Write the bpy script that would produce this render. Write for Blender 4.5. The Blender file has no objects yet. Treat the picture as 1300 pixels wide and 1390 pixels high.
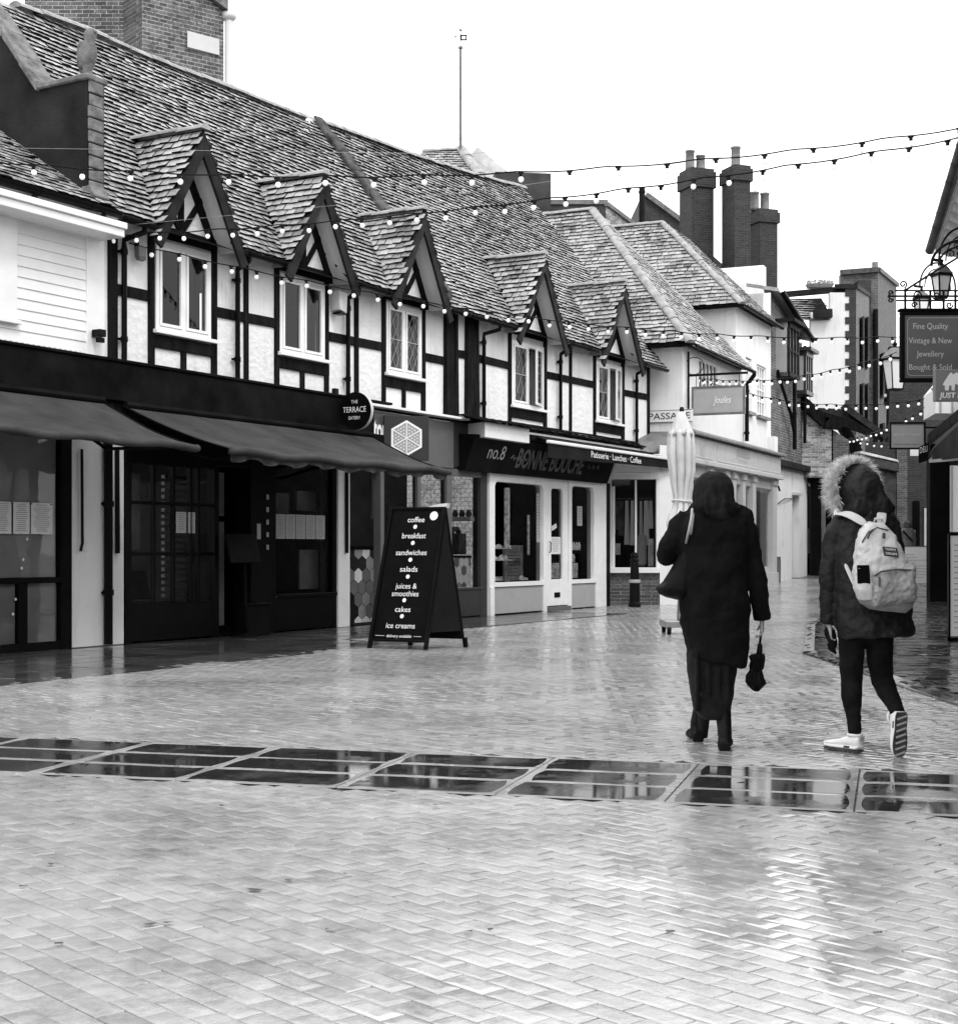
import bpy, math, random
from mathutils import Vector, Matrix, noise
random.seed(7)
sc = bpy.context.scene
COL = sc.collection
H, F, CX, HY = 1.18, 2000.0, 650.0, 748.0   # camera height (m), focal length and principal point of the 1300 px wide photograph
R = math.radians

# ------------------------------------------------------------------ helpers
class Fr:
    """a facade: u along it, w into the building (the street is at negative w), z up"""
    def __init__(s, ox, oy, dx, dy):
        n = math.hypot(dx, dy)
        s.o = (ox, oy); s.d = (dx/n, dy/n); s.n = (-s.d[1], s.d[0]); s.ang = math.atan2(dy, dx)
    def uz(s, px, py, w=0.0):
        a = (px-CX)/F; b = (HY-py)/F
        Y = (w + s.o[0]*s.n[0] + s.o[1]*s.n[1])/(a*s.n[0] + s.n[1]); X = a*Y
        return ((X-s.o[0])*s.d[0] + (Y-s.o[1])*s.d[1], H + b*Y)
    def world(s, u, w, z=0.0):
        return Vector((s.o[0]+u*s.d[0]+w*s.n[0], s.o[1]+u*s.d[1]+w*s.n[1], z))
    def local(s, X, Y, z=0.0):
        dx, dy = X-s.o[0], Y-s.o[1]
        return Vector((dx*s.d[0]+dy*s.d[1], dx*s.n[0]+dy*s.n[1], z))
    def plane(s, px, py, z0, w0, sl):
        """where the sight line meets a roof plane z = z0 + sl*(w-w0)"""
        a = (px-CX)/F; b = (HY-py)/F
        # w = Y*(a*nx+ny) - c
        k = a*s.n[0]+s.n[1]; c = s.o[0]*s.n[0]+s.o[1]*s.n[1]
        Y = (z0 - sl*c - sl*w0 - H)/(b - sl*k); X = a*Y
        l = s.local(X, Y, H+b*Y)
        return l

def gz(Y):
    """the street rises gently towards the alley"""
    return 0.0 if Y < 34 else min(0.035*(Y-34), 0.7)

class MB:
    def __init__(s): s.v = []; s.f = []; s.m = []; s.g = []
    def add(s, vs, fs, mat=0):
        k = len(s.v); s.v.extend([tuple(p) for p in vs]); s.g.append((k, len(s.f), len(fs)))
        for f in fs: s.f.append(tuple(i+k for i in f)); s.m.append(mat)
        return s
    def box(s, x0, x1, y0, y1, z0, z1, mat=0):
        vs = [(x0,y0,z0),(x1,y0,z0),(x1,y1,z0),(x0,y1,z0),(x0,y0,z1),(x1,y0,z1),(x1,y1,z1),(x0,y1,z1)]
        return s.add(vs, [(0,3,2,1),(4,5,6,7),(0,1,5,4),(1,2,6,5),(2,3,7,6),(3,0,4,7)], mat)
    def quad(s, a, b, c, d, mat=0): return s.add([a,b,c,d], [(0,1,2,3)], mat)
    def poly(s, pts, mat=0): return s.add(pts, [tuple(range(len(pts)))], mat)
    def hexa(s, b, t, mat=0):
        """eight corners: bottom loop b, top loop t"""
        return s.add(list(b)+list(t), [(0,3,2,1),(4,5,6,7),(0,1,5,4),(1,2,6,5),(2,3,7,6),(3,0,4,7)], mat)
    def prism(s, pts, vec, mat=0):
        n = len(pts); v = Vector(vec)
        a = [Vector(p) for p in pts]; b = [p+v for p in a]
        fs = [tuple(range(n-1,-1,-1)), tuple(range(n,2*n))]
        for i in range(n):
            j = (i+1) % n; fs.append((i,j,n+j,n+i))
        return s.add(a+b, fs, mat)
    def bar(s, p, q, wa, wb, up=(0,0,1), mat=0):
        """a straight bar of section wa x wb"""
        p, q, up = Vector(p), Vector(q), Vector(up)
        d = (q-p).normalized(); x = d.cross(up)
        if x.length < 1e-4: x = d.cross(Vector((1,0,0)))
        x.normalize(); y = x.cross(d)
        x *= wa/2; y *= wb/2
        return s.hexa([p-x-y, p+x-y, p+x+y, p-x+y], [q-x-y, q+x-y, q+x+y, q-x+y], mat)
    def loft(s, rings, mat=0, cap=True, closed=True):
        n = len(rings[0]); vs = [p for r in rings for p in r]; fs = []
        for i in range(len(rings)-1):
            for j in range(n if closed else n-1):
                k = (j+1) % n
                fs.append((i*n+j, i*n+k, (i+1)*n+k, (i+1)*n+j))
        if cap:
            fs.append(tuple(range(n-1,-1,-1))); m = (len(rings)-1)*n; fs.append(tuple(range(m, m+n)))
        return s.add(vs, fs, mat)
    def tube(s, pts, r, n=8, mat=0, cap=True, flat=1.0):
        pts = [Vector(p) for p in pts]; rings = []; ref = None
        for i, p in enumerate(pts):
            a = pts[max(i-1,0)]; b = pts[min(i+1,len(pts)-1)]
            d = (b-a).normalized()
            if ref is None:
                ref = d.cross(Vector((0,0,1)))
                if ref.length < 1e-3: ref = Vector((1,0,0))
                ref.normalize()
            x = (ref - d*ref.dot(d))
            if x.length < 1e-4: x = d.orthogonal()
            x.normalize(); ref = x; y = d.cross(x)
            rr = r[i] if isinstance(r, (list,tuple)) else r
            if isinstance(rr, (list,tuple)): ra, rb = rr
            else: ra, rb = rr, rr*flat
            rings.append([p + x*math.cos(2*math.pi*k/n)*ra + y*math.sin(2*math.pi*k/n)*rb for k in range(n)])
        return s.loft(rings, mat, cap)
    def lathe(s, prof, c=(0,0,0), n=16, mat=0):
        c = Vector(c)
        return s.loft([[c+Vector((r*math.cos(2*math.pi*k/n), r*math.sin(2*math.pi*k/n), z)) for k in range(n)] for r, z in prof], mat)
    def each(s, name, mats, parent=None, **kw):
        """every piece added becomes a part of its own"""
        r = None
        for i, (k, f0, nf) in enumerate(s.g):
            e = s.g[i+1][0] if i+1 < len(s.g) else len(s.v)
            m = MB(); m.v = s.v[k:e]; m.f = [tuple(x-k for x in f) for f in s.f[f0:f0+nf]]; m.m = s.m[f0:f0+nf]
            r = m.build(name, mats, parent, **kw)
        return r
    def build(s, name, mats, parent=None, smooth=False, bevel=0, off=None, seg=1):
        me = bpy.data.meshes.new(name)
        vs = s.v if off is None else [(x-off[0], y-off[1], z-off[2]) for x,y,z in s.v]
        me.from_pydata(vs, [], s.f)
        if not isinstance(mats, (list,tuple)): mats = [mats]
        for m in mats: me.materials.append(m)
        if len(mats) > 1: me.polygons.foreach_set('material_index', s.m)
        if smooth: me.polygons.foreach_set('use_smooth', [True]*len(me.polygons))
        me.update()
        o = bpy.data.objects.new(name, me); COL.objects.link(o)
        if off is not None and parent is None: o.location = off
        if parent: o.parent = parent
        if bevel:
            b = o.modifiers.new('bevel', 'BEVEL'); b.width = bevel; b.segments = seg; b.limit_method = 'ANGLE'; b.angle_limit = R(40)
        return o

def thing(name, label, cat, loc=(0,0,0), rz=0.0, group=None):
    o = bpy.data.objects.new(name, None); COL.objects.link(o)
    o.empty_display_size = 0.2; o.location = loc; o.rotation_euler = (0,0,rz)
    o['label'] = label; o['category'] = cat
    if group: o['group'] = group
    return o
def tag(o, label, cat, group=None):
    o['label'] = label; o['category'] = cat
    if group: o['group'] = group
    return o
def structure(o, kind='structure'):
    o['kind'] = kind; return o
def fthing(fr, name, label, cat, group=None, u=0, w=0, z=0):
    return thing(name, label, cat, fr.world(u,w,z), fr.ang, group)

# ------------------------------------------------------------------ materials (the photograph is black and white: every colour is a grey)
def nt(name):
    m = bpy.data.materials.new(name); m.use_nodes = True
    t = m.node_tree; b = t.nodes['Principled BSDF']
    return m, t, b
def g(v): return (v, v, v, 1)
def node(t, typ, **kw):
    n = t.nodes.new(typ)
    for k, v in kw.items():
        if k in n.inputs: n.inputs[k].default_value = v
        else: setattr(n, k, v)
    return n
def ramp(t, fac, stops):
    n = t.nodes.new('ShaderNodeValToRGB'); e = n.color_ramp.elements
    while len(e) < len(stops): e.new(0.5)
    for i, (p, v) in enumerate(stops): e[i].position = p; e[i].color = g(v)
    t.links.new(fac, n.inputs['Fac']); return n
def mul(t, a, b, op='MULTIPLY'):
    n = t.nodes.new('ShaderNodeMath'); n.operation = op
    for i, x in enumerate((a,b)):
        if isinstance(x, (int,float)): n.inputs[i].default_value = x
        else: t.links.new(x, n.inputs[i])
    return n.outputs[0]
def bump(t, b, h, dist, strength=1.0):
    n = node(t, 'ShaderNodeBump', Strength=strength, Distance=dist); t.links.new(h, n.inputs['Height'])
    t.links.new(n.outputs[0], b.inputs['Normal']); return n
def coords(t, scale=(1,1,1), out='Object'):
    c = t.nodes.new('ShaderNodeTexCoord'); m = t.nodes.new('ShaderNodeMapping')
    m.inputs['Scale'].default_value = scale; t.links.new(c.outputs[out], m.inputs['Vector']); return m.outputs[0]
def noise_n(t, vec, scale, detail=4, rough=.55):
    n = node(t, 'ShaderNodeTexNoise', Scale=scale, Detail=detail, Roughness=rough)
    t.links.new(vec, n.inputs['Vector']); return n.outputs['Fac']

def plain(name, v, rough=.5, var=.25, scale=3.0, bscale=60, bd=.001, spec=.4, metal=0, coat=0, stretch=(1,1,1), alpha=None):
    m, t, b = nt(name)
    vec = coords(t, stretch)
    n1 = noise_n(t, vec, scale, 6, .6)
    r = ramp(t, n1, [(.28, v*(1-var)), (.72, v*(1+var))])
    t.links.new(r.outputs[0], b.inputs['Base Color'])
    r2 = ramp(t, n1, [(.3, min(1,rough*1.15)), (.7, rough*.85)])
    t.links.new(r2.outputs[0], b.inputs['Roughness'])
    b.inputs['Specular IOR Level'].default_value = spec; b.inputs['Metallic'].default_value = metal
    if coat:
        b.inputs['Coat Weight'].default_value = coat; b.inputs['Coat Roughness'].default_value = .12
    if bd:
        bump(t, b, noise_n(t, vec, bscale, 3), bd)
    return m

def plaster(name, v, scallop=True, dirt=.25):
    m, t, b = nt(name)
    c = coords(t)
    n1 = noise_n(t, c, 1.3, 6, .65)
    st = noise_n(t, coords(t, (7,7,.55)), 1.0, 5, .6)       # rain streaks run downwards
    mix = mul(t, n1, st, 'ADD')
    r = ramp(t, mix, [(.62, v*(1-dirt)), (.85, v*.93), (1.1, v)])
    t.links.new(r.outputs[0], b.inputs['Base Color']); b.inputs['Roughness'].default_value = .8
    b.inputs['Specular IOR Level'].default_value = .2
    h = noise_n(t, c, 28, 5, .7)
    if scallop:
        w = node(t, 'ShaderNodeTexVoronoi', Scale=9.0); w.feature = 'F1'; t.links.new(coords(t, (1,1,1.3)), w.inputs['Vector'])
        h = mul(t, h, mul(t, w.outputs['Distance'], .8), 'ADD')
    bump(t, b, h, .02, .6)
    return m

def brick(name, c1, c2, mort, rot=0, bw=.225, rh=.075, rough=.75, white=None):
    m, t, b = nt(name)
    c = t.nodes.new('ShaderNodeTexCoord'); s = t.nodes.new('ShaderNodeSeparateXYZ'); t.links.new(c.outputs['Object'], s.inputs[0])
    x = mul(t, s.outputs[0], s.outputs[1], 'ADD'); k = t.nodes.new('ShaderNodeCombineXYZ')
    t.links.new(x, k.inputs[0]); t.links.new(s.outputs[2], k.inputs[1])
    br = t.nodes.new('ShaderNodeTexBrick'); t.links.new(k.outputs[0], br.inputs['Vector'])
    br.inputs['Color1'].default_value = g(c1); br.inputs['Color2'].default_value = g(c2); br.inputs['Mortar'].default_value = g(mort)
    br.inputs['Scale'].default_value = 1; br.inputs['Brick Width'].default_value = bw; br.inputs['Row Height'].default_value = rh
    br.inputs['Mortar Size'].default_value = .009; br.inputs['Mortar Smooth'].default_value = .3; br.inputs['Bias'].default_value = -.1
    n1 = noise_n(t, c.outputs['Object'], 2.2, 6, .65); n2 = noise_n(t, c.outputs['Object'], 22, 3, .6)
    r = ramp(t, mul(t, n1, n2, 'ADD'), [(.7, .45), (1.0, 1.0), (1.3, 1.35)])
    mx = node(t, 'ShaderNodeMixRGB', blend_type='MULTIPLY'); mx.inputs[0].default_value = 1
    t.links.new(br.outputs['Color'], mx.inputs[1]); t.links.new(r.outputs[0], mx.inputs[2])
    t.links.new(mx.outputs[0], b.inputs['Base Color']); b.inputs['Roughness'].default_value = rough
    h = mul(t, mul(t, br.outputs['Fac'], -1.0), mul(t, n2, .4), 'ADD')
    bump(t, b, h, .012, .8)
    return m

def tiles_mat(name, lo, hi, rough=.33):
    m, t, b = nt(name)
    geo = t.nodes.new('ShaderNodeNewGeometry'); vec = coords(t)
    n1 = noise_n(t, vec, 14, 5, .7); n0 = noise_n(t, vec, .9, 4, .6)
    f = mul(t, mul(t, geo.outputs['Random Per Island'], .40), mul(t, n1, .52), 'ADD')
    f = mul(t, f, mul(t, mul(t, n0, .9), -.45, 'ADD'), 'ADD')
    r = ramp(t, f, [(.16, lo*.25), (.34, lo*.9), (.6, (lo+hi)/2), (.85, hi)])
    t.links.new(r.outputs[0], b.inputs['Base Color'])
    rr = ramp(t, n1, [(.3, rough*.7), (.7, rough*1.6)]); t.links.new(rr.outputs[0], b.inputs['Roughness'])
    b.inputs['Specular IOR Level'].default_value = .6
    bump(t, b, n1, .006)
    return m

def wet(name, lo, hi, r0, r1, island=True, bd=.004, spec=.7, nscale=.8, film=.5, ior=1.5, stain=0.0):
    """wet paving: rough stone under an uneven film of water"""
    m, t, b = nt(name)
    geo = t.nodes.new('ShaderNodeNewGeometry'); vec = coords(t)
    n1 = noise_n(t, vec, 9, 6, .7); n2 = noise_n(t, vec, nscale, 5, .6); n3 = noise_n(t, vec, 120, 3, .6)
    f = mul(t, mul(t, geo.outputs['Random Per Island'] if island else n1, .45), mul(t, mul(t, n1, .35), mul(t, n3, .2), 'ADD'), 'ADD')
    if stain:      # dirt and damp patches, and a faint difference from brick to brick
        n4 = noise_n(t, vec, .55, 7, .7)
        f = mul(t, f, mul(t, mul(t, n4, stain*2), -stain, 'ADD'), 'ADD')
        f = mul(t, f, mul(t, mul(t, geo.outputs['Random Per Island'], .16), -.08, 'ADD'), 'ADD')
    r = ramp(t, f, [(.2, lo), (.8, hi)]); t.links.new(r.outputs[0], b.inputs['Base Color'])
    fl = mul(t, n2, mul(t, mul(t, n1, .35), -.17, 'ADD'), 'ADD')
    rr = ramp(t, fl, [(film-.09, r0), (film+.09, r1)]); t.links.new(rr.outputs[0], b.inputs['Roughness'])
    b.inputs['Specular IOR Level'].default_value = spec; b.inputs['IOR'].default_value = ior
    st = ramp(t, fl, [(film-.09, .08), (film+.09, 1.0)])
    bp = bump(t, b, mul(t, mul(t, n3, .5), mul(t, n1, .8), 'ADD'), bd); t.links.new(st.outputs[0], bp.inputs['Strength'])
    return m

def glass(name, tint=.85, refl=1.0):
    m = bpy.data.materials.new(name); m.use_nodes = True; t = m.node_tree; t.nodes.clear()
    o = t.nodes.new('ShaderNodeOutputMaterial'); tr = t.nodes.new('ShaderNodeBsdfTransparent'); gl = t.nodes.new('ShaderNodeBsdfGlossy')
    tr.inputs[0].default_value = g(tint); gl.inputs['Roughness'].default_value = .015; gl.inputs[0].default_value = g(refl)
    fr = node(t, 'ShaderNodeFresnel', IOR=1.52); mx = t.nodes.new('ShaderNodeMixShader')
    bp = node(t, 'ShaderNodeBump', Strength=.10, Distance=.02)
    nz = noise_n(t, coords(t), 1.6, 2); t.links.new(nz, bp.inputs['Height']); t.links.new(bp.outputs[0], gl.inputs['Normal'])
    t.links.new(fr.outputs[0], mx.inputs[0]); t.links.new(tr.outputs[0], mx.inputs[1]); t.links.new(gl.outputs[0], mx.inputs[2])
    t.links.new(mx.outputs[0], o.inputs[0]); return m

def hexmat():
    """patterned hexagon tiles in three greys"""
    m, t, b = nt('hexagon_tiles')
    v = node(t, 'ShaderNodeTexVoronoi', Scale=5.2, Randomness=0.0); t.links.new(coords(t), v.inputs['Vector'])
    w = t.nodes.new('ShaderNodeTexWhiteNoise'); t.links.new(v.outputs['Position'], w.inputs['Vector'])
    r = ramp(t, w.outputs['Value'], [(.3,.03),(.35,.12),(.65,.2),(.9,.5)]); r.color_ramp.interpolation = 'CONSTANT'
    t.links.new(r.outputs[0], b.inputs['Base Color']); b.inputs['Roughness'].default_value = .25
    return m

M = {}
M['plaster']   = plaster('white_render', .82, True, .38)
M['render']    = plaster('smooth_white_render', .82, False, .12)
M['oldrender'] = plaster('stained_white_render', .72, False, .45)
M['board']     = plain('white_painted_boarding', .8, .5, .06, 2, 30, .001)
M['white']     = plain('white_gloss_paint', .8, .3, .06, 4, 40, .0006)
M['cream']     = plain('pale_grey_paint', .52, .4, .08, 3, 40, .0006)
M['greypaint'] = plain('mid_grey_paint', .36, .4, .1, 3, 40, .0006)
M['timber']    = plain('black_stained_oak', .008, .7, .8, 2, 26, .010, .05, stretch=(6,6,1.0))
M['timberh']   = plain('weathered_black_oak', .018, .65, .6, 3, 60, .004, .08)
M['black']     = plain('black_gloss_paint', .004, .32, .4, 3, 50, .0006, .06)
M['blackmat']  = plain('matt_black_paint', .005, .6, .5, 2, 40, .001, .04)
M['iron']      = plain('black_cast_iron', .006, .45, .5, 6, 50, .001, .08)
M['fascia']    = plain('charcoal_shop_fascia', .005, .6, .8, 2.2, 30, .002, .04)
M['dgrey']     = plain('dark_grey_shopfront_paint', .03, .4, .2, 3, 40, .0006)
M['mgrey']     = plain('slate_grey_paint', .11, .4, .12, 3, 40, .0006)
M['awning']    = plain('grey_awning_canvas', .046, .8, .35, 1.8, 14, .012, .12)
M['awnblack']  = plain('black_awning_canvas', .007, .75, .35, 2, 400, .0008, .15)
M['lead']      = plain('weathered_lead', .13, .45, .4, 4, 30, .003, .5)
M['stone']     = plain('lichened_stone', .15, .85, .55, 7, 45, .01, .2)
M['coping']    = plain('pale_cement_coping', .46, .7, .25, 3, 40, .004, .3)
M['darkwall']  = plain('black_tarred_wall', .028, .6, .6, 1.6, 18, .006, .3)
M['sidewall']  = plain('sooty_render', .014, .8, .7, 1.2, 25, .006, .2)
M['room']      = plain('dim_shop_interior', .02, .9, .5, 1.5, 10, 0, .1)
M['roomgrey']  = plain('plain_grey_sheet', .5, .85, .25, .9, 10, 0, .1)  # in the left shop window this grey stands in for street reflections
M['roomlight'] = plain('pale_interior_wall', .28, .8, .2, 1.5, 10, 0, .1)
M['curtain']   = plain('grey_curtain', .16, .9, .4, 5, 20, .004, .1, stretch=(6,6,.4))
M['paper']     = plain('printed_paper', .66, .7, .06, 20, 90, 0, .2)
M['ink']       = plain('grey_ink', .2, .8, .3, 30, 90, 0, .1)
M['goods']     = plain('dark_goods', .045, .6, .8, 6, 30, .002)
M['goodsl']    = plain('pale_goods', .4, .6, .5, 8, 30, .002)
M['lit']       = plain('white_lettering', .85, .5, .02, 5, 40, 0)
M['litg']      = plain('grey_lettering', .34, .5, .05, 5, 40, 0)
M['litd']      = plain('dull_relief_lettering', .07, .4, .3, 5, 40, .001)
M['tile']      = tiles_mat('clay_roof_tiles', .27, .50)
M['tile2']     = tiles_mat('smoother_roof_tiles', .27, .48)
M['tilebutt']  = plain('shade_dark_tile_edges', .012, .9, .6, 9, 60, .003, .1)  # near-black edges: shade under each course painted in, along with some dirt
M['ridge']     = plain('mortared_ridge_tiles', .30, .6, .35, 6, 40, .006, .35)
M['brickd']    = brick('dark_stock_brick', .045, .10, .15)
M['brickdd']   = brick('soot_black_brick', .010, .024, .040)
M['brickm']    = brick('weathered_brick', .040, .12, .25)
M['brickp']    = brick('patchy_pale_brick', .12, .42, .34)
M['brickw']    = brick('white_glazed_tiles', .62, .66, .4, bw=.16, rh=.08, rough=.25)
M['pot']       = plain('clay_chimney_pot', .2, .8, .3, 5, 40, .002)
M['paver']     = wet('wet_brick_pavers', .20, .50, .04, .15, False, .0036, .6, .7, .50, 2.5, .60)
M['slab']      = wet('flooded_granite_slabs', .006, .05, .010, .20, False, .0012, .6, 1.3, .58, 2.4)
M['slabrim']   = wet('worn_granite_edges', .22, .34, .16, .34, False, .002, .9, 2.0, .5)
M['foot']      = wet('wet_footway_flags', .03, .09, .03, .14, True, .0016, .7, .6, .52, 1.7)
M['sett']      = wet('wet_dark_setts', .03, .10, .02, .14, True, .0018, .8, 1.0, .5, 1.8)
M['ground']    = wet('wet_jointing_sand', .05, .11, .25, .5, False, .004, .5)
M['glass']     = glass('shop_glass', .8, .65)
M['glassw']    = glass('window_glass', .55, .55)
M['hexa']      = hexmat()
M['bulb']      = plain('opal_bulb_glass', .7, .12, .02, 5, 40, 0, .6)
_bb = M['bulb'].node_tree.nodes['Principled BSDF']; _bb.inputs['Emission Color'].default_value = g(1); _bb.inputs['Emission Strength'].default_value = .55   # the lamps are lit
M['galv']      = plain('galvanised_steel', .35, .35, .2, 8, 40, .001, .5, .7)
M['canvas']    = plain('cream_parasol_canvas', .60, .75, .14, 3, 200, .0012, .2)
M['coat']      = plain('black_wool_coat', .0045, .95, .6, 6, 160, .003, .12)
M['scarf']     = plain('black_headscarf', .006, .85, .7, 4, 120, .002, .2, stretch=(5,5,1))
M['skirt']     = plain('black_skirt_cloth', .006, .8, .7, 5, 120, .002, .2)
M['boot']      = plain('black_leather', .005, .5, .4, 8, 60, .001, .12)
M['bag']       = plain('black_bag_nylon', .006, .6, .6, 5, 80, .002, .08)
M['strap']     = plain('grey_webbing', .34, .6, .2, 12, 200, .001, .3)
M['skin']      = plain('skin', .36, .5, .1, 8, 80, .0006, .4)
M['parka']     = plain('dark_parka_cotton', .009, .6, .25, 5, 40, .004, .25)
M['jeans']     = plain('black_jeans', .006, .85, .6, 8, 200, .0015, .12)
M['shoe']      = plain('white_trainer_leather', .8, .45, .06, 6, 60, .001, .4)
M['sole']      = plain('dark_rubber_sole', .05, .6, .7, 14, 40, .003, .3)
M['pack']      = plain('pale_backpack_canvas', .56, .8, .14, 6, 22, .006, .2)
M['packd']     = plain('grey_backpack_canvas', .28, .7, .3, 6, 24, .008, .25)
M['fur']       = plain('pale_fur', .72, .9, .45, 30, 200, 0, .1)
M['hair']      = plain('dark_hair', .01, .5, .5, 20, 100, .001)
M['leaf']      = plain('dark_foliage', .05, .6, .6, 12, 60, .001)
M['weed']      = plain('dry_weeds', .3, .8, .4, 12, 60, 0)
M['anorak']    = plain('grey_anorak', .11, .7, .4, 5, 80, .002, .3)
M['acrylic']   = plain('white_acrylic_panel', .8, .3, .02, 5, 40, 0)  # plain white, no emission

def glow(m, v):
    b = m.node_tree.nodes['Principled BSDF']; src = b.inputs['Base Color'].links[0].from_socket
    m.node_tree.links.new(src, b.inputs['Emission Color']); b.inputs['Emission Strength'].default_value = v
M['glowroom'] = brick('glowing_white_wall_tiles', .62, .66, .4, bw=.16, rh=.08, rough=.25); glow(M['glowroom'], .38)      # the wall tiles glow themselves in place of the juice bar's lamps
M['glowgoods'] = plain('glowing_display', .4, .6, .8, 14, 30, .002); glow(M['glowgoods'], .45)  # shelves and pastries glow by themselves to brighten the patisserie window
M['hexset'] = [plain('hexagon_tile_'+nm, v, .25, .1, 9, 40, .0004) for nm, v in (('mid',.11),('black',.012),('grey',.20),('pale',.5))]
for _m in M['hexset']: glow(_m, .35)  # counter tiles given a glow of their own instead of lamplight

# ------------------------------------------------------------------ lettering
_dg = None
def text(name, body, o, ex, ey, height, mat, parent, width=None, ext=.004, align='CENTER', shear=0.0, bold=0.0):
    """lettering laid on a surface: o centre of baseline, ex reading direction, ey up (in the parent's axes)"""
    cu = bpy.data.curves.new(name, 'FONT'); cu.body = body; cu.align_x = align; cu.size = 1.0; cu.extrude = 0; cu.shear = shear
    cu.resolution_u = 3; cu.offset = bold
    ob = bpy.data.objects.new(name, cu); COL.objects.link(ob)
    dg = bpy.context.evaluated_depsgraph_get(); dg.update()
    me = bpy.data.meshes.new_from_object(ob.evaluated_get(dg))
    bpy.data.objects.remove(ob)
    ex, ey, o = Vector(ex).normalized(), Vector(ey).normalized(), Vector(o)
    en = ex.cross(ey)
    xs = [v.co.x for v in me.vertices] or [0,1]
    sy = height/0.7; sx = sy
    if width: sx = width/max(1e-6, max(xs)-min(xs))
    for v in me.vertices:
        v.co = o + ex*(v.co.x*sx) + ey*(v.co.y*sy) + en*ext
    me.materials.clear(); me.materials.append(mat); me.name = name
    r = bpy.data.objects.new(name, me); COL.objects.link(r)
    if parent: r.parent = parent
    return r

# ------------------------------------------------------------------ roofs
def inside(p, poly):
    x, y = p; c = False; n = len(poly)
    for i in range(n):
        x1, y1 = poly[i]; x2, y2 = poly[i-1]
        if (y1 > y) != (y2 > y) and x < (x2-x1)*(y-y1)/(y2-y1)+x1: c = not c
    return c
def tile_roof(pts, row, name, parent, mat, gauge=.106, tw=.160, lift=.040, rnd=1.0, deck=True, skip=None, butt=.030):
    """real overlapping tiles over the polygon pts (3D, planar); row = direction of the courses"""
    P = [Vector(p) for p in pts]
    e1 = Vector(row).normalized()
    n = Vector((0,0,0))
    for i in range(len(P)): n += (P[i-1]-P[0]).cross(P[i]-P[0])
    n.normalize()
    if n.z < 0: n = -n
    e2 = n.cross(e1).normalized()
    if e2.z < 0: e2 = -e2; e1 = -e1
    o = P[0]; Q = [((p-o).dot(e1), (p-o).dot(e2)) for p in P]
    a0, a1 = min(q[0] for q in Q), max(q[0] for q in Q); b0, b1 = min(q[1] for q in Q), max(q[1] for q in Q)
    mb = MB(); b = b0+.02; k = 0
    while b < b1:
        a = a0 - (tw/2 if k % 2 else 0) - random.uniform(0,.02)
        rowj = random.uniform(-.006,.006)
        while a < a1:
            ca = a+tw/2
            if inside((ca, b+gauge*.5), Q) and not (skip and skip(o+e1*ca+e2*(b+gauge*.4))):
                j = lambda s: random.uniform(-s, s)*rnd
                slip = -.03*random.random() if random.random() < .04 else 0.0; wv = .012*noise.noise(Vector((ca*.8,b*.8,1.7)))
                w0, w1 = a+.004, a+tw-.004
                lb = b-.012+j(.011)+rowj+slip+wv; l2 = lb+j(.009); ub = b+gauge*1.05
                h = lift+j(.010); h2 = h+j(.008); hu = .008
                t0 = o+e1*w0+e2*lb; t1 = o+e1*w1+e2*l2; t2 = o+e1*w1+e2*ub; t3 = o+e1*w0+e2*ub
                mid = o+e1*((w0+w1)/2)+e2*((lb+l2)/2-.006*rnd)+n*(max(h,h2)+.004)
                v = [t0+n*h, t1+n*h2, t2+n*hu, t3+n*hu, t0+n*(h-butt), t1+n*(h2-butt), mid, mid-n*butt]
                mb.add(v, [(0,6,1,2,3)], 0)
                kk = len(mb.v)-8
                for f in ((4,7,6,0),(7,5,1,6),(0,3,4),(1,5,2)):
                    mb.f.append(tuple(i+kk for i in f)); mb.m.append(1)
            a += tw*random.uniform(.93,1.07)
        b += gauge; k += 1
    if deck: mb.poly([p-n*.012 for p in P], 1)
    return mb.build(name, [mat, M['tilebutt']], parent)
def ridge_run(p, q, name, parent, mat, r=.11, L=.38, flat=.75):
    """half-round ridge or hip tiles bedded in mortar"""
    p, q = Vector(p), Vector(q); n = max(1, int((q-p).length/L)); mb = MB(); d = (q-p)/n
    s = d.normalized().cross(Vector((0,0,1))).normalized(); u = s.cross(d.normalized())
    for i in range(n):
        a = p+d*i; b = p+d*(i+1.04); rr = r*random.uniform(.95,1.06); tl = random.uniform(-.012,.012)
        rg = []
        for pt, k in ((a, 1.0), (b, .93)):
            rg.append([pt+u*tl + s*math.cos(x)*rr*k + u*(math.sin(x)*rr*flat*k-.03) for x in [math.pi*j/7 for j in range(8)]])
        mb.loft(rg, 0, False, False)
        mb.poly(rg[0])
    return mb.build(name, mat, parent)

def hex_tiles(name, mats, parent, o, ex, ez, W, H_, r=.105, seed=1):
    """a panel of patterned hexagon tiles, clipped to W x H_"""
    q = random.Random(seed); o, ex, ez = Vector(o), Vector(ex), Vector(ez); mb = MB(); n = ex.cross(ez)*.002
    mb.quad(o-n, o+ex*W-n, o+ex*W+ez*H_-n, o+ez*H_-n, 1); j = 0; z = 0
    while z < H_+r:
        x = (r*.866 if j % 2 else 0); i = 0
        while x < W+r:
            pts = [(min(max(x+r*.96*math.sin(math.pi/3*k),0),W), min(max(z+r*.96*math.cos(math.pi/3*k),0),H_)) for k in range(6)]
            ar = abs(sum(pts[k][0]*pts[k-1][1]-pts[k-1][0]*pts[k][1] for k in range(6)))/2
            if ar > 1e-4: mb.poly([o+ex*a+ez*b for a, b in pts], q.choice((0,0,1,2,2,3)))
            x += r*1.732; i += 1
        z += r*1.5; j += 1
    return mb.build(name, mats, parent)
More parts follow.
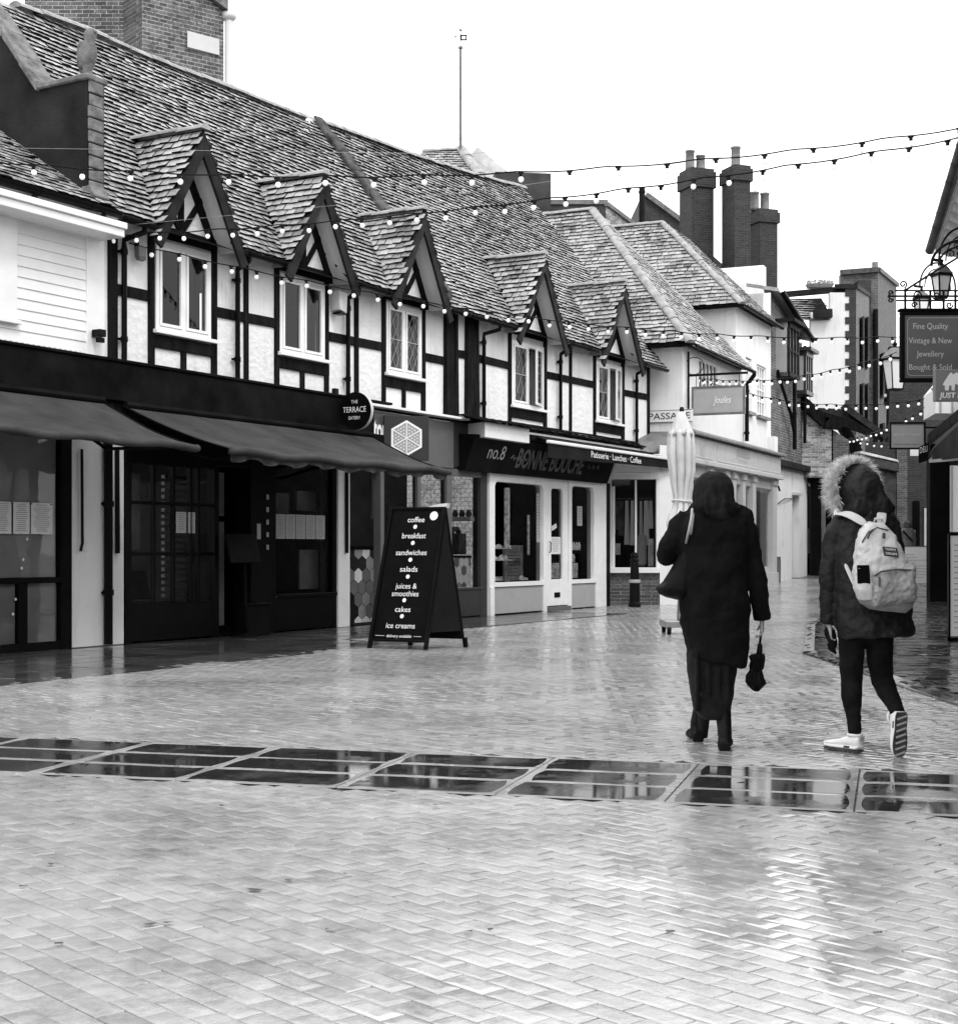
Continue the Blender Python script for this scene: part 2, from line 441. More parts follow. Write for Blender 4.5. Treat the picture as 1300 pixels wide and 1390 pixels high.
def wall_holes(mb, u0, u1, z0, z1, holes, w=0.0, depth=.12, mat=0):
    """a wall sheet at w with openings that have reveals"""
    us = sorted({u0,u1,*[h[0] for h in holes],*[h[1] for h in holes]}); zs = sorted({z0,z1,*[h[2] for h in holes],*[h[3] for h in holes]})
    us = [x for x in us if u0 <= x <= u1]; zs = [x for x in zs if z0 <= x <= z1]
    for i in range(len(us)-1):
        for j in range(len(zs)-1):
            cu, cz = (us[i]+us[i+1])/2, (zs[j]+zs[j+1])/2
            if any(h[0] < cu < h[1] and h[2] < cz < h[3] for h in holes): continue
            mb.quad((us[i],w,zs[j]),(us[i+1],w,zs[j]),(us[i+1],w,zs[j+1]),(us[i],w,zs[j+1]), mat)
    for a,b,c,d in holes:
        mb.quad((a,w,c),(a,w,d),(a,w+depth,d),(a,w+depth,c), mat); mb.quad((b,w,d),(b,w,c),(b,w+depth,c),(b,w+depth,d), mat)
        mb.quad((a,w,d),(b,w,d),(b,w+depth,d),(a,w+depth,d), mat); mb.quad((b,w,c),(a,w,c),(a,w+depth,c),(b,w+depth,c), mat)

def curtain_mb(u0, u1, z0, z1, w):
    mb = MB(); n = 16
    top = [(u0+(u1-u0)*i/n, w+.018*math.sin(i*1.9)+random.uniform(-.006,.006)) for i in range(n+1)]
    mb.loft([[Vector((a,b,z)) for a,b in top] for z in (z0,z1)], 0, False, False); return mb
def casement(parent, u0, u1, z0, z1, w=-.03, lead=False, opened=False, curtains=True, sill=True):
    """white two-light casement window: frame (part) > pane, sill, leading, curtain"""
    mb = MB(); fw = .065; um = (u0+u1)/2
    mb.box(u0,u0+fw,w,w+.09,z0,z1); mb.box(u1-fw,u1,w,w+.09,z0,z1); mb.box(u0+fw,u1-fw,w+.002,w+.09,z1-fw*1.3,z1); mb.box(u0+fw,u1-fw,w+.002,w+.09,z0,z0+fw*.8)
    mb.box(um-.035,um+.035,w+.003,w+.09,z0+fw*.8,z1-fw*1.3)
    lights = [(u0+fw,um-.035),(um+.035,u1-fw)]
    a0, b0 = z0+fw*.8, z1-fw*1.3; sw = .045
    for k,(a,b) in enumerate(lights):
        if opened and k == 1: continue
        mb.box(a+.004,a+sw,w-.012,w+.05,a0+.004,b0-.004); mb.box(b-sw,b-.004,w-.012,w+.05,a0+.004,b0-.004)
        mb.box(a+sw,b-sw,w-.010,w+.05,b0-sw,b0-.004); mb.box(a+sw,b-sw,w-.010,w+.05,a0+.004,a0+sw)
    f = mb.build('window', M['white'], parent, bevel=.005)
    for k,(a,b) in enumerate(lights):
        if opened and k == 1:
            # the right light stands open, hinged at the right jamb
            L = b-a-.02; th = R(15); du, dw = -math.cos(th), -math.sin(th)
            s = MB(); P = lambda t,z: Vector((b-.01+du*t, w+dw*t, z)); nn = Vector((-dw,du,0))*.02
            for t0,t1,y0,y1 in ((0,sw,a0,b0),(L-sw,L,a0,b0),(sw,L-sw,b0-sw,b0),(sw,L-sw,a0,a0+sw)):
                s.hexa([P(t0,y0)-nn,P(t1,y0)-nn,P(t1,y0)+nn,P(t0,y0)+nn],[P(t0,y1)-nn,P(t1,y1)-nn,P(t1,y1)+nn,P(t0,y1)+nn])
            sa = s.build('open_sash', M['white'], f)
            g_ = MB().quad(P(sw,a0+sw),P(L-sw,a0+sw),P(L-sw,b0-sw),P(sw,b0-sw)).build('pane', M['glassw'], f)
            ld = MB()
            for i in range(1,7):
                z = a0+(b0-a0)*i/7; ld.bar(P(sw,z),P(L-sw,z),.008,.008)
            ld.bar(P(L/2,a0),P(L/2,b0),.008,.008); ld.build('leading', M['lead'], f)
            continue
        MB().quad((a+sw,w+.02,a0+sw),(b-sw,w+.02,a0+sw),(b-sw,w+.02,b0-sw),(a+sw,w+.02,b0-sw)).build('pane', M['glassw'], f)
        if lead:
            ld = MB(); A0,A1,B0,B1 = a+sw,b-sw,a0+sw,b0-sw; dx = (A1-A0)/2.0; dz = dx*1.7
            for sgn in (1,-1):
                k2 = -12
                while k2 < 14:
                    pts = []
                    # line through (A0 + k2*dx) at B0 with slope dz/dx
                    x0 = A0+k2*dx if sgn > 0 else A1-k2*dx
                    tt = []
                    for tpar in range(0,121):
                        z = B0+(B1-B0)*tpar/120; x = x0+sgn*(z-B0)*dx/dz
                        if A0 <= x <= A1: tt.append((x,z))
                    if len(tt) > 2: ld.bar((tt[0][0],w+.012,tt[0][1]),(tt[-1][0],w+.012,tt[-1][1]),.007,.007,(0,1,0))
                    k2 += 1
            zc = (B0+B1)/2; ld.bar((A0,w+.008,zc),(A1,w+.008,zc),.014,.014,(0,1,0))
            ld.build('leading', M['litg'], f)
    if curtains:
        for c0,c1 in ((u0+fw,u0+fw+.16),(u1-fw-.2,u1-fw)):
            curtain_mb(c0,c1,a0,b0,w+.16).build('curtain', M['curtain'], f)
    if sill:
        MB().box(u0-.06,u1+.06,w-.07,w+.1,z0-.055,z0-.002).build('sill', M['white'], f, bevel=.006)
    MB().box(u0,u1,w+.5,w+.52,z0,z1).build('dark_room', M['room'], f)
    return f
def pipe(parent, u, w, z0, z1, top=None, r=.036, mat='black', name='downpipe'):
    mb = MB(); pts = []
    if top: pts += [Vector(top), Vector((top[0],top[1],top[2]-.08)), Vector((u,w,z1+.02)), Vector((u,w,z1-.08))]
    else: pts += [Vector((u,w,z1))]
    pts.append(Vector((u,w,z0)))
    mb.tube(pts, r, 10)
    z = z1-.1
    while z > z0+.1:
        mb.tube([(u,w,z),(u,w,z-.07)], r*1.28, 10); mb.box(u-.075,u+.075,w+.005,w+.05,z-.05,z-.02); z -= 1.1
    return mb.build(name, M[mat], parent, smooth=False)
def gutter(parent, p, q, r=.06, name='gutter', mat='black'):
    p, q = Vector(p), Vector(q); d = (q-p).normalized(); s = d.cross(Vector((0,0,1))).normalized(); u = s.cross(d)
    mb = MB(); rg = [[x+s*math.cos(a)*r-u*math.sin(a)*r*1.0 for a in [math.pi*k/8 for k in range(9)]] for x in (p,q)]
    mb.loft(rg, 0, False, False); rg2 = [[x+s*math.cos(a)*r*.9-u*math.sin(a)*r*.9 for a in [math.pi*k/8 for k in range(9)]] for x in (p,q)]
    mb.loft(rg2, 0, False, False)
    n = int((q-p).length/.8)
    for i in range(n+1):
        x = p+d*min((q-p).length-.03, .05+i*.8); mb.loft([[y+s*math.cos(a)*r*1.14-u*math.sin(a)*r*1.14 for a in [math.pi*k/8 for k in range(9)]] for y in (x,x+d*.05)], 0, False, False)
    return mb.build(name, M[mat], parent)
def sheet_with_lines(parent, name, o, ex, ez, W_, H_, rows, mat='paper', jit=.3, ink='ink', heads=True):
    """a printed sheet: lines of small print as thin strips on the paper"""
    o, ex, ez = Vector(o), Vector(ex), Vector(ez); n = ex.cross(ez)*.002
    mb = MB(); mb.hexa([o, o+ex*W_, o+ex*W_-n, o-n], [o+ez*H_, o+ex*W_+ez*H_, o+ex*W_+ez*H_-n, o+ez*H_-n], 0)
    for i in range(rows):
        z = H_*(1-(i+1.2)/(rows+1.6)); l = W_*random.uniform(.45,.82); x0 = (W_-l)/2 if jit else W_*.1
        t = H_/(rows+2)*.28; q = o+ex*x0+ez*z+n*1.0
        mb.quad(q, q+ex*l, q+ex*l+ez*t, q+ez*t, 1)
    return mb.build(name, [M[mat], M[ink]], parent)
# ================================================================== the half-timbered terrace on the left
A = Fr(-4.917, 17.88, .4913, .871)
SL, EZ, EW = 1.25, 5.33, -.30            # main roof: pitch, eaves height, eaves overhang
rz_ = lambda w: EZ + SL*(w-EW)

def dormer(parent, uc, hw, zA, zf=5.12, wall_u=None):
    d = MB()
    wf = -.42
    sl = (zA-zf)/hw
    # gable face: plaster triangle
    zb = 5.30; hb = (zA-.16-zb)/sl
    d.poly([(uc-hb, -.005, zb), (uc+hb, -.005, zb), (uc, -.005, zA-.16)])
    root = d.build('dormer', M['plaster'], parent)
    wr = EW + (zA-EZ)/SL
    ue = (zA-EZ)/sl
    for s in (-1, 1):
        tile_roof([(uc, wf, zA), (uc+s*hw, wf, zf), (uc+s*ue, EW, EZ), (uc, wr, zA)], (0,1,0), 'dormer_roof', root, M['tile'], .112, .16)
        # barge board, front edge of the slope
        b = MB(); t = .03
        nx, nz = s*sl/math.hypot(1,sl), 1/math.hypot(1,sl)      # outward normal of the slope
        for wi, thick, wd in ((wf+.005, .165, .045),):
            pts = [(uc+s*.0, wi, zA-.02), (uc+s*(hw+.01), wi, zf-.02), (uc+s*(hw+.01)-nx*thick, wi, zf-.02-nz*thick), (uc, wi, zA-.02-thick/nz)]
            b.prism(pts, (0, wd, 0))
        b.build('barge_board', M['timberh'], root, bevel=.006)
        # pale soffit under the overhanging verge
        so = MB(); o1 = .055
        p = lambda q, w_: (uc+s*(hw*q)-nx*o1, w_, zA-(zA-zf)*q-nz*o1)
        so.quad(p(.16,wf+.06), p(.90,wf+.06), p(.90,-.02), p(.16,-.02))
        so.build('soffit', M['white'], root)
    t = MB()
    w0, w1 = -.045, .0
    t.box(uc-hb+.02, uc+hb-.02, w0, w1, zb-.03, zb+.13)                                   # tie beam
    t.box(uc-.045, uc+.045, w0+.004, w1, zb+.13, zA-.5)                                   # king post
    for s in (-1, 1):
        t.bar((uc+s*(hb-.1), -.020, zb+.08), (uc+s*.04, -.020, zA-.34), .11, .05, (0,1,0))    # raking timbers
        t.bar((uc+s*.05, -.018, zb+.16), (uc+s*hb*.56, -.018, zb+.62), .075, .046, (0,1,0))   # struts
    t.build('gable_timber', M['timber'], root)
    ridge_run((uc, wf-.03, zA+.035), (uc, wr+.05, zA+.035), 'ridge_tiles', root, M['ridge'], .10, .34)
    return root

def framed_house(name, label, u0, u1, wins, posts, rails, heavy, pipes, mid, gut, wall_z1=5.45):
    r = fthing(A, name, label, 'house')
    holes = [(a, b, c, d) for a, b, c, d, *_ in wins]
    mb = MB(); wall_holes(mb, u0, u1, 3.5, wall_z1, holes, 0.0, .14)
    mb.quad((u0,0,3.5),(u0,4,3.5),(u0,4,5.4),(u0,0,5.4)); mb.quad((u1,0,3.5),(u1,4,3.5),(u1,4,5.4),(u1,0,5.4))
    mb.build('wall', M['plaster'], r)
    t = MB()
    for a, b in posts:
        j = random.uniform(-.006,.006)
        t.hexa([(a,-.032,3.5),(b,-.032,3.5),(b,0.02,3.5),(a,.02,3.5)], [(a+j,-.032,5.36),(b+j,-.032,5.36),(b+j,.02,5.36),(a+j,.02,5.36)])
    for a, b in heavy:
        t.hexa([(a,-.085,3.45),(b,-.085,3.45),(b,0.02,3.45),(a,.02,3.45)], [(a+.02,-.07,5.36),(b-.01,-.07,5.36),(b-.01,.02,5.36),(a+.02,.02,5.36)])
    for a, b in rails:
        j = random.uniform(-.012,.012)
        t.hexa([(a,-.028,mid-.07+j),(b,-.028,mid-.07-j),(b,.02,mid-.07-j),(a,.02,mid-.07+j)], [(a,-.028,mid+.07+j),(b,-.028,mid+.07-j),(b,.02,mid+.07-j),(a,.02,mid+.07+j)])
    for a, b, c, d, *k in wins:
        t.box(a-.11, b+.11, -.036, .02, c-.235, c-.065)
        if k[2]: t.box((a+b)/2-.05, (a+b)/2+.05, -.030, .02, 3.5, c-.235)
    t.box(u0, u1, -.05, .02, 3.44, 3.52)
    t.build('timber_frame', M['timber'], r, bevel=.006)
    for a, b, c, d, ld, op, sp in wins: casement(r, a, b, c, d, -.03, ld, op)
    for u, tp in pipes: pipe(r, u, -.075, 3.56, 5.08, (tp, -.30, 5.27))
    for a, b in gut: gutter(r, (a, -.36, 5.29), (b, -.36, 5.29))
    # boarded soffit under the eaves
    MB().quad((u0,-.34,5.26),(u1,-.34,5.26),(u1,.0,5.40),(u0,.0,5.40)).build('soffit_board', M['timber'], r)
    return r

W1 = [(1.44,2.54,4.06,5.24,False,False,True), (4.08,5.20,4.08,5.24,False,False,True), (6.91,8.0,4.08,5.24,True,False,True)]
houseA = framed_house('timber_framed_house', 'black and white half-timbered house with three pointed dormers above the grey awning', .5, 9.02, W1,
    [(.58,.74),(1.31,1.42),(2.56,2.67),(3.27,3.36),(3.97,4.07),(5.21,5.31),(6.02,6.12),(6.80,6.90),(8.01,8.13)],
    [(.74,1.31),(2.67,3.97),(5.31,6.80),(8.13,8.80),(9.0,9.02)], [(8.74,9.02)], [(.80,.92),(3.05,3.02),(5.75,5.72)], 4.47,
    [(.42,1.05),(2.86,3.76),(5.56,6.50),(8.36,9.0)])
W2 = [(11.22,12.54,3.93,5.16,True,True,False), (14.97,16.28,3.93,5.18,True,True,False)]
houseB = framed_house('timber_framed_house', 'black and white half-timbered house with two dormers above the patisserie', 9.03, 17.85, W2,
    [(11.10,11.21),(12.55,12.68),(13.70,13.80),(14.85,14.96),(16.29,16.43),(17.72,17.84)],
    [(9.03,9.47),(9.9,11.10),(12.68,14.85),(16.43,17.72)], [(9.03,9.16),(9.47,9.90)], [(10.06,10.25),(13.18,13.12),(16.98,16.92)], 4.65,
    [(9.03,10.72),(12.98,14.30),(16.68,18.05)])
for h in (W1[0], W1[1], W1[2]): pass
dormer(houseA, 1.93, .93, 6.72); dormer(houseA, 4.66, .93, 6.74); dormer(houseA, 7.46, .95, 6.78)
dormer(houseB, 11.82, 1.08, 6.82, 5.08); dormer(houseB, 15.56, 1.12, 6.88, 5.08)
# roofs: one plane of tiles each side of the party wall, ridges as surveyed from the picture
def rp(px, py):
    l = A.plane(px, py, EZ, EW, SL); return (l[0], l[1], l[2])
ridgeA = [rp(20,10), rp(110,42), rp(200,80), rp(310,122), rp(420,165)]
ridgeB = [rp(430,166), rp(560,213), rp(640,238), (17.95, 3.28, rz_(3.28))]
polyA = [(.40,EW,EZ),(8.45,EW,EZ),(8.45,ridgeA[-1][1],ridgeA[-1][2])] + ridgeA[::-1][1:] + [(.40, 2.2, rz_(2.2))]
DORM = [(1.93,.93,6.72,5.12),(4.66,.93,6.74,5.12),(7.46,.95,6.78,5.12),(11.82,1.08,6.82,5.08),(15.56,1.12,6.88,5.08)]
def under_dormer(p):
    for uc, hw, zA, zf in DORM:
        if zA-(zA-zf)/hw*abs(p.x-uc) > p.z+.02 and p.z < zA: return True
    return False
tile_roof(polyA, (1,0,0), 'roof', houseA, M['tile'], deck=False, skip=under_dormer)
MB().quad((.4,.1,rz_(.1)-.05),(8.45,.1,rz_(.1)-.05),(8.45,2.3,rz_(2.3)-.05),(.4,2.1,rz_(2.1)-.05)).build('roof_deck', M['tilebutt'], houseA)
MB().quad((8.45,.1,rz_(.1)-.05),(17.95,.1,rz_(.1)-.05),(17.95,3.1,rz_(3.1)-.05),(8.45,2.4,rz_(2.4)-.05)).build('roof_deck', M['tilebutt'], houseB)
polyB = [(8.45,EW,EZ),(18.12,EW,EZ),(17.98,0.6,rz_(.6)),(17.95,3.28,rz_(3.28))] + ridgeB[2::-1] + [(8.45,ridgeB[0][1],ridgeB[0][2])]
tile_roof(polyB, (1,0,0), 'roof', houseB, M['tile'], deck=False, skip=under_dormer)
up = lambda p, d=.03: (p[0], p[1], p[2]+d)
for i in range(len(ridgeA)-1): ridge_run(up(ridgeA[i]), up(ridgeA[i+1]), 'ridge_tiles', houseA, M['ridge'], .12)
for i in range(len(ridgeB)-1): ridge_run(up(ridgeB[i]), up(ridgeB[i+1]), 'ridge_tiles', houseB, M['ridge'], .12)
# back slopes so the roofs are whole
MB().quad(ridgeA[0], ridgeA[-1], (8.45,5.6,6.2), (.4,5.2,6.2)).build('back_slope', M['tile2'], houseA)
MB().quad(ridgeB[0], ridgeB[-1], (17.95,6.6,6.2), (8.45,5.6,6.2)).build('back_slope', M['tile2'], houseB)
g_ = MB(); g_.poly([(17.86,0,5.4),(17.86,5.4,5.4),(17.86,3.28,rz_(3.28)-.08)]); g_.build('gable_wall', M['render'], houseB)
# party wall parapet between the two roofs
mb = MB()
for i in range(9):
    a, b = i/9, (i+1)/9
    f = lambda q: (EW+.1+(ridgeA[-1][1]+.02-EW-.1)*q)
    wa, wb = f(a), f(b); j = random.uniform(-.02,.02); h = .19 if i < 8 else .15
    mb.hexa([(8.44,wa,rz_(wa)-.1),(8.74,wa,rz_(wa)-.1),(8.74,wb,rz_(wb)-.1),(8.44,wb,rz_(wb)-.1)],
            [(8.44+j,wa,rz_(wa)+h),(8.74+j,wa,rz_(wa)+h+.02),(8.74+j,wb,rz_(wb)+h+.02),(8.44+j,wb,rz_(wb)+h)])
mb.build('party_wall', plain('dark_mortared_stone', .06, .85, .8, 5, 40, .012, .2), houseA, bevel=.03)
# gable parapet and kneeler at the left end of the terrace
mb = MB()
u0, u1 = .13, .42
top = lambda w: rz_(w)+.36
mb.prism([(u0,-.1,5.62),(u0,-.1,6.92),(u0,.70,6.92),(u0,.74,7.06),(u0,3.2,top(3.2)),(u0,3.2,5.2),(u0,.3,5.2)], (u1-u0,0,0))
mb.build('gable_parapet', M['sidewall'], houseA)
mb = MB(); q = .70
while q < 2.9:
    j = random.uniform(-.02,.02); z = random.uniform(0,.03)
    mb.hexa([(u0-.07+j,q,top(q)-.05),(u1+.05+j,q,top(q)-.05),(u1+.05+j,q+.30,top(q+.30)-.05),(u0-.07+j,q+.30,top(q+.30)-.05)],
            [(u0-.07+j,q,top(q)+.06+z),(u1+.05+j,q,top(q)+.06+z),(u1+.05+j,q+.31,top(q+.31)+.06+z),(u0-.07+j,q+.31,top(q+.31)+.06+z)]); q += .31
mb.box(u0-.05,u1+.03,-.14,.72,6.92,6.99)
mb.build('coping', M['stone'], houseA, bevel=.015)
mb = MB()
for i in range(9):
    z = 5.56+i*.152; j = random.uniform(-.012,.012)
    mb.box(u0+.01+j,u1-.03+j,-.13+j,-.1,z,z+.14)
mb.hexa([(u0,-.22,5.50),(u1-.02,-.22,5.50),(u1-.02,0,5.40),(u0,0,5.40)],[(u0,-.15,5.64),(u1-.02,-.15,5.64),(u1-.02,0,5.64),(u0,0,5.64)])
mb.build('kneeler', M['stone'], houseA, bevel=.02)

# stone bird on the kneeler
b = fthing(A, 'stone_bird', 'lichened stone bird statue perched on the gable parapet above the grey roof tiles', 'statue', None, .25, .02, 6.99)
rg = []
for z, ra, rb, oy in ((0,.07,.07,0),(.05,.075,.075,0),(.09,.065,.085,.02),(.18,.105,.115,.02),(.28,.122,.125,.0),(.36,.11,.11,-.015),(.42,.075,.08,-.03),(.455,.062,.066,-.04),(.50,.072,.082,-.05),(.55,.070,.078,-.055),(.59,.045,.05,-.05),(.605,.015,.02,-.05)):
    rg.append([Vector((ra*math.cos(2*math.pi*k/16), oy+rb*math.sin(2*math.pi*k/16), z)) for k in range(16)])
body = MB().loft(rg).build('body', M['stone'], b, smooth=True)
mb = MB()
for s in (-1,1):
    rg = []
    for z, wd, dp in ((.10,.02,.02),(.16,.05,.05),(.28,.075,.06),(.38,.06,.05),(.44,.02,.02)):
        rg.append([Vector((s*(.066+.035*math.cos(2*math.pi*k/10)), .03+wd*math.sin(2*math.pi*k/10), z)) for k in range(10)])
    mb.loft(rg)
mb.each('wing', M['stone'], b, smooth=True)
MB().tube([(0,-.10,.56),(0,-.15,.545),(0,-.165,.52)],[.03,.018,.005],8).build('beak', M['stone'], b, smooth=True)
MB().box(-.11,.11,-.10,.10,-.01,.03).build('plinth', M['stone'], b, bevel=.01)

# ------------------------------------------------------------------ the white boarded building at the far left
wb = fthing(A, 'white_boarded_shop', 'white boarded shop building at the left edge with a white post by its window', 'shop')
mb = MB(); z = 3.62
while z < 5.05:      # shiplap boards, each lapped over the one below
    h = .125
    mb.hexa([(-4.2,-.018,z),(.24,-.018,z),(.24,.03,z),(-4.2,.03,z)],[(-4.2,-.004,z+h+.004),(.24,-.004,z+h+.004),(.24,.03,z+h+.004),(-4.2,.03,z+h+.004)]); z += h
mb.build('boarding', M['board'], wb)
mb = MB(); mb.box(.20,.50,-.03,.06,3.55,5.14); mb.box(-4.2,.50,-.022,.05,3.52,3.62); mb.box(-1.55,-.93,-.05,.03,3.85,5.1); mb.box(-1.60,-.90,-.09,.03,3.80,3.85)
mb.build('trim', M['white'], wb, bevel=.006)
mb = MB(); u = -4
while u < .0:
    mb.tube([(u,-.05,3.60),(u+.035,-.05,3.55),(u+.07,-.05,3.60)], .012, 6); u += .085
mb.build('lead_flashing', M['coping'], wb)
mb = MB(); mb.box(-4.2,.44,-.42,.05,5.02,5.12); mb.box(-4.2,.46,-.45,-.0,5.12,5.2)
mb.build('eaves_board', M['white'], wb, bevel=.008)
gutter(wb, (-4.2,-.40,5.32), (.36,-.40,5.32), .065)
mb = MB()
for u in (-2.6,-1.0,.1): mb.bar((u,-.42,5.24),(u,-.2,5.12),.04,.05)
mb.each('gutter_bracket', M['iron'], wb)
MB().quad((-4.2,-.34,5.26),(.5,-.34,5.26),(.5,.05,5.2),(-4.2,.05,5.2)).build('soffit_board', M['white'], wb)
tile_roof([(-4.2,-.36,5.36),(.44,-.36,5.36),(.16,1.0,5.36+.65*1.36),(.16,3.2,5.36+.65*3.56),(-4.2,3.2,5.36+.65*3.56)], (1,0,0), 'roof', wb, M['tile'], .125, .17, .022, butt=.016)
# ground floor: window wall, post and pipe
mb = MB(); mb.box(-.04,.88,0.0,.35,0,3.05)
mb.build('post', M['oldrender'], wb, bevel=.01)
pipe(wb, .53, -.065, .02, 3.0, None, .055)
mb = MB(); mb.box(-.22,-.05,-.03,.1,0,3.05); mb.box(-4.2,-.22,-.02,.1,0,.10); mb.box(-.87,-.74,-.015,.08,.10,.84); mb.box(-4.2,-.22,-.025,.25,.80,.87); mb.box(-4.2,-.22,-.02,.1,2.75,3.05)
mb.build('window_frame', M['blackmat'], wb, bevel=.005)
MB().quad((-4.2,.03,.1),(-.22,.03,.1),(-.22,.03,2.75),(-4.2,.03,2.75)).build('pane', M['glass'], wb)
mb = MB(); mb.quad((-4.2,.07,.87),(-.2,.07,.87),(-.2,.07,2.76),(-4.2,.07,2.76)); mb.quad((-4.2,.06,0.1),(-.2,.06,.1),(-.2,.06,.8),(-4.2,.06,.8))
mb.build('interior', M['roomgrey'], wb)
for k, u in enumerate((-1.72,-1.32,-.93,-.66)):
    s = sheet_with_lines(wb, 'menu_sheet', (u, .022, 1.38), (1,0,0), (0,0,1), .36 if k < 2 else .25 if k == 2 else .34, .37, 14)
mb = MB()
for u in (-1.3,-.95,-.66,-.34): mb.lathe([(.012,0),(.012,.01)], (u,.02,1.73), 8)
mb.each('fixing', M['iron'], wb)
mb = MB()
for z in (1.32,1.08,.98,.62,.45):
    c = Vector((-.72-(1.3-z)*.25, .024, z)); mb.poly([c+Vector((.018*math.cos(2*math.pi*k/12),0,.018*math.sin(2*math.pi*k/12))) for k in range(12)])
mb.each('dot_decal', M['paper'], wb)
# security light and alarm by the corner
l = fthing(A, 'flood_light', 'small grey flood light on the render beside the left downpipe', 'light', None, 1.05, -.06, 4.98)
l.scale = (.6,.6,.7)
MB().box(-.11,.11,-.16,-.02,-.10,.10).hexa([(-.09,-.18,-.14),(.09,-.18,-.14),(.09,-.06,-.16),(-.09,-.06,-.16)],[(-.11,-.16,-.10),(.11,-.16,-.10),(.11,-.02,-.10),(-.11,-.02,-.10)]).build('housing', M['mgrey'], l, bevel=.012)
MB().box(-.025,.025,-.04,.06,.05,.24).build('bracket', M['iron'], l, bevel=.004)
l = fthing(A, 'alarm_box', 'pale alarm box under the eaves right of the second dormer window', 'alarm', None, 5.46, -.10, 5.02)
MB().hexa([(-.10,-.10,-.16),(.08,-.10,-.2),(.08,.07,-.2),(-.10,.07,-.16)],[(-.12,-.10,.14),(.10,-.10,.12),(.10,.07,.12),(-.12,.07,.14)]).build('case', M['cream'], l, bevel=.01)
MB().box(-.09,.07,-.09,.05,-.22,-.19).build('base', M['black'], l, bevel=.004)
l = fthing(A, 'flood_light', 'small dark lamp on the white trim at the left above the fascia', 'light', None, .32, -.06, 3.83)
MB().box(-.06,.06,-.12,.02,-.02,.07).build('housing', M['iron'], l, bevel=.01); MB().box(-.05,.05,-.10,-.04,-.09,-.03).build('lens', M['black'], l, bevel=.004)

# ------------------------------------------------------------------ shopfronts under the framed houses
mb = MB(); mb.box(-4.2,6.36,-.16,0,3.05,3.53); mb.box(-4.2,6.85,-.19,0,3.53,3.57); mb.box(-4.2,6.85,-.10,0.05,2.86,3.05)
fa = mb.build('shop_fascia', M['fascia'], houseA, bevel=.008)
sf = MB()      # black shopfront of the eatery
sf.box(.89,1.0,-.02,.12,0,2.9); sf.box(2.62,2.72,-.02,.12,0,2.9); sf.box(1.0,2.62,-.01,.1,0.02,.5); sf.box(1.0,2.62,-.012,.1,2.3,2.9)
for u in (1.42,1.80,2.14,2.30): sf.box(u,u+.05,0,.07,.5,2.3)
for z in (1.12,1.78): sf.box(1.0,2.62,.004,.066,z,z+.045)
sf.box(3.42,4.0,-.02,.3,0,2.95); sf.box(4.0,5.5,-.015,.1,.02,.5); sf.box(4.0,5.5,-.05,.1,.5,.55); sf.box(4.0,5.5,-.012,.1,2.5,2.9); sf.box(5.42,5.54,-.018,.12,0,2.9)
sf.box(2.72,3.42,.9,.95,0,.1); sf.box(2.72,3.42,-.01,.1,2.35,2.9)
sf.build('shopfront', M['black'], houseA, bevel=.006)
MB().quad((1.0,.03,.5),(2.62,.03,.5),(2.62,.03,2.3),(1.0,.03,2.3)).quad((4.0,.03,.55),(5.42,.03,.55),(5.42,.03,2.5),(4.0,.03,2.5)).each('pane', M['glass'], houseA)
MB().box(4.0,5.42,-.03,.0,.505,.53).build('window_sill', M['cream'], houseA)
MB().box(5.52,5.84,-.05,.3,0,3.05).build('white_post', M['white'], houseA, bevel=.008)
mb = MB(); mb.quad((.9,2.6,0),(8.9,2.6,0),(8.9,2.6,3),(.9,2.6,3)); mb.quad((.9,0.1,.015),(8.9,.1,.015),(8.9,2.6,.015),(.9,2.6,.015)); mb.quad((.9,.1,2.95),(8.9,.1,2.95),(8.9,2.6,2.95),(.9,2.6,2.95)); mb.quad((2.66,.1,0),(2.66,2.6,0),(2.66,2.6,3),(2.66,.1,3)); mb.quad((5.6,.3,0),(5.6,2.6,0),(5.6,2.6,3),(5.6,.3,3))
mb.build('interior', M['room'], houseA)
mb = MB(); z = .55
while z < 2.2: mb.box(2.2,2.66,.5,.56,z,z+.045); z += .09
mb.build('slatted_screen', M['mgrey'], houseA)
mb = MB(); mb.box(2.78,3.40,.45,.49,1.68,2.3); mb.box(2.78,3.40,.45,.49,.12,1.6); mb.box(5.0,5.5,.3,.34,.6,1.2); mb.box(4.35,4.8,.35,.39,1.75,2.05); mb.box(5.0,5.5,.35,.39,1.8,2.1); mb.box(1.25,1.5,.3,.33,1.2,2.2)
mb.each('interior_panel', plain('dim_panel', .22, .7, .3, 3, 20, 0), houseA)
sheet_with_lines(houseA, 'menu_sheet', (1.86,.0,1.42), (1,0,0), (0,0,1), .20, .28, 10, 'cream'); sheet_with_lines(houseA, 'menu_sheet', (2.10,.0,1.42), (1,0,0), (0,0,1), .14, .28, 8, 'cream')
for k in range(5): sheet_with_lines(houseA, 'menu_sheet', (4.03+k*.25,.02,1.36), (1,0,0), (0,0,1), .235, .36, 12, 'litg')
for z, v in ((1.35,.22),(.28,.10)): MB().box(3.55,3.63,-.026,-.02,z,z+v).build('door_plate', M['litg'], houseA)
mb = MB()
for k in range(5): mb.tube([(3.78,-.03,1.2+k*.18),(3.78,-.03,1.27+k*.18)], .02, 6)
mb.each('wall_ornament', M['greypaint'], houseA)
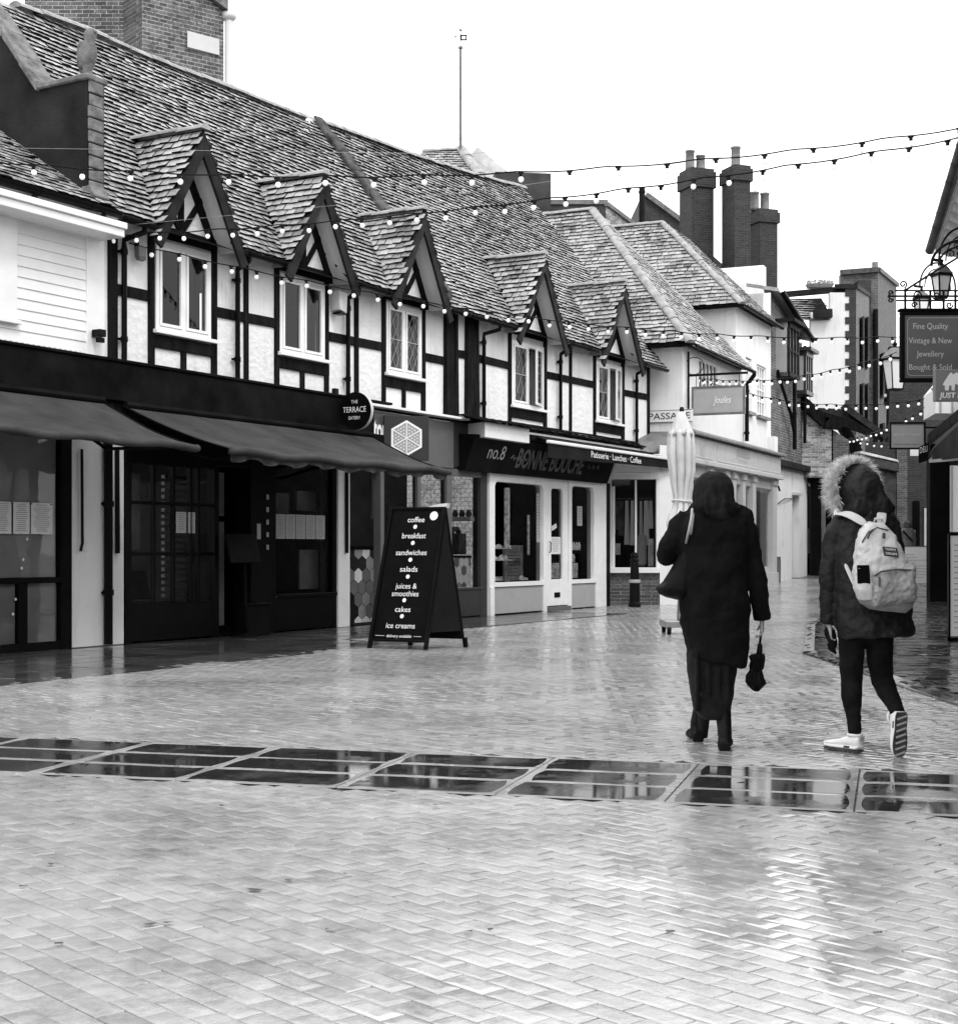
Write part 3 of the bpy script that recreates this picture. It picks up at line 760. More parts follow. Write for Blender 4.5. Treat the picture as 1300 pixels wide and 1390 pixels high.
# chairs seen through the eatery window
for k, (u, w) in enumerate(((1.45,.55),(2.05,.62))):
    c = fthing(A, 'cafe_chair', ['dark cafe chair behind the eatery glass, nearer the white post', 'dark cafe chair behind the eatery glass, nearer the doorway'][k], 'chair', 'chairs inside the eatery', u, w, .02)
    MB().box(-.2,.2,-.2,.2,.44,.48).build('seat', M['blackmat'], c, bevel=.01)
    MB().hexa([(-.2,.16,.5),(.2,.16,.5),(.2,.2,.5),(-.2,.2,.5)],[(-.2,.26,.9),(.2,.26,.9),(.2,.29,.9),(-.2,.29,.9)]).build('backrest', M['blackmat'], c, bevel=.01)
    for x in (-.17,.17):
        for y in (-.17,.17): MB().tube([(x,y,.44),(x*1.1,y*1.1,0)], .014, 8).build('leg', M['iron'], c)

# the juice shop between the eatery and the patisserie
mb = MB(); mb.box(5.86,9.0,-.06,.05,2.62,3.42); mb.box(5.86,10.1,-.03,.08,2.5,2.62)
mb.box(6.75,6.86,-.02,.12,0,2.6); mb.box(6.86,9.0,-.02,.1,.02,.5); mb.box(8.85,9.02,-.02,.12,.5,2.6); mb.box(7.9,8.0,-.015,.1,.5,2.6)
mb.build('shopfront', M['mgrey'], houseA, bevel=.006)
mb = MB(); mb.box(9.0,10.16,-.022,.1,.02,.5); mb.box(10.02,10.26,-.03,.14,0,2.95); mb.box(9.02,10.1,-.04,.1,.49,.53); mb.box(9.03,10.26,-.05,.06,2.66,3.44)
mb.build('shopfront', M['dgrey'], houseB, bevel=.006)
MB().quad((6.86,.04,.5),(8.85,.04,.5),(8.85,.04,2.5),(6.86,.04,2.5)).build('pane', M['glass'], houseA)
MB().quad((9.02,.04,.53),(10.02,.04,.53),(10.02,.04,2.5),(9.02,.04,2.5)).build('pane', M['glass'], houseB)
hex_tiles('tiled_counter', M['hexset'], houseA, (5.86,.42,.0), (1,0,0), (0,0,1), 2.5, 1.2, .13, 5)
MB().box(5.86,8.4,.38,1.0,1.2,1.26).build('counter_top', M['black'], houseA, bevel=.006)
mb = MB()
for u in (6.0,6.18,6.45): mb.lathe([(.03,0),(.07,.03),(.075,.06),(.02,.10)], (u,.6,1.26), 12)
mb.each('glassware', M['galv'], houseA, smooth=True)
mb = MB(); mb.box(7.0,7.3,.3,.34,1.9,2.3); mb.box(6.9,7.0,.25,.29,1.7,2.5); mb.each('interior_panel', M['mgrey'], houseA)
MB().quad((10.12,.06,.5),(10.12,1.6,.5),(10.12,1.6,2.6),(10.12,.06,2.6)).build('tiled_interior', M['glowroom'], houseB); MB().quad((8.9,.04,.51),(10.1,.04,.51),(10.1,1.6,.51),(8.9,1.6,.51)).build('window_floor', M['white'], houseB)
MB().box(9.88,10.1,.1,1.3,1.72,1.80).build('shelf', M['white'], houseB, bevel=.005)
mb = MB()
for k in range(7): mb.lathe([(.05,0),(.06,.06),(.03,.13)], (9.98, .2+k*.14, 1.80), 10)
mb.box(9.80,10.08,.3,.62,1.12,1.5); mb.tube([(9.8,.45,1.5),(9.84,.45,1.58),(10.0,.45,1.58),(10.06,.45,1.5)], .05, 8)
mb.each('appliance', M['goods'], houseB, smooth=False, bevel=.01)
hex_tiles('tiled_counter', [M['hexset'][3],M['hexset'][2],M['hexset'][0],M['hexset'][3]], houseB, (9.50,.22,.53), (1,0,0), (0,0,1), .6, .53, .10, 8)
MB().box(9.48,10.1,.2,.7,1.06,1.10).build('counter_top', M['black'], houseB, bevel=.004)

# signs along the terrace
s = fthing(A, 'round_sign', 'black round hanging sign of the eatery with white lettering', 'sign', None, 5.47, -.42, 3.31)
# disc perpendicular to the facade, its face turned down the street towards the square
mb = MB(); n = 40; ring = lambda x, r: [Vector((x, r*math.cos(2*math.pi*k/n), r*math.sin(2*math.pi*k/n))) for k in range(n)]
mb.loft([ring(-.045,.27), ring(-.05,.285), ring(.04,.285), ring(.045,.27)])
mb.build('disc', M['black'], s, smooth=False)
mb = MB(); mb.loft([ring(-.035,.29), ring(.035,.29)], 0, False); mb.build('rim', M['cream'], s)
for t_, z, h, w_ in (('THE',.115,.05,.12),('TERRACE',-.02,.085,.42),('EATERY',-.13,.05,.21)):
    text('lettering', t_, (-.052,0,z), (0,-1,0), (0,0,1), h, M['lit'], s, w_, .003)
MB().bar((0,.42,.24),(0,.0,.24),.03,.03).bar((0,.42,.24),(0,.36,.24),.09,.25).build('bracket', M['iron'], s)

mats_ = M['lit']
s = fthing(A, 'shop_sign', 'white raised letters on the grey fascia, cut off by the hexagon sign', 'sign', None, 6.50, -.065, 2.97)
text('lettering', 'tori', (.14,-.012,0), (1,0,0), (0,0,1), .34, M['lit'], s, .42, .02, bold=.03)
MB().box(-.10,.66,-.006,.0,-.05,.02).build('backing_rail', M['mgrey'], s)

s = fthing(A, 'hexagon_sign', 'square dark projecting sign bearing a white honeycomb hexagon', 'sign', None, 6.98, -.36, 3.0)
s.rotation_euler.z = A.ang - R(46)
MB().box(-.37,.37,-.03,.03,-.36,.36).build('board', plain('dark_sign_board', .02, .5, .3, 3, 30, 0), s, bevel=.006)
mb = MB(); hx = lambda r, a0=0, y=-.034: [Vector((r*math.sin(math.pi/3*k+a0), y, r*math.cos(math.pi/3*k+a0))) for k in range(6)]
mb.loft([hx(.29), hx(.255)], 0, False)
for k in range(3):
    a = math.pi/3*k; v = Vector((math.sin(a),0,math.cos(a))); mb.bar(v*.26+Vector((0,-.036,0)), -v*.26+Vector((0,-.036,0)), .016, .006, (0,1,0))
mb.build('logo', M['lit'], s)
MB().poly(hx(.262, 0, -.032)).build('logo_ground', M['litg'], s)
mb = MB()
for k in range(6):
    a = math.pi/3*k+math.pi/6; e1 = Vector((math.sin(a),0,math.cos(a))); e2 = Vector((math.cos(a),0,-math.sin(a)))
    for i in range(1,5):
        for j in range(i):
            c = e1*(.05+.046*i-.01)+e2*((j-(i-1)/2)*.05)
            if c.length < .235 and abs((j-(i-1)/2)*.05) < (.05+.046*i)*.5: mb.poly([c+Vector((.012*math.cos(t*1.0472),-.0345,.012*math.sin(t*1.0472))) for t in range(6)])
mb.each('honeycomb_cell', M['lit'], s)
MB().bar((.1,.03,.3),(.3,.35,.3),.03,.03).bar((.1,.03,-.3),(.3,.35,-.3),.03,.03).each('bracket', M['iron'], s)

s = fthing(A, 'shop_sign', 'leaning black fascia board of the patisserie with dull raised capitals', 'sign', None, 9.2, -.1, 2.62)
def slant(u, z, d=0.0):      # points on the leaning face, bottom set back
    t = z/.6; return Vector((u, -.08-.22*t-d, z))
MB().hexa([slant(0,-.02),slant(6.0,-.02),Vector((6.0,.1,-.02)),Vector((0,.1,-.02))],[slant(0,.6),slant(6.0,.6),Vector((6.0,.1,.62)),Vector((0,.1,.62))]).build('board', M['blackmat'], s, bevel=.005)
ez = (slant(0,.6)-slant(0,0)).normalized()
text('lettering', 'no.8', slant(.92,.22,.004), (1,0,0), ez, .26, M['litg'], s, .62, .003)
text('lettering', 'BONNE BOUCHE', slant(3.15,.12,.004), (1,0,0), ez, .36, M['litd'], s, 2.85, .01, shear=.0, bold=.025)
mb = MB()
for c0 in (1.5,4.75):
    for k in range(3):
        u = c0+k*.22; mb.tube([slant(u,.26,.006),slant(u+.06,.32,.006),slant(u+.12,.24,.006),slant(u+.18,.29,.006)], [.008,.014,.014,.006], 6)
mb.each('scroll_ornament', M['litd'], s)
MB().hexa([slant(6.02,-.01),slant(6.1,-.01),Vector((6.1,.4,-.01)),Vector((6.02,.4,-.01))],[slant(6.02,.55),slant(6.1,.55),Vector((6.1,.4,.55)),Vector((6.02,.4,.55))]).build('end_cheek', M['greypaint'], s)

# patisserie shopfront (white joinery, three rounded lights, grey stall risers)
mb = MB(); w0, w1 = -.06, .1
def rlight(mb, a, b, c, d, A0, A1, B0, B1, r=.12):
    """frame panel A0..A1 x B0..B1 with a rounded-headed opening a..b x c..d"""
    mb.box(A0,a,w0,w1,B0,B1); mb.box(b,A1,w0,w1,B0,B1); mb.box(a,b,w0+.001,w1,B0,c); mb.box(a,b,w0+.001,w1,d,B1)
    for s, x in ((1,a),(-1,b)):
        pts = [(x,w0+.002,d)]+[(x+s*r*(1-math.sin(t)),w0+.002,d-r*(1-math.cos(t))) for t in [math.pi/2*k/6 for k in range(7)]]
        mb.prism(pts, (0,w1-w0-.004,0))
rlight(mb, 10.5,12.46,.60,2.46, 10.30,12.60,.52,2.66)
rlight(mb, 13.73,14.78,.60,2.50, 13.60,15.15,.52,2.66)
mb.box(10.30,10.45,w0-.02,w1,0,.52); mb.box(12.48,12.62,w0,w1,0,.52); mb.box(13.58,13.72,w0,w1,0,.52); mb.box(14.90,15.4,w0,w1,0,.52); mb.box(15.15,15.40,w0+.003,w1,.52,2.66)
mb.build('shopfront', M['white'], houseB, bevel=.008)
MB().box(10.45,12.48,w0+.03,w1,.02,.515).box(13.72,14.90,w0+.03,w1,.02,.515).each('stall_riser', M['greypaint'], houseB, bevel=.005)
MB().box(15.40,15.62,-.05,.3,0,2.66).build('end_post', M['black'], houseB, bevel=.006)
mb = MB(); w0, w1 = -.035, .05
rlight(mb, 12.84,13.36,.62,2.42, 12.62,13.58,.10,2.66, .09)
dr = mb.build('door', M['white'], houseB, bevel=.006)
MB().box(12.98,13.22,-.045,-.034,.26,.36).build('letter_plate', M['black'], dr)
MB().box(12.62,13.58,-.12,.1,0,.08).build('door_step', M['mgrey'], houseB)
MB().tube([(12.71,-.06,1.15),(12.71,-.09,1.17),(12.71,-.09,1.35),(12.71,-.06,1.37)], .012, 8).build('handle', M['iron'], dr)
MB().quad((12.84,.01,.62),(13.36,.01,.62),(13.36,.01,2.42),(12.84,.01,2.42)).build('pane', M['glass'], dr)
MB().quad((10.5,.02,.6),(12.46,.02,.6),(12.46,.02,2.46),(10.5,.02,2.46)).quad((13.73,.02,.6),(14.78,.02,.6),(14.78,.02,2.5),(13.73,.02,2.5)).each('pane', M['glass'], houseB)
mb = MB(); mb.quad((10.2,3,0),(15.6,3,0),(15.6,3,3),(10.2,3,3)); mb.quad((10.2,.1,.015),(15.6,.1,.015),(15.6,3,.015),(10.2,3,.015)); mb.quad((10.2,.1,2.9),(15.6,.1,2.9),(15.6,3,2.9),(10.2,3,2.9)); mb.quad((15.5,.1,0),(15.5,3,0),(15.5,3,3),(15.5,.1,3)); mb.quad((10.22,.1,0),(10.22,3,0),(10.22,3,3),(10.22,.1,3))
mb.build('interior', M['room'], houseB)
mb = MB()
for z in (1.22,1.0): mb.box(10.52,11.5,.12,.5,z,z+.02)
mb.box(11.85,11.93,.4,.48,.6,2.4); mb.box(10.55,10.95,.5,.54,2.15,2.2)
mb.box(10.55,11.9,.9,.93,2.2,2.23); mb.box(13.9,14.2,.8,.83,1.6,1.66); mb.box(12.9,12.95,.5,.53,1.1,1.9); mb.each('display_shelf', M['glowgoods'], houseB)
mb = MB(); rr = random.Random(3)
for z in (1.02,1.24,.62):
    u = 10.56
    while u < 12.3:
        s_ = rr.uniform(.04,.10); mb.lathe([(s_*.9,0),(s_,s_*.4),(s_*.5,s_*.9),(.01,s_)], (u,.22+rr.uniform(-.06,.06),z), 8); u += s_*2.6
        if z > 1 and u > 11.4: break
for k in range(16): mb.lathe([(.03,0),(.035,.1),(.012,.17)], (13.8+rr.uniform(0,.9),.2+rr.uniform(0,.2),.95+rr.choice((0,.25))), 8)
mb.box(13.75,14.75,.3,.75,.62,.93)
mb.each('pastry', M['glowgoods'], houseB, smooth=True)
sheet_with_lines(houseB, 'notice', (12.30,.012,1.35), (1,0,0), (0,0,1), .15, .95, 14, 'litg'); sheet_with_lines(houseB, 'notice', (12.86,.0,1.12), (1,0,0), (0,0,1), .46, .34, 7, 'paper')
sheet_with_lines(houseB, 'notice', (12.95,.0,1.58), (.95,0,.3), (-.3,0,.95), .22, .09, 2, 'paper'); sheet_with_lines(houseB, 'notice', (14.12,.012,1.7), (1,0,0), (0,0,1), .24, .4, 6, 'litg')
sheet_with_lines(houseB, 'notice', (13.75,.012,.98), (1,0,0), (0,0,1), .06, 1.15, 12, 'litg')
b = fthing(A, 'window_board', 'pale printed board leaning inside the patisserie window', 'board', None, 11.2, .16, .62)
sheet_with_lines(b, 'printed_face', (0,-.03,0), (1,.04,.0), (.09,.05,.86), .82, .78, 9, 'goodsl'); MB().hexa([(0,-.02,0),(.82,.0,0),(.82,.02,0),(0,.0,0)],[(.08,.03,.66),(.9,.05,.66),(.9,.07,.66),(.08,.05,.66)]).build('backing', M['greypaint'], b)
text('lettering', 'café', (.45,-.01,.30), (1,.04,0), (.09,.05,.86), .1, M['goods'], b, .5, .01)

# white box over the join of the two shops, tiled skirt, white rail
MB().hexa([(9.30,-.52,3.17),(11.02,-.5,3.17),(11.02,0,3.17),(9.55,0,3.17)],[(9.30,-.52,3.44),(11.02,-.5,3.44),(11.02,0,3.44),(9.55,0,3.44)]).build('boxed_soffit', M['white'], houseB, bevel=.006)
tile_roof([(9.0,-.62,3.44),(11.1,-.62,3.44),(11.1,0,3.56),(9.0,0,3.56)], (1,0,0), 'tiled_skirt', houseB, plain('dark_skirt_tiles', .03, .4, .5, 5, 40, .003), .2, .26)
tile_roof([(11.1,-.34,3.44),(17.9,-.34,3.44),(17.9,0,3.60),(11.1,0,3.60)], (1,0,0), 'tiled_skirt', houseB, bpy.data.materials['dark_skirt_tiles'], .13, .3)
MB().box(6.2,9.3,-.22,0,3.47,3.51).build('white_rail', M['white'], houseA, bevel=.004)
MB().box(11.03,17.9,-.3,0.02,3.34,3.42).build('white_rail', M['white'], houseB, bevel=.006)

# awnings
def awning(label, u0, u1, zt, wt, zf, wf, mat, sag=.04, val=.12, roll=.045, u1f=None, stripes=True):
    a = fthing(A, 'awning', label, 'awning', None, 0, 0, 0)
    n, k = 60, 14; mb = MB(); u1f = u1f or u1
    rings = []
    for j in range(k+1):
        q = j/k; rw = []
        for i in range(n+1):
            p = i/n; ue = u0+(u1+(u1f-u1)*q-u0)*p
            z = zt+(zf-zt)*q - sag*math.sin(math.pi*q) - .035*math.sin(math.pi*q)*abs(math.sin(p*math.pi*5)) + (.016*math.sin(p*23)*q) + .02*noise.noise(Vector((p*9,q*2.5,u0)))*math.sin(math.pi*min(1,q*1.2))
            rw.append(Vector((ue, wt+(wf-wt)*q, z)))
        rings.append(rw)
    mb.loft(rings, 0, False, False)
    mb.build('canopy', mat, a, smooth=True)
    mb = MB()
    mb.tube([rings[-1][0]+Vector((-.03,0,-.01))]+[x+Vector((0,-.01,-.02)) for x in rings[-1]]+[rings[-1][-1]+Vector((.03,0,-.01))], roll, 10)
    v = []
    for q in (0,.5,1):
        v.append([x+Vector((0, .02+.03*q*math.sin(i*1.7), -.03-val*q*(1+.25*math.sin(i*.9)))) for i, x in enumerate(rings[-1])])
    mb.loft(v, 0, False, False)
    mb.build('valance', mat, a, smooth=True)
    mb = MB()
    for uu in (u0+.35, u1-.35):
        mid = Vector((uu+.35*(1 if uu < (u0+u1)/2 else -1), (wt+wf)/2, zf-.05))
        mb.tube([(uu, -.08, zt-.35), mid], .022, 8); mb.tube([mid, (uu, wf+.03, zf-.04)], .02, 8)
    mb.each('folding_arm', M['iron'], a)
    mb = MB(); mb.tube([(u0,wt-.02,zt+.02),(u1,wt-.02,zt+.02)], .05, 10); mb.build('roller', M['blackmat'], a)
    mb = MB()
    for e in (0,-1): mb.tube([r[e]+Vector((0,0,.004)) for r in rings], .012, 6)
    mb.each('side_hem', M['blackmat'], a)
    return a
awning('weathered grey canvas awning over the left window, cut off by the picture edge', -4.2, .34, 3.01, -.14, 2.42, -1.62, M['awning'], .05, .03)
awning('long grey canvas awning of the eatery with rolled front edge', .72, 6.30, 2.99, -.14, 2.39, -1.85, M['awning'], .05, .10, .045, 5.78)
# cream post furniture: awning cranks hanging on the white posts
mb = MB(); mb.tube([(.10,-.04,2.42),(.10,-.05,1.28),(.07,-.05,1.18)], .018, 8); mb.tube([(.72,-.03,2.45),(.72,-.04,1.15)], .03, 8); mb.tube([(5.72,-.07,2.4),(5.72,-.07,1.15)], .03, 8)
mb.each('awning_crank', M['iron'], houseA)
# patisserie awning, half wound in: white rails, black valance with lettering
a = fthing(A, 'awning', 'black half-closed awning of the patisserie with white rails and white script', 'awning', None, 0, 0, 0)
MB().box(11.25,18.2,-.42,-.1,3.24,3.36).build('cassette', M['blackmat'], a, bevel=.02)
MB().hexa([(11.1,-.86,3.19),(17.2,-.86,3.19),(18.1,-.4,3.30),(11.5,-.4,3.30)],[(11.1,-.86,3.215),(17.2,-.86,3.215),(18.1,-.4,3.34),(11.5,-.4,3.34)]).build('canopy', M['awnblack'], a)
MB().box(11.02,17.3,-.92,-.84,3.16,3.22).build('front_rail', M['white'], a, bevel=.012)
MB().hexa([(11.05,-.86,2.90),(17.25,-.86,3.0),(17.25,-.84,3.0),(11.05,-.84,2.90)],[(11.05,-.88,3.16),(17.25,-.88,3.16),(17.25,-.86,3.16),(11.05,-.86,3.16)]).build('valance', M['awnblack'], a)
text('lettering', 'Patisserie · Lunches · Coffee', (14.1,-.885,3.005), (1,0,0), (0,.04,1), .125, M['lit'], a, 2.45, .004)
mb = MB(); mb.bar((11.5,-.15,3.2),(12.4,-.5,3.14),.04,.03); mb.bar((12.4,-.5,3.14),(11.6,-.84,3.17),.04,.03); mb.each('folding_arm', M['white'], a)

# menu stand in the eatery doorway
st = fthing(A, 'menu_stand', 'black lectern menu stand on a round foot in the eatery doorway', 'menu stand', None, 2.95, -.28, 0)
MB().lathe([(.21,0),(.21,.012),(.05,.03),(.022,.05)], (0,0,0), 24).build('foot', M['blackmat'], st)
MB().tube([(0,0,.04),(.01,0,.5),(0.05,0.05,1.18)], .022, 10).build('pole', M['blackmat'], st, smooth=True)
MB().hexa([(-.36,-.06,1.02),(.30,-.06,1.02),(.30,-.02,1.02),(-.36,-.02,1.02)],[(-.36,.05,1.42),(.30,.05,1.42),(.30,.09,1.42),(-.36,.09,1.42)]).build('board', M['blackmat'], st, bevel=.006)
# cigarette-black power box at the column foot
bx = fthing(A, 'floor_box', 'low black box at the foot of the dark column beside the doorway', 'box', None, 3.3, -.12, 0)
MB().box(-.22,.3,-.1,.1,0,.42).build('case', M['blackmat'], bx, bevel=.01); MB().box(-.24,.32,-.12,.12,.42,.45).build('lid', M['black'], bx, bevel=.006)

# A-board
X0, Y0 = 0, 0
def gp(px, py):      # a point of the flat street
    Y = F*H/(py-HY); return Vector(((px-CX)/F*Y, Y, 0))
f1, f2, b2 = gp(501,880), gp(577,882.5), gp(618,877)
ab = thing('a_board', 'tall black pavement A-board listing coffee to ice creams in white', 'A-board', (f1+f2)/2)
ex = Vector(((f2-f1).x, (f2-f1).y, 0)); wd = ex.length; ex.normalize(); ey = Vector((-ex.y, ex.x, 0))    # ey away from the viewer
th = math.atan2(ex.y, ex.x); ab.rotation_euler.z = th
hb = 1.70; dep = .62
FP = lambda x, q, d=0.0: Vector((x+.12*q, .012+dep/2*q-d, hb*q))    # the front leaf leans back
hw = wd/2
MB().hexa([FP(-hw,.06),FP(hw,.06),FP(hw,.06,-.03),FP(-hw,.06,-.03)],[FP(-hw+.02,1),FP(hw-.02,1),FP(hw-.02,1,-.03),FP(-hw+.02,1,-.03)]).build('front_panel', M['blackmat'], ab, bevel=.005)
mb = MB()
for s in (-1,1): mb.bar(FP(s*hw,0,.004), FP(s*(hw-.02),1.0,.004), .045, .05, (0,1,0))
mb.bar(FP(-hw,.06,.006),FP(hw,.06,.006),.03,.04,(0,1,0)); mb.bar(FP(-hw,1,.006),FP(hw,1,.006),.03,.04,(0,1,0)); mb.build('front_frame', M['black'], ab, bevel=.004)
BP = lambda x, q, d=0.0: Vector((x+.12*q+.2*(1-q), dep+.07-dep/2*q+d, hb*q))
MB().hexa([BP(-hw,.06),BP(hw,.06),BP(hw,.06,-.03),BP(-hw,.06,-.03)],[BP(-hw+.02,1),BP(hw-.02,1),BP(hw-.02,1,-.03),BP(-hw+.02,1,-.03)]).build('back_panel', M['blackmat'], ab, bevel=.005)
for s in (-1,1): MB().bar(BP(s*hw,0), BP(s*hw,.07), .045, .05, (0,1,0)).build('foot', M['black'], ab)
MB().hexa([FP(hw-.01,.12,-.02),BP(hw-.01,.12),BP(hw-.012,.12),FP(hw-.012,.12,-.02)],[FP(hw-.03,.98,-.02),BP(hw-.03,.98),BP(hw-.032,.98),FP(hw-.032,.98,-.02)]).build('side_cloth', M['awnblack'], ab)
ezb = (FP(0,1)-FP(0,0)).normalized(); exb = Vector((1,0,0))
rows = [('coffee',.925,.24),('breakfast',.81,.34),('sandwiches',.69,.44),('salads',.572,.25),('juices &',.452,.30),('smoothies',.398,.38),('cakes',.287,.22),('ice creams',.172,.41)]
for t_, q, w_ in rows: text('lettering', t_, FP(0,q-.025,.006), exb, ezb, .066, M['lit'], ab, w_*.96, .004)
text('lettering', 'delivery available', FP(0,.082,.006), exb, ezb, .036, M['lit'], ab, .34, .004)
mb = MB()
for q in (.868,.752,.632,.512,.345,.232): mb.poly([FP(0,q,.009)+exb*(.026*math.cos(2*math.pi*k/16))+ezb*(.026*math.sin(2*math.pi*k/16)) for k in range(16)])
mb.poly([FP(hw-.15,.945,.009)+exb*(.055*math.cos(2*math.pi*k/20))+ezb*(.055*math.sin(2*math.pi*k/20)) for k in range(20)])
mb.each('dot', M['lit'], ab)
MB().bar(FP(-hw+.06,.092,.009),FP(-.2,.092,.009),.004,.004,(0,1,0)).bar(FP(.2,.092,.009),FP(hw-.08,.092,.009),.004,.004,(0,1,0)).each('rule', M['lit'], ab)
MB().hexa([FP(hw-.32,1.0),FP(hw,1.0),FP(hw,1.0,-.08),FP(hw-.32,1.0,-.08)],[FP(hw-.16,1.025),FP(hw,1.035),FP(hw,1.035,-.08),FP(hw-.16,1.025,-.08)]).build('paper_scrap', M['cream'], ab)
# ================================================================== the corner shop at the passage (C) and the street beyond
C = Fr(4.62, 33.5, .414, .910)
def cz(u): return gz(C.world(u,0).y)
hC = fthing(C, 'corner_shop', 'white rendered corner shop with steep hipped roof and pale panelled shopfront', 'shop')
mb = MB()
wall_holes(mb, 0, 5.6, 3.5, 6.2, [(1.35,3.0,4.85,5.75)], 0, .12)
mb.quad((0,0,3.0),(0,7,3.0),(0,7,6.2),(0,0,6.2))
mb.build('wall', M['render'], hC)
# upper window (pale bars, drawn blind)
mb = MB(); mb.box(1.35,3.0,.02,.09,4.85,4.92); mb.box(1.35,3.0,.02,.09,5.68,5.75)
for i in range(6): mb.box(1.35+i*.32,1.40+i*.32,.022,.088,4.92,5.68)
fw = mb.build('window', M['white'], hC)
MB().quad((1.35,.07,4.85),(3.0,.07,4.85),(3.0,.07,5.75),(1.35,.07,5.75)).build('blind', M['cream'], fw); MB().quad((1.35,.05,4.85),(3.0,.05,4.85),(3.0,.05,5.75),(1.35,.05,5.75)).build('pane', M['glassw'], fw)
# roof: hipped end towards the street
ez, ew, s2 = 5.88, -.30, 1.16
ap = (2.45, 3.05, ez+s2*3.35)
apl = (2.45, 8.5, ap[2])
E0, E1, E2 = (-.34, ew, ez), (5.2, ew, ez), (-.34, 8.5, ez)
tile_roof([E0, E1, ap], (1,0,0), 'roof', hC, M['tile2'], .12, .17, .018, butt=.012)
tile_roof([E2, E0, ap, apl], (0,1,0), 'roof', hC, M['tile2'], .12, .17)
MB().quad(E1, ap, apl, (5.2,8.5,ez)).build('back_slope', M['tile2'], hC)
ridge_run(E0, ap, 'hip_tiles', hC, M['ridge'], .13, .42); ridge_run(E1, ap, 'hip_tiles', hC, M['ridge'], .09, .42); ridge_run(ap, apl, 'ridge_tiles', hC, M['ridge'], .12)
gutter(hC, (-.3,ew-.06,ez-.05), (5.2,ew-.06,ez-.05), .065); gutter(hC, (-.40,8,ez-.05), (-.40,-.34,ez-.05), .065)
MB().quad((-.3,ew,ez-.03),(5.3,ew,ez-.03),(5.3,.05,ez+.02),(-.3,.05,ez+.02)).quad((-.3,ew,ez-.03),(-.3,8,ez-.03),(.05,8,ez+.02),(.05,ew,ez+.02)).build('soffit_board', M['timber'], hC)
pipe(hC, 5.52, -.09, 4.05, 5.5, (5.3,-.34,5.82), .055)
# shopfront with pilasters, panelled fascia and lead-topped cornice
mb = MB()
mb.hexa([(-.15,-.36,3.82),(9.0,-.36,3.82),(9.0,0,3.86),(-.15,0,3.86)],[(-.15,-.36,3.88),(9.0,-.36,3.88),(9.0,0,4.02),(-.15,0,4.02)])
mb.build('cornice', M['lead'], hC, bevel=.01)
mb = MB(); mb.box(-.05,8.85,-.22,.02,3.24,3.82); mb.box(-.08,8.9,-.30,.0,3.18,3.28)
for a, b in ((.05,1.9),(2.15,6.3),(6.55,8.75)):
    mb.box(a,b,-.232,-.2,3.75,3.79); mb.box(a,b,-.232,-.2,3.33,3.37); mb.box(a,a+.05,-.234,-.2,3.37,3.75); mb.box(b-.05,b,-.234,-.2,3.37,3.75)
mb.build('fascia', M['cream'], hC, bevel=.008)
text('lettering', 'JOULES', (4.6,-.236,3.57), (1,0,0), (0,0,1), .2, M['greypaint'], hC, 1.3, .004); text('lettering', 'EST. LOCAL', (4.6,-.236,3.45), (1,0,0), (0,0,1), .06, M['greypaint'], hC, .9, .004)
mb = MB()
for a, b in ((0,.35),(1.7,1.95),(3.1,3.45),(3.9,4.2),(4.9,5.15),(5.95,6.25),(8.25,8.65)):
    z0 = cz((a+b)/2)-.05
    mb.box(a,b,-.16,.02,z0,3.2); mb.box(a-.03,b+.03,-.20,.02,z0,z0+.38); mb.box(a-.03,b+.03,-.20,.02,3.0,3.18)
mb.box(0,8.6,-.10,.02,2.88,3.2)
mb.build('pilaster', M['cream'], hC, bevel=.01)
mb = MB(); mb.box(.35,8.25,.0,.06,-.05,.75); mb.build('stall_riser', M['cream'], hC)
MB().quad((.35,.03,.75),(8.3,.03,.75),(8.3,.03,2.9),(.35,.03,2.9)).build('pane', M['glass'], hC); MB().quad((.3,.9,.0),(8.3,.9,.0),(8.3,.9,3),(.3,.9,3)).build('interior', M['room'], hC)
# recessed entrance panel that reads pale beside the end pilaster
MB().hexa([(6.25,.05,.2),(8.25,.05,.2),(8.25,.07,.2),(6.25,.07,.2)],[(6.25,.05,2.8),(8.25,.05,2.8),(8.25,.07,2.8),(6.25,.07,2.8)]).build('entrance_panel', M['cream'], hC)
# window bay looking down the square: brick plinth, white frame, clothes inside
def WQ(X, Y, z): v = C.local(X, Y); return Vector((v.x, v.y, z))
def wbox(mb, xa, xb, ya, yb, z0, z1, mat=0):
    return mb.hexa([WQ(xa,ya,z0),WQ(xb,ya,z0),WQ(xb,yb,z0),WQ(xa,yb,z0)],[WQ(xa,ya,z1),WQ(xb,ya,z1),WQ(xb,yb,z1),WQ(xa,yb,z1)], mat)
yb = 32.25
wbox(MB(), 2.55,3.93,yb,yb+.25,-.02,.70).build('brick_plinth', M['brickd'], hC)
mb = MB(); wbox(mb,2.5,3.95,yb-.10,yb+.25,.70,.82); wbox(mb,2.55,2.9,yb-.02,yb+.1,.82,2.75); wbox(mb,2.9,2.97,yb-.03,yb+.1,.82,2.6); wbox(mb,3.41,3.45,yb,yb+.08,.82,2.74); wbox(mb,3.87,3.95,yb-.04,yb+.1,.82,2.75)
wbox(mb,2.5,3.95,yb-.06,yb+.25,2.75,3.3); wbox(mb,2.7,3.75,yb-.07,yb+.2,2.86,2.9); wbox(mb,2.7,3.75,yb-.07,yb+.2,3.12,3.16)
mb.hexa([WQ(3.95,yb-.02,-.02),WQ(4.75,33.2,-.02),WQ(4.6,33.4,-.02),WQ(3.95,yb+.25,-.02)],[WQ(3.95,yb-.02,3.5),WQ(4.75,33.2,3.5),WQ(4.6,33.4,3.5),WQ(3.95,yb+.25,3.5)])
mb.build('shopfront', M['white'], hC, bevel=.008)
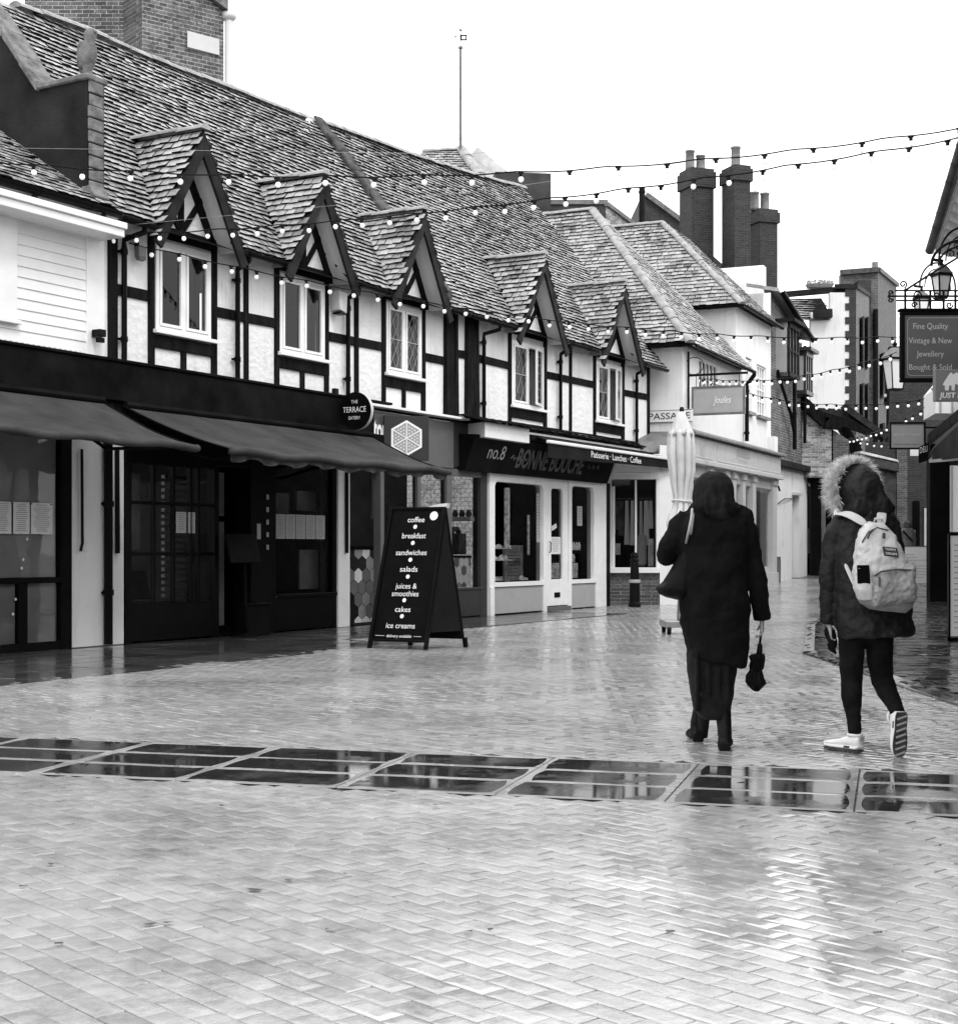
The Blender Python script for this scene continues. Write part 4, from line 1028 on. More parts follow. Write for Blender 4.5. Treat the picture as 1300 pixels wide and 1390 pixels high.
MB().quad(WQ(2.9,yb+.04,.82),WQ(3.87,yb+.04,.82),WQ(3.87,yb+.04,2.74),WQ(2.9,yb+.04,2.74)).build('pane', M['glass'], hC)
MB().quad(WQ(2.6,yb+1.4,.5),WQ(4.0,yb+1.4,.5),WQ(4.0,yb+1.4,2.9),WQ(2.6,yb+1.4,2.9)).quad(WQ(2.6,yb+.1,.8),WQ(4.0,yb+.1,.8),WQ(4.0,yb+1.4,.8),WQ(2.6,yb+1.4,.8)).build('interior', M['room'], hC)
mb = MB(); rr = random.Random(5)
for k in range(9):
    x = 2.98+k*.105; y = yb+.55+rr.uniform(-.1,.2); z0 = rr.uniform(1.2,1.7); w_ = rr.uniform(.04,.07)
    mb.hexa([WQ(x-w_,y,z0),WQ(x+w_,y,z0),WQ(x+w_,y+.05,z0),WQ(x-w_,y+.05,z0)],[WQ(x-w_*.6,y,2.3),WQ(x+w_*.6,y,2.3),WQ(x+w_*.6,y+.05,2.3),WQ(x-w_*.6,y+.05,2.3)], 0 if rr.random() < .5 else 1)
wbox(mb,2.95,3.86,yb+.5,yb+.53,2.33,2.36); wbox(mb,3.72,3.84,yb+.2,yb+.22,.84,1.45,2); wbox(mb,3.02,3.12,yb+.3,yb+.32,1.1,1.35,2)
mb.build('hanging_clothes', [M['goods'], M['roomgrey'], M['goodsl']], hC)
mb = MB(); wbox(mb,3.5,3.7,yb+.28,yb+.42,.84,1.55); mb.build('dress_form', M['roomlight'], hC, bevel=.05)
# tiled skirt between the terrace and the corner shop
a_, b_, c_, d_ = WQ(3.1,31.9,3.35), WQ(4.7,33.0,3.35), WQ(4.62,33.5,3.9), WQ(3.2,33.6,3.9)
MB().quad(a_,b_,c_,d_).build('lead_skirt', M['lead'], hC)

s = fthing(C, 'street_name_plate', 'white street name plate reading PASSAGE on the white wall above the folded parasol', 'sign', None, -.025, .36, 4.11)
MB().box(-.012,.0,-.62,.5,0,.29).build('plate', M['white'], s, bevel=.003)
mb = MB(); mb.box(-.015,-.01,-.6,.48,.005,.018); mb.box(-.015,-.01,-.6,.48,.272,.285); mb.build('border', M['black'], s)
text('lettering', 'PASSAGE', (-.014,-.06,.08), (0,-1,0), (0,0,1), .145, M['black'], s, .98, .003)
s = fthing(C, 'hanging_sign', 'grey hanging shop sign with thin white script on an iron bracket', 'sign', None, .35, -.12, 4.3)
MB().box(-.03,.03,-1.22,-.02,.0,.62).build('board', M['greypaint'], s, bevel=.006)
mb = MB()
for a, b, c, d in ((-1.24,0,-.02,.03),(-1.24,0,.59,.64),(-1.24,-1.2,.03,.59),(-.05,0,.03,.59)): mb.box(-.045,.045,a,b,c,d)
mb.build('frame', M['lead'], s, bevel=.005)
text('lettering', 'Joules', (-.035,-.72,.24), (0,-1,0), (0,0,1), .16, M['lit'], s, .42, .003, shear=.3)
mb = MB(); mb.box(-.02,.02,-1.3,.06,.88,.93); mb.box(-.02,.02,.06,.10,.1,1.45); mb.bar((0,-.1,.63),(0,-.1,.9),.012,.012); mb.bar((0,-1.1,.63),(0,-1.1,.9),.012,.012)
mb.tube([(0,-.05+.22*math.cos(t),1.12+.2*math.sin(t)) for t in [k*.5 for k in range(12)]], .01, 6); mb.build('bracket', M['iron'], s)

# D: taller white house right behind, same street line
hD = fthing(C, 'white_house', 'taller white house with hipped tile roof and sash windows behind the corner shop', 'house')
mb = MB(); wall_holes(mb, 5.15, 9.0, 3.0, 7.75, [(6.15,6.8,4.9,6.35),(7.35,8.45,4.95,6.3)], .1, .12); mb.quad((5.15,.1,3),(5.15,8,3),(5.15,8,7.75),(5.15,.1,7.75)); mb.quad((9.0,.1,0),(9.0,6,0),(9.0,6,8.5),(9.0,.1,8.5)); mb.box(8.6,9.0,-.10,.12,3.9,4.4)
mb.build('wall', M['render'], hD)
for a, b in ((6.15,6.8),(7.35,8.45)):
    mb = MB(); mb.box(a,b,.15,.19,4.9,4.98); mb.box(a,b,.15,.19,6.25,6.32); n = 4
    for i in range(n+1): mb.box(a+(b-a-.05)*i/n,a+(b-a-.05)*i/n+.05,.152,.188,4.98,6.25)
    for i in range(1,4): mb.box(a,b,.154,.186,4.98+i*.32,5.01+i*.32)
    f = mb.build('window', M['white'], hD); MB().quad((a,.2,4.9),(b,.2,4.9),(b,.2,6.32),(a,.2,6.32)).build('pane', M['roomgrey'], f); MB().box(a-.06,b+.06,-.02,.15,4.82,4.9).build('sill', M['lead'], f)
ez, ew, s2 = 7.55, -.15, 1.0
e0, e1 = (4.85, ew, ez), (9.1, ew, ez); ap = (6.7, 2.55, ez+2.7*s2); apl = (6.7, 8, ap[2])
tile_roof([(4.85,8,ez), e0, ap, apl], (0,1,0), 'roof', hD, M['tile2'], .13, .18); tile_roof([e0, e1, (9.1,2.5,ap[2]), ap], (1,0,0), 'roof', hD, M['tile2'], .13, .18, .018, butt=.012)
ridge_run(e0, ap, 'hip_tiles', hD, M['ridge'], .12, .42); ridge_run(ap, apl, 'ridge_tiles', hD, M['ridge'], .12)
gutter(hD, (4.85,ew-.06,ez-.04), (9.1,ew-.06,ez-.04), .07); gutter(hD, (4.79,8,ez-.04), (4.79,-.2,ez-.04), .07)
MB().quad((4.85,ew,ez-.02),(9.1,ew,ez-.02),(9.1,.2,ez),(4.85,.2,ez)).quad((4.85,ew,ez-.02),(4.85,8,ez-.02),(5.2,8,ez),(5.2,ew,ez)).build('soffit_board', M['timber'], hD)
MB().box(9.0,9.3,.3,4.5,6,9.3).build('rendered_parapet', M['render'], hD, bevel=.02)

# helper: things that stand square to the viewer far behind
def flat(name, label, cat, px, py, Y, group=None):
    return thing(name, label, cat, Vector(((px-CX)/F*Y, Y, 0)), 0, group)
def pxz(py, Y): return H+(HY-py)/F*Y
def pxx(px, Y, t): return (px-CX)/F*Y - t.location.x
def chimney(label, x0, x1, ytop, ybot, Y, pots, mat='brickdd', dp=.8, band=.55, rz=.35):
    t = flat('chimney_stack', label, 'chimney', (x0+x1)/2, 0, Y, 'chimney stacks on the skyline'); t.rotation_euler.z = rz
    hw = (x1-x0)/2/F*Y*.74; zt, zb_ = pxz(ytop, Y), pxz(ybot, Y)
    t.location.z = zb_; hgt = zt-zb_
    MB().box(-hw,hw,-dp/2,dp/2,0,hgt-band).build('shaft', M[mat], t, bevel=.01)
    MB().box(-hw-.06,hw+.06,-dp/2-.06,dp/2+.06,hgt-band,hgt-.10).box(-hw-.01,hw+.01,-dp/2-.01,dp/2+.01,hgt-.10,hgt).build('cap', M[mat], t, bevel=.012)
    for px, ph in pots:
        x = (px-(x0+x1)/2)/F*Y; r = .145
        MB().lathe([(r*1.05,0),(r,.1),(r*.92,ph*.9),(r*1.08,ph*.92),(r*1.08,ph),(r*.8,ph),(r*.7,ph*.8)], (x,0,hgt), 14).build('chimney_pot', M['pot'], t, smooth=True)
    return t
chimney('broad brick chimney stack with two clay pots, left of the three on the skyline', 922, 968, 232, 400, 47, [(935,.62),(951,.5)], band=.62)
chimney('tallest slim brick chimney stack with a single clay pot on the skyline', 982, 1015, 228, 410, 46, [(998,.65)], band=.5)
chimney('lower brick chimney stack with two clay pots, right of the three on the skyline', 1015, 1053, 287, 420, 48, [(1022,.6),(1038,.6)], band=.45)
# brick blocks and gables behind the terrace roofs
def block(name, label, cat, x0, x1, yt, yb_, Y, dp, mat, cap=None, rz=0.0, side=None):
    t = flat(name, label, cat, x0, 0, Y); t.rotation_euler.z = rz; L = (x1-x0)/F*Y/max(.3, math.cos(rz)); zb_ = pxz(yb_, Y); zt = pxz(yt, Y); t.location.z = zb_
    MB().box(0,L,0,dp,0,zt-zb_).build('wall', M[mat], t)
    if cap: MB().box(-.06,L+.06,-.06,dp+.06,zt-zb_,zt-zb_+.14).build('coping', M[cap], t, bevel=.01)
    return t
t = block('tarred_stack', 'broad black flat-topped chimney block behind the terrace ridge', 'chimney', 672, 748, 233, 330, 40, 1.0, 'darkwall', None, .12)
MB().box(1.3,1.44,.1,.2,.2,1.9).build('flue_pipe', M['iron'], t)
t = block('brick_parapet_house', 'flat-topped brick building with pale speckled bricks behind the corner shop roof', 'building', 742, 822, 278, 360, 42.5, .8, 'darkwall', 'lead', .0)
L = .0
x0_ = (822-742)/F*42.5
MB().hexa([(x0_,0,-1),(x0_+.02,0,-1),(x0_+2.0,5,-1),(x0_,5,-1)],[(x0_,0,1.7),(x0_+.02,0,1.7),(x0_+2.0,5,1.7),(x0_,5,1.7)]).build('side_wall', M['brickp'], t)
MB().hexa([(x0_-.05,-.05,1.7),(x0_+.07,-.05,1.7),(x0_+2.1,5,1.7),(x0_-.05,5,1.7)],[(x0_-.05,-.05,1.82),(x0_+.07,-.05,1.82),(x0_+2.1,5,1.82),(x0_-.05,5,1.82)]).build('coping', M['lead'], t)
t = flat('vent_pipe', 'black vent pipe rising in front of the speckled brick parapet', 'pipe', 871, 0, 42.0); t.location.z = 8.6
MB().tube([(0,0,0),(0,0,pxz(255,42)-8.6)], .085, 10).lathe([(.1,0),(.1,.06)], (0,0,pxz(255,42)-8.75), 10).build('shaft', M['iron'], t)
t = flat('brick_gable_house', 'dark brick gable house between the vent pipe and the chimneys', 'house', 873, 0, 52)
P = lambda px, py, dy=0: Vector((pxx(px,52,t), dy, pxz(py,52)))
MB().prism([P(872,340),P(872,262),P(878,268),P(920,300),P(966,346),P(1000,376),P(1000,420),P(872,420)], (0,5,0)).build('wall', M['brickdd'], t)
MB().bar(P(876,264,-.05),P(925,300,-.05),.16,.16,(0,1,0)).build('coping', M['stone'], t)
MB().prism([P(888,358,-.3),P(905,325,-.3),P(935,338,-.3),P(935,366,-.3)], (0,.3,0)).build('lower_gable', M['brickw'], t)
# upper-left brick tower
t = flat('brick_tower', 'tall weathered brick chimney tower above the ridge at top left', 'tower', 20, 0, 27)
Q = lambda px, py, dy=0.0: Vector((pxx(px,27+dy,t)*1.0, dy, H+(HY-py)/F*(27+dy)))
mb = MB(); mb.box(Q(20,0).x, Q(158,0).x, .6, 3.2, 6.5, 13.5); mb.build('back_wall', M['brickm'], t)
mb = MB(); xa, xb, xc = Q(157,0).x, Q(193,0).x, Q(303,0,0.0).x
mb.quad((xa,.6,6.5),(xb,0,6.5),(xb,0,13.5),(xa,.6,13.5)); mb.build('side_wall', M['brickd'], t)
mb = MB(); zt0 = pxz(0,27)+.15; zt1 = pxz(22,28)
mb.hexa([(xb,0,6.5),(Q(304,0,1.0).x,1.0,6.5),(Q(285,0,3.5).x,3.5,6.5),(xb,3.2,6.5)],[(xb,0,zt0+.9),(Q(304,0,1.0).x,1.0,zt0),(Q(285,0,3.5).x,3.5,zt0),(xb,3.2,zt0+.9)]); mb.build('front_wall', M['brickm'], t)
cx_ = Q(304,0,1.0).x
MB().hexa([(xb-.1,-.1,zt0+.9),(cx_+.1,.9,zt0),(Q(285,0,3.5).x,3.6,zt0),(xb-.1,3.3,zt0+.9)],[(xb-.1,-.1,zt0+1.1),(cx_+.1,.9,zt0+.2),(Q(285,0,3.5).x,3.6,zt0+.2),(xb-.1,3.3,zt0+1.1)]).build('coping', M['stone'], t)
MB().tube([(cx_+.09,1.05,7),(cx_+.09,1.05,zt0-.1)], .085, 12).lathe([(.09,0),(.14,.05),(.14,.14)], (cx_+.09,1.05,zt0-.15), 12).lathe([(.11,0),(.11,.1)], (cx_+.09,1.05,9.2), 12).build('downpipe', M['cream'], t, smooth=True)
pp = Vector((Q(285,0,.8).x, .8, pxz(58,27.8)))
MB().hexa([pp+Vector((-.35,-.36,-.2)),pp+Vector((.16,.09,-.2)),pp+Vector((.16,.2,-.2)),pp+Vector((-.35,0,-.2))],[pp+Vector((-.35,-.36,.1)),pp+Vector((.16,.09,.1)),pp+Vector((.16,.2,.1)),pp+Vector((-.35,0,.1))]).build('cement_patch', M['cream'], t)
# far pyramid roof with the weather vane
t = flat('hipped_roof_house', 'distant hipped tile roof peeking over the terrace ridge', 'house', 625, 0, 44)
V = lambda px, py, dy=0.0: Vector((pxx(px,44,t)*(44+dy)/44, dy, H+(HY-py)/F*(44+dy)))
tile_roof([V(540,290,0),V(690,290,0),V(625,203,2.6),V(572,206,2.6)], (1,0,0), 'roof', t, M['tile2'], .14, .19)
MB().poly([V(690,290,0),V(790,300,3),V(625,203,2.6)]).build('side_slope', M['tile2'], t); ridge_run(V(690,290,0),V(625,202,2.6),'hip_tiles',t,M['ridge'],.2,.5); ridge_run(V(572,205,2.6),V(627,202,2.6),'ridge_tiles',t,M['ridge'],.14,.5)
MB().bar(V(640,208,2.7),V(705,262,2.2),.5,.1,(0,1,0)).build('verge', M['coping'], t)
v = flat('weather_vane', 'thin tall pole with a small flag vane against the white sky', 'weather vane', 625, 0, 46.4); v.location.z = pxz(204,46.4)
zz = lambda py: pxz(py,46.4)-v.location.z
MB().tube([(0,0,-.6),(0,0,zz(64))], [.055,.04], 8).lathe([(.07,0),(.07,.06)], (0,0,zz(66)), 8).build('pole', M['lead'], v)
MB().tube([(0,0,zz(64)),(0,0,zz(40))], .014, 6).lathe([(.0,0),(.05,.05),(.0,.1)], (0,0,zz(43)), 8).tube([(-.16,0,zz(50)),(0,0,zz(50))],.012,6).lathe([(.0,-.04),(.04,0),(.0,.04)], (-.16,0,zz(50)), 6).build('spindle', M['iron'], v)
mb = MB(); a, b, c, d = 0, .2, zz(55), zz(47)
mb.box(a,b,-.008,.008,c,c+.045); mb.box(a,b,-.008,.008,d-.045,d); mb.box(a,a+.045,-.008,.008,c+.045,d-.045); mb.box(b-.045,b,-.008,.008,c+.045,d-.045); mb.build('flag', M['iron'], v)

# E: brick house with bay windows beyond the white house, and the yard shop below it
hE = fthing(C, 'brick_house', 'brick house with projecting upper windows and a sloping eave beyond the white house', 'house')
mb = MB(); mb.poly([(9.02,.12,3.0),(13.2,.12,3.0),(13.2,.12,7.75),(9.02,.12,8.6)]); mb.quad((13.2,.12,3),(13.2,5,3),(13.2,5,7.7),(13.2,.12,7.7)); mb.build('wall', M['brickm'], hE)
MB().hexa([(9.0,-.12,8.52),(13.3,-.12,7.66),(13.3,.8,7.86),(9.0,.8,8.72)],[(9.0,-.12,8.62),(13.3,-.12,7.76),(13.3,.8,7.96),(9.0,.8,8.82)]).build('roof', M['tile2'], hE)
gutter(hE, (9.0,-.2,8.55), (13.3,-.2,7.70), .09)
for a, b, c, d in ((9.7,11.0,6.2,7.75),(11.9,12.9,5.9,7.2)):
    mb = MB(); mb.box(a,b,-.3,.12,c,c+.12); mb.box(a,b,-.3,.12,d-.15,d); n = 3
    for i in range(n+1): mb.box(a+(b-a-.09)*i/n,a+(b-a-.09)*i/n+.09,-.28,-.2,c+.12,d-.15)
    mb.box(a,b,-.27,-.21,(c+d)/2-.04,(c+d)/2+.04); mb.box(a-.1,b+.1,-.45,.12,d,d+.1)
    f = mb.build('window', M['dgrey'] if a > 11 else M['timberh'], hE); MB().quad((a,-.22,c),(b,-.22,c),(b,-.22,d),(a,-.22,d)).quad((a,-.22,c),(a,.12,c),(a,.12,d),(a,-.22,d)).build('pane', M['greypaint'], f)
pipe(hE, 11.4, -.05, 4.2, 7.6, None, .06); pipe(hE, 13.05, -.0, 4.5, 7.5, None, .05)
MB().tube([(9.2,-.05,6.3),(9.6,-.05,6.0),(10.9,-.05,5.2),(11.4,-.05,4.6)], .05, 8).build('waste_pipe', M['black'], hE)
# brick gable wall of the yard with a sloping black coping
t = flat('yard_gable_wall', 'patchy whitewashed brick gable wall with a sloping black verge board', 'wall', 1046, 0, 45.6)
P = lambda px, py, dy=0.0: Vector((pxx(px,45.6,t), dy, pxz(py,45.6)))
MB().prism([P(1040,648),P(1040,500),P(1050,512),P(1118,580),P(1130,582),P(1130,648)], (0,.3,0)).build('wall', M['brickp'], t)
MB().bar(P(1046,508,-.1),P(1118,574,-.1),.32,.28,(0,1,0)).bar(P(1117,574,-.1),P(1140,577,-.1),.32,.28,(0,1,0)).build('verge_board', M['timber'], t)
MB().prism([P(1128,582),P(1152,598),P(1152,648),P(1128,648)], (0,.3,0)).build('return_wall', M['brickd'], t)
# low white shop wall with a narrow door
hW = fthing(C, 'white_yard_wall', 'stained white rendered wall with a narrow weathered door', 'wall')
mb = MB(); wall_holes(mb, 9.0, 13.75, -.1, 3.62, [(11.65,12.55,.2,2.86)], .08, .3); mb.quad((13.75,.08,-.1),(13.75,2,-.1),(13.75,2,3.62),(13.75,.08,3.62)); mb.build('wall', M['oldrender'], hW)
MB().box(9.0,13.9,-.12,2.2,3.62,3.80).build('lead_flat_roof', M['timberh'], hW, bevel=.01)
d = MB().box(11.65,12.55,.25,.3,.2,2.86).build('door', M['cream'], hW); MB().box(11.62,12.6,-.02,.1,2.86,2.94).build('lintel', M['cream'], hW); MB().lathe([(.05,0),(.05,.05)], (11.75,.22,1.45), 8).build('handle', M['iron'], d)
MB().box(11.66,11.82,.2,.25,.2,2.86).build('door_post', M['timberh'], hW)
MB().box(9.15,9.55,-.06,.06,.22,1.02).build('grey_vent', M['mgrey'], hW)
mb = MB(); mb.tube([(9.6,.05,3.1),(9.6,-.02,2.9)], .03, 6); mb.tube([(9.7,.05,2.55),(10.3,.0,2.7),(11.6,.05,2.75)], .015, 6); mb.build('cable', M['iron'], hW)
def shrub(label, loc, n, r, hgt, group=None, leaf=.06, seed=1, mat='leaf', nm='potted_plant'):
    t = thing(nm, label, 'plant', loc, 0, group); q = random.Random(seed)
    MB().lathe([(.12,0),(.17,.24),(.19,.26),(.15,.26)], (0,0,0), 14).build('pot', M['pot'], t)
    mb = MB(); ml = MB()
    for k in range(n):
        a = q.uniform(0,6.28); l = q.uniform(.3,1)*hgt; sp = q.uniform(.1,1)*r
        p0 = Vector((0,0,.22)); p2 = Vector((math.cos(a)*sp, math.sin(a)*sp, .22+l)); p1 = (p0+p2)/2+Vector((0,0,l*.2))
        mb.tube([p0,p1,p2], .006, 5)
        for j in range(14):
            c = p0.lerp(p2, q.uniform(.25,1.05))+Vector((q.uniform(-.1,.1),q.uniform(-.1,.1),q.uniform(-.08,.08))); d1 = Vector((q.uniform(-1,1),q.uniform(-1,1),q.uniform(-.5,1))).normalized()*leaf; d2 = d1.orthogonal().normalized()*leaf*.4
            ml.quad(c-d1,c+d2,c+d1,c-d2)
    mb.build('stem', M['timberh'], t); ml.build('foliage', M[mat], t); return t
p = C.world(10.6,.9,3.80); shrub('dark straggly potted plant on the flat roof by the brick gable', p, 16, .5, .75, 'plants on the flat roof', .07, 2)
p = C.world(12.6,1.0,3.80); shrub('lower bushy potted plant on the flat roof further from the white house', p, 14, .55, .5, 'plants on the flat roof', .07, 4)
# dark shopfront beyond, with porch roof
hS = fthing(C, 'dark_shop', 'dark shopfront with black posts beyond the stained white wall', 'shop')
mb = MB(); mb.box(13.8,14.5,-.35,.0,.0,4.35); mb.box(13.8,24,.1,.3,3.2,4.3); mb.box(16.2,16.6,-.2,.1,.2,3.3); mb.box(19.8,20.3,-.2,.1,.2,3.3); mb.box(14.5,24,.05,.25,.2,1.0); mb.build('shopfront', M['black'], hS, bevel=.02)
MB().quad((14.5,.22,1),(24,.22,1),(24,.22,3.3),(14.5,.22,3.3)).build('pane', M['glass'], hS); MB().quad((14.3,1.5,.3),(24,1.5,.3),(24,1.5,4.3),(14.3,1.5,4.3)).build('interior', M['room'], hS)
mb = MB(); mb.box(14.6,16.0,-.05,.05,3.35,4.15); mb.build('sign_panel', M['cream'], hS)
mb = MB(); rr = random.Random(8)
for k in range(10): a = rr.uniform(14.7,15.8); z = rr.uniform(3.4,4.0); mb.box(a,a+rr.uniform(.05,.25),-.065,-.05,z,z+rr.uniform(.04,.12))
mb.build('sign_marks', M['goods'], hS)
mb = MB(); mb.box(14.6,15.0,.0,.1,.9,2.6); mb.box(15.1,15.5,.3,.35,1.1,1.9); mb.build('window_display', M['roomgrey'], hS)
t = flat('porch_roof', 'dark bracketed porch roof projecting over the dark shopfront', 'porch', 1100, 0, 48.5)
P = lambda px, py, dy=0.0: Vector((pxx(px,48.5,t), dy, pxz(py,48.5)))
MB().hexa([P(1098,563),P(1142,562),P(1178,603,-1.5),P(1132,585,-1.5)],[P(1098,553),P(1142,555),P(1184,598,-1.5),P(1134,574,-1.5)]).build('roof', M['timber'], t)
MB().bar(P(1142,553,-.2),P(1186,600,-1.6),.2,.16,(0,1,0)).build('verge', M['timberh'], t); MB().bar(P(1140,575),P(1178,640),.3,.3).bar(P(1120,600),P(1165,610),.4,.5).build('bracket', M['timber'], t)
t = flat('shop_canopy', 'small lead-covered shop canopy with pale top over the dark shop', 'canopy', 1165, 0, 47)
P = lambda px, py, dy=0.0: Vector((pxx(px,47,t), dy, pxz(py,47)))
MB().hexa([P(1166,632),P(1220,642),P(1220,634,1.2),P(1168,622,1.2)],[P(1166,616),P(1220,628),P(1218,622,1.2),P(1170,612,1.2)]).build('roof', M['goods'], t, bevel=.05); MB().hexa([P(1166,616,-.03),P(1220,628,-.03),P(1218,622,1.2),P(1170,612,1.2)],[P(1168,612,-.0),P(1218,624,-.0),P(1216,620,1.2),P(1172,610,1.2)]).build('pale_top', M['coping'], t, bevel=.03)  # pale sheet over the darker canopy
MB().box(P(1172,0).x,P(1218,0).x,.2,1.0,pxz(760,47),pxz(636,47)).build('shopfront', M['goods'], t)

# F: white gable with brick quoins, and the taller brick blocks behind
t = flat('white_gable_house', 'white rendered gable with toothed brick quoins and a brick side wall', 'house', 1061, 0, 54)
P = lambda px, py, dy=0.0: Vector((pxx(px,54,t), dy, pxz(py,54)))
MB().prism([P(1100,640),P(1100,424),P(1126,424),P(1126,397),P(1153,397),P(1153,640)], (0,.3,0)).build('wall', M['oldrender'], t)
mb = MB(); z0, z1 = pxz(590,54), pxz(393,54); n = 21
for i in range(n):
    a = z0+(z1-z0)*i/n; b = z0+(z1-z0)*(i+1)/n
    mb.box(P(1152 if i % 2 else 1146.5,0).x, P(1161,0).x, -.03, .3, a, b)
mb.build('quoins', M['brickdd'], t)
mb = MB(); q0, q1 = P(1161,0), P(1180,0,9); x1 = pxx(1179,63,t)/1.0
x1 = (1179-CX)/F*63-t.location.x
mb.quad((q0.x,0,.3),(x1,9,.3),(x1,9,pxz(402,63)),(q0.x,0,pxz(390,54))); mb.build('side_wall', M['brickm'], t)
MB().hexa([(q0.x-.8,-.08,pxz(392,54)),(q0.x+.05,-.08,pxz(392,54)),(x1+.05,9,pxz(403,63)),(x1-.8,9,pxz(403,63))],[(q0.x-.8,-.08,pxz(386,54)),(q0.x+.05,-.08,pxz(386,54)),(x1+.05,9,pxz(398,63)),(x1-.8,9,pxz(398,63))]).build('coping', M['timberh'], t)
for (y, a, b) in ((2.5,490,430),(6,492,436)):
    Yw = 54+y; f_ = y/9; xx = q0.x+(x1-q0.x)*f_
    for (c, d) in ((500,432),(580,522)):
        f = MB().hexa([(xx-.02,y-.5,pxz(c,Yw)),(xx+.05,y-.5,pxz(c,Yw)),(xx+.05+.12,y+.5,pxz(c,Yw)),(xx-.02,y+.5,pxz(c,Yw))],[(xx-.02,y-.5,pxz(d,Yw)),(xx+.05,y-.5,pxz(d,Yw)),(xx+.05+.12,y+.5,pxz(d,Yw)),(xx-.02,y+.5,pxz(d,Yw))]).build('window', M['goods'], t)
tile_roof([P(1060,436,-.1),P(1128,432,-.1),P(1128,394,1.6),P(1060,396,1.6)], (1,0,0), 'roof', t, M['tile2'], .22, .22, .05)
MB().bar(P(1062,392,1.4),P(1150,391,.2),.2,.22,(0,1,0)).bar(P(1101,428,-.3),P(1126,427,-.3),.3,.2,(0,1,0)).build('ridge_coping', M['timberh'], t)
b = flat('roof_planter', 'planter of trailing plants on the roof above the white gable', 'planter', 1112, 0, 55); b.location.z = pxz(391,55)
MB().hexa([(-.42,-.2,0),(.42,-.2,0),(.42,.2,0),(-.42,.2,0)],[(-.5,-.22,.14),(.5,-.22,.14),(.5,.22,.14),(-.5,.22,.14)]).build('trough', M['lead'], b)
ml = MB(); q = random.Random(9)
for k in range(260):
    c = Vector((q.uniform(-.5,.5),q.uniform(-.2,.2),.1+q.uniform(0,.2))); d1 = Vector((q.uniform(-1,1),q.uniform(-1,1),q.uniform(-.5,1))).normalized()*.06; d2 = d1.orthogonal().normalized()*.03; ml.quad(c-d1,c+d2,c+d1,c-d2)
ml.build('foliage', M['greypaint'], b)
t = flat('tall_brick_building', 'tall flat-topped brick building closing the view above the alley', 'building', 1141, 0, 66)
P = lambda px, py, dy=0.0: Vector(((px-CX)/F*(66+dy)-t.location.x, dy, H+(HY-py)/F*(66+dy)))
MB().prism([P(1141,640),P(1141,372),P(1191,368),P(1191,640)], (0,.4,0)).build('wall', M['brickd'], t)
a, c = P(1191,0), P(1216,0,14)
MB().quad((a.x,0,.3),(c.x,14,.3),(c.x,14,pxz(389,80)),(a.x,0,pxz(368,66))).build('side_wall', M['brickd'], t)
MB().bar(P(1140,370,-.1),P(1192,366,-.1),.22,.2,(0,1,0)).bar(P(1191,366),P(1217,387,14),.22,.2).build('coping', M['goods'], t)
MB().box(P(1160,0).x,P(1177,0).x,-.6,0,pxz(470,66),pxz(384,66)).build('chimney_breast', M['brickdd'], t); MB().tube([P(1187,368),P(1187,356)], .14, 8).box(P(1181,0).x,P(1190,0).x,0,.8,pxz(368,66),pxz(363,66)).build('chimney_pot', M['pot'], t)
for y in (1.5,4.5,8,11.5):
    f_ = y/14; xx = a.x+(c.x-a.x)*f_; Yw = 66+y
    for z0, z1 in ((5.2,7.0),(8.3,10.2)):
        f = MB().hexa([(xx-.03,y-.6,z0),(xx+.06,y-.6,z0),(xx+.16,y+.6,z0),(xx-.03,y+.6,z0)],[(xx-.03,y-.6,z1),(xx+.06,y-.6,z1),(xx+.16,y+.6,z1),(xx-.03,y+.6,z1)]).build('window', M['goods'], t); MB().hexa([(xx-.03,y-.7,z0-.12),(xx+.15,y-.7,z0-.12),(xx+.25,y+.7,z0-.12),(xx-.03,y+.7,z0-.12)],[(xx-.03,y-.7,z0),(xx+.15,y-.7,z0),(xx+.25,y+.7,z0),(xx-.03,y+.7,z0)]).build('sill', M['cream'], f)
MB().tube([P(1188,640,-.2),P(1188,420,-.2)], .12, 8).build('downpipe', M['iron'], t)
# dark brick wall closing the alley
t = flat('alley_wall', 'dark brick wall with a black doorway closing the alley behind the far walker', 'wall', 1150, 0, 60)
P = lambda px, py, dy=0.0: Vector((pxx(px,60,t), dy, pxz(py,60)))
mb = MB(); mb.prism([P(1150,775),P(1150,600),P(1205,600),P(1208,470),P(1300,470),P(1300,775)], (0,.4,0)); mb.build('wall', M['brickdd'], t)
MB().box(P(1238,0).x,P(1247,0).x,-.06,0,pxz(775,60),pxz(680,60)).build('door', M['black'], t); MB().box(P(1216,0).x,P(1230,0).x,-.08,0,pxz(775,60),pxz(590,60)).build('pier', M['brickd'], t)
MB().box(P(1253,0).x,P(1256,0).x,-.08,0,pxz(775,60),pxz(690,60)).build('door_post', M['cream'], t)

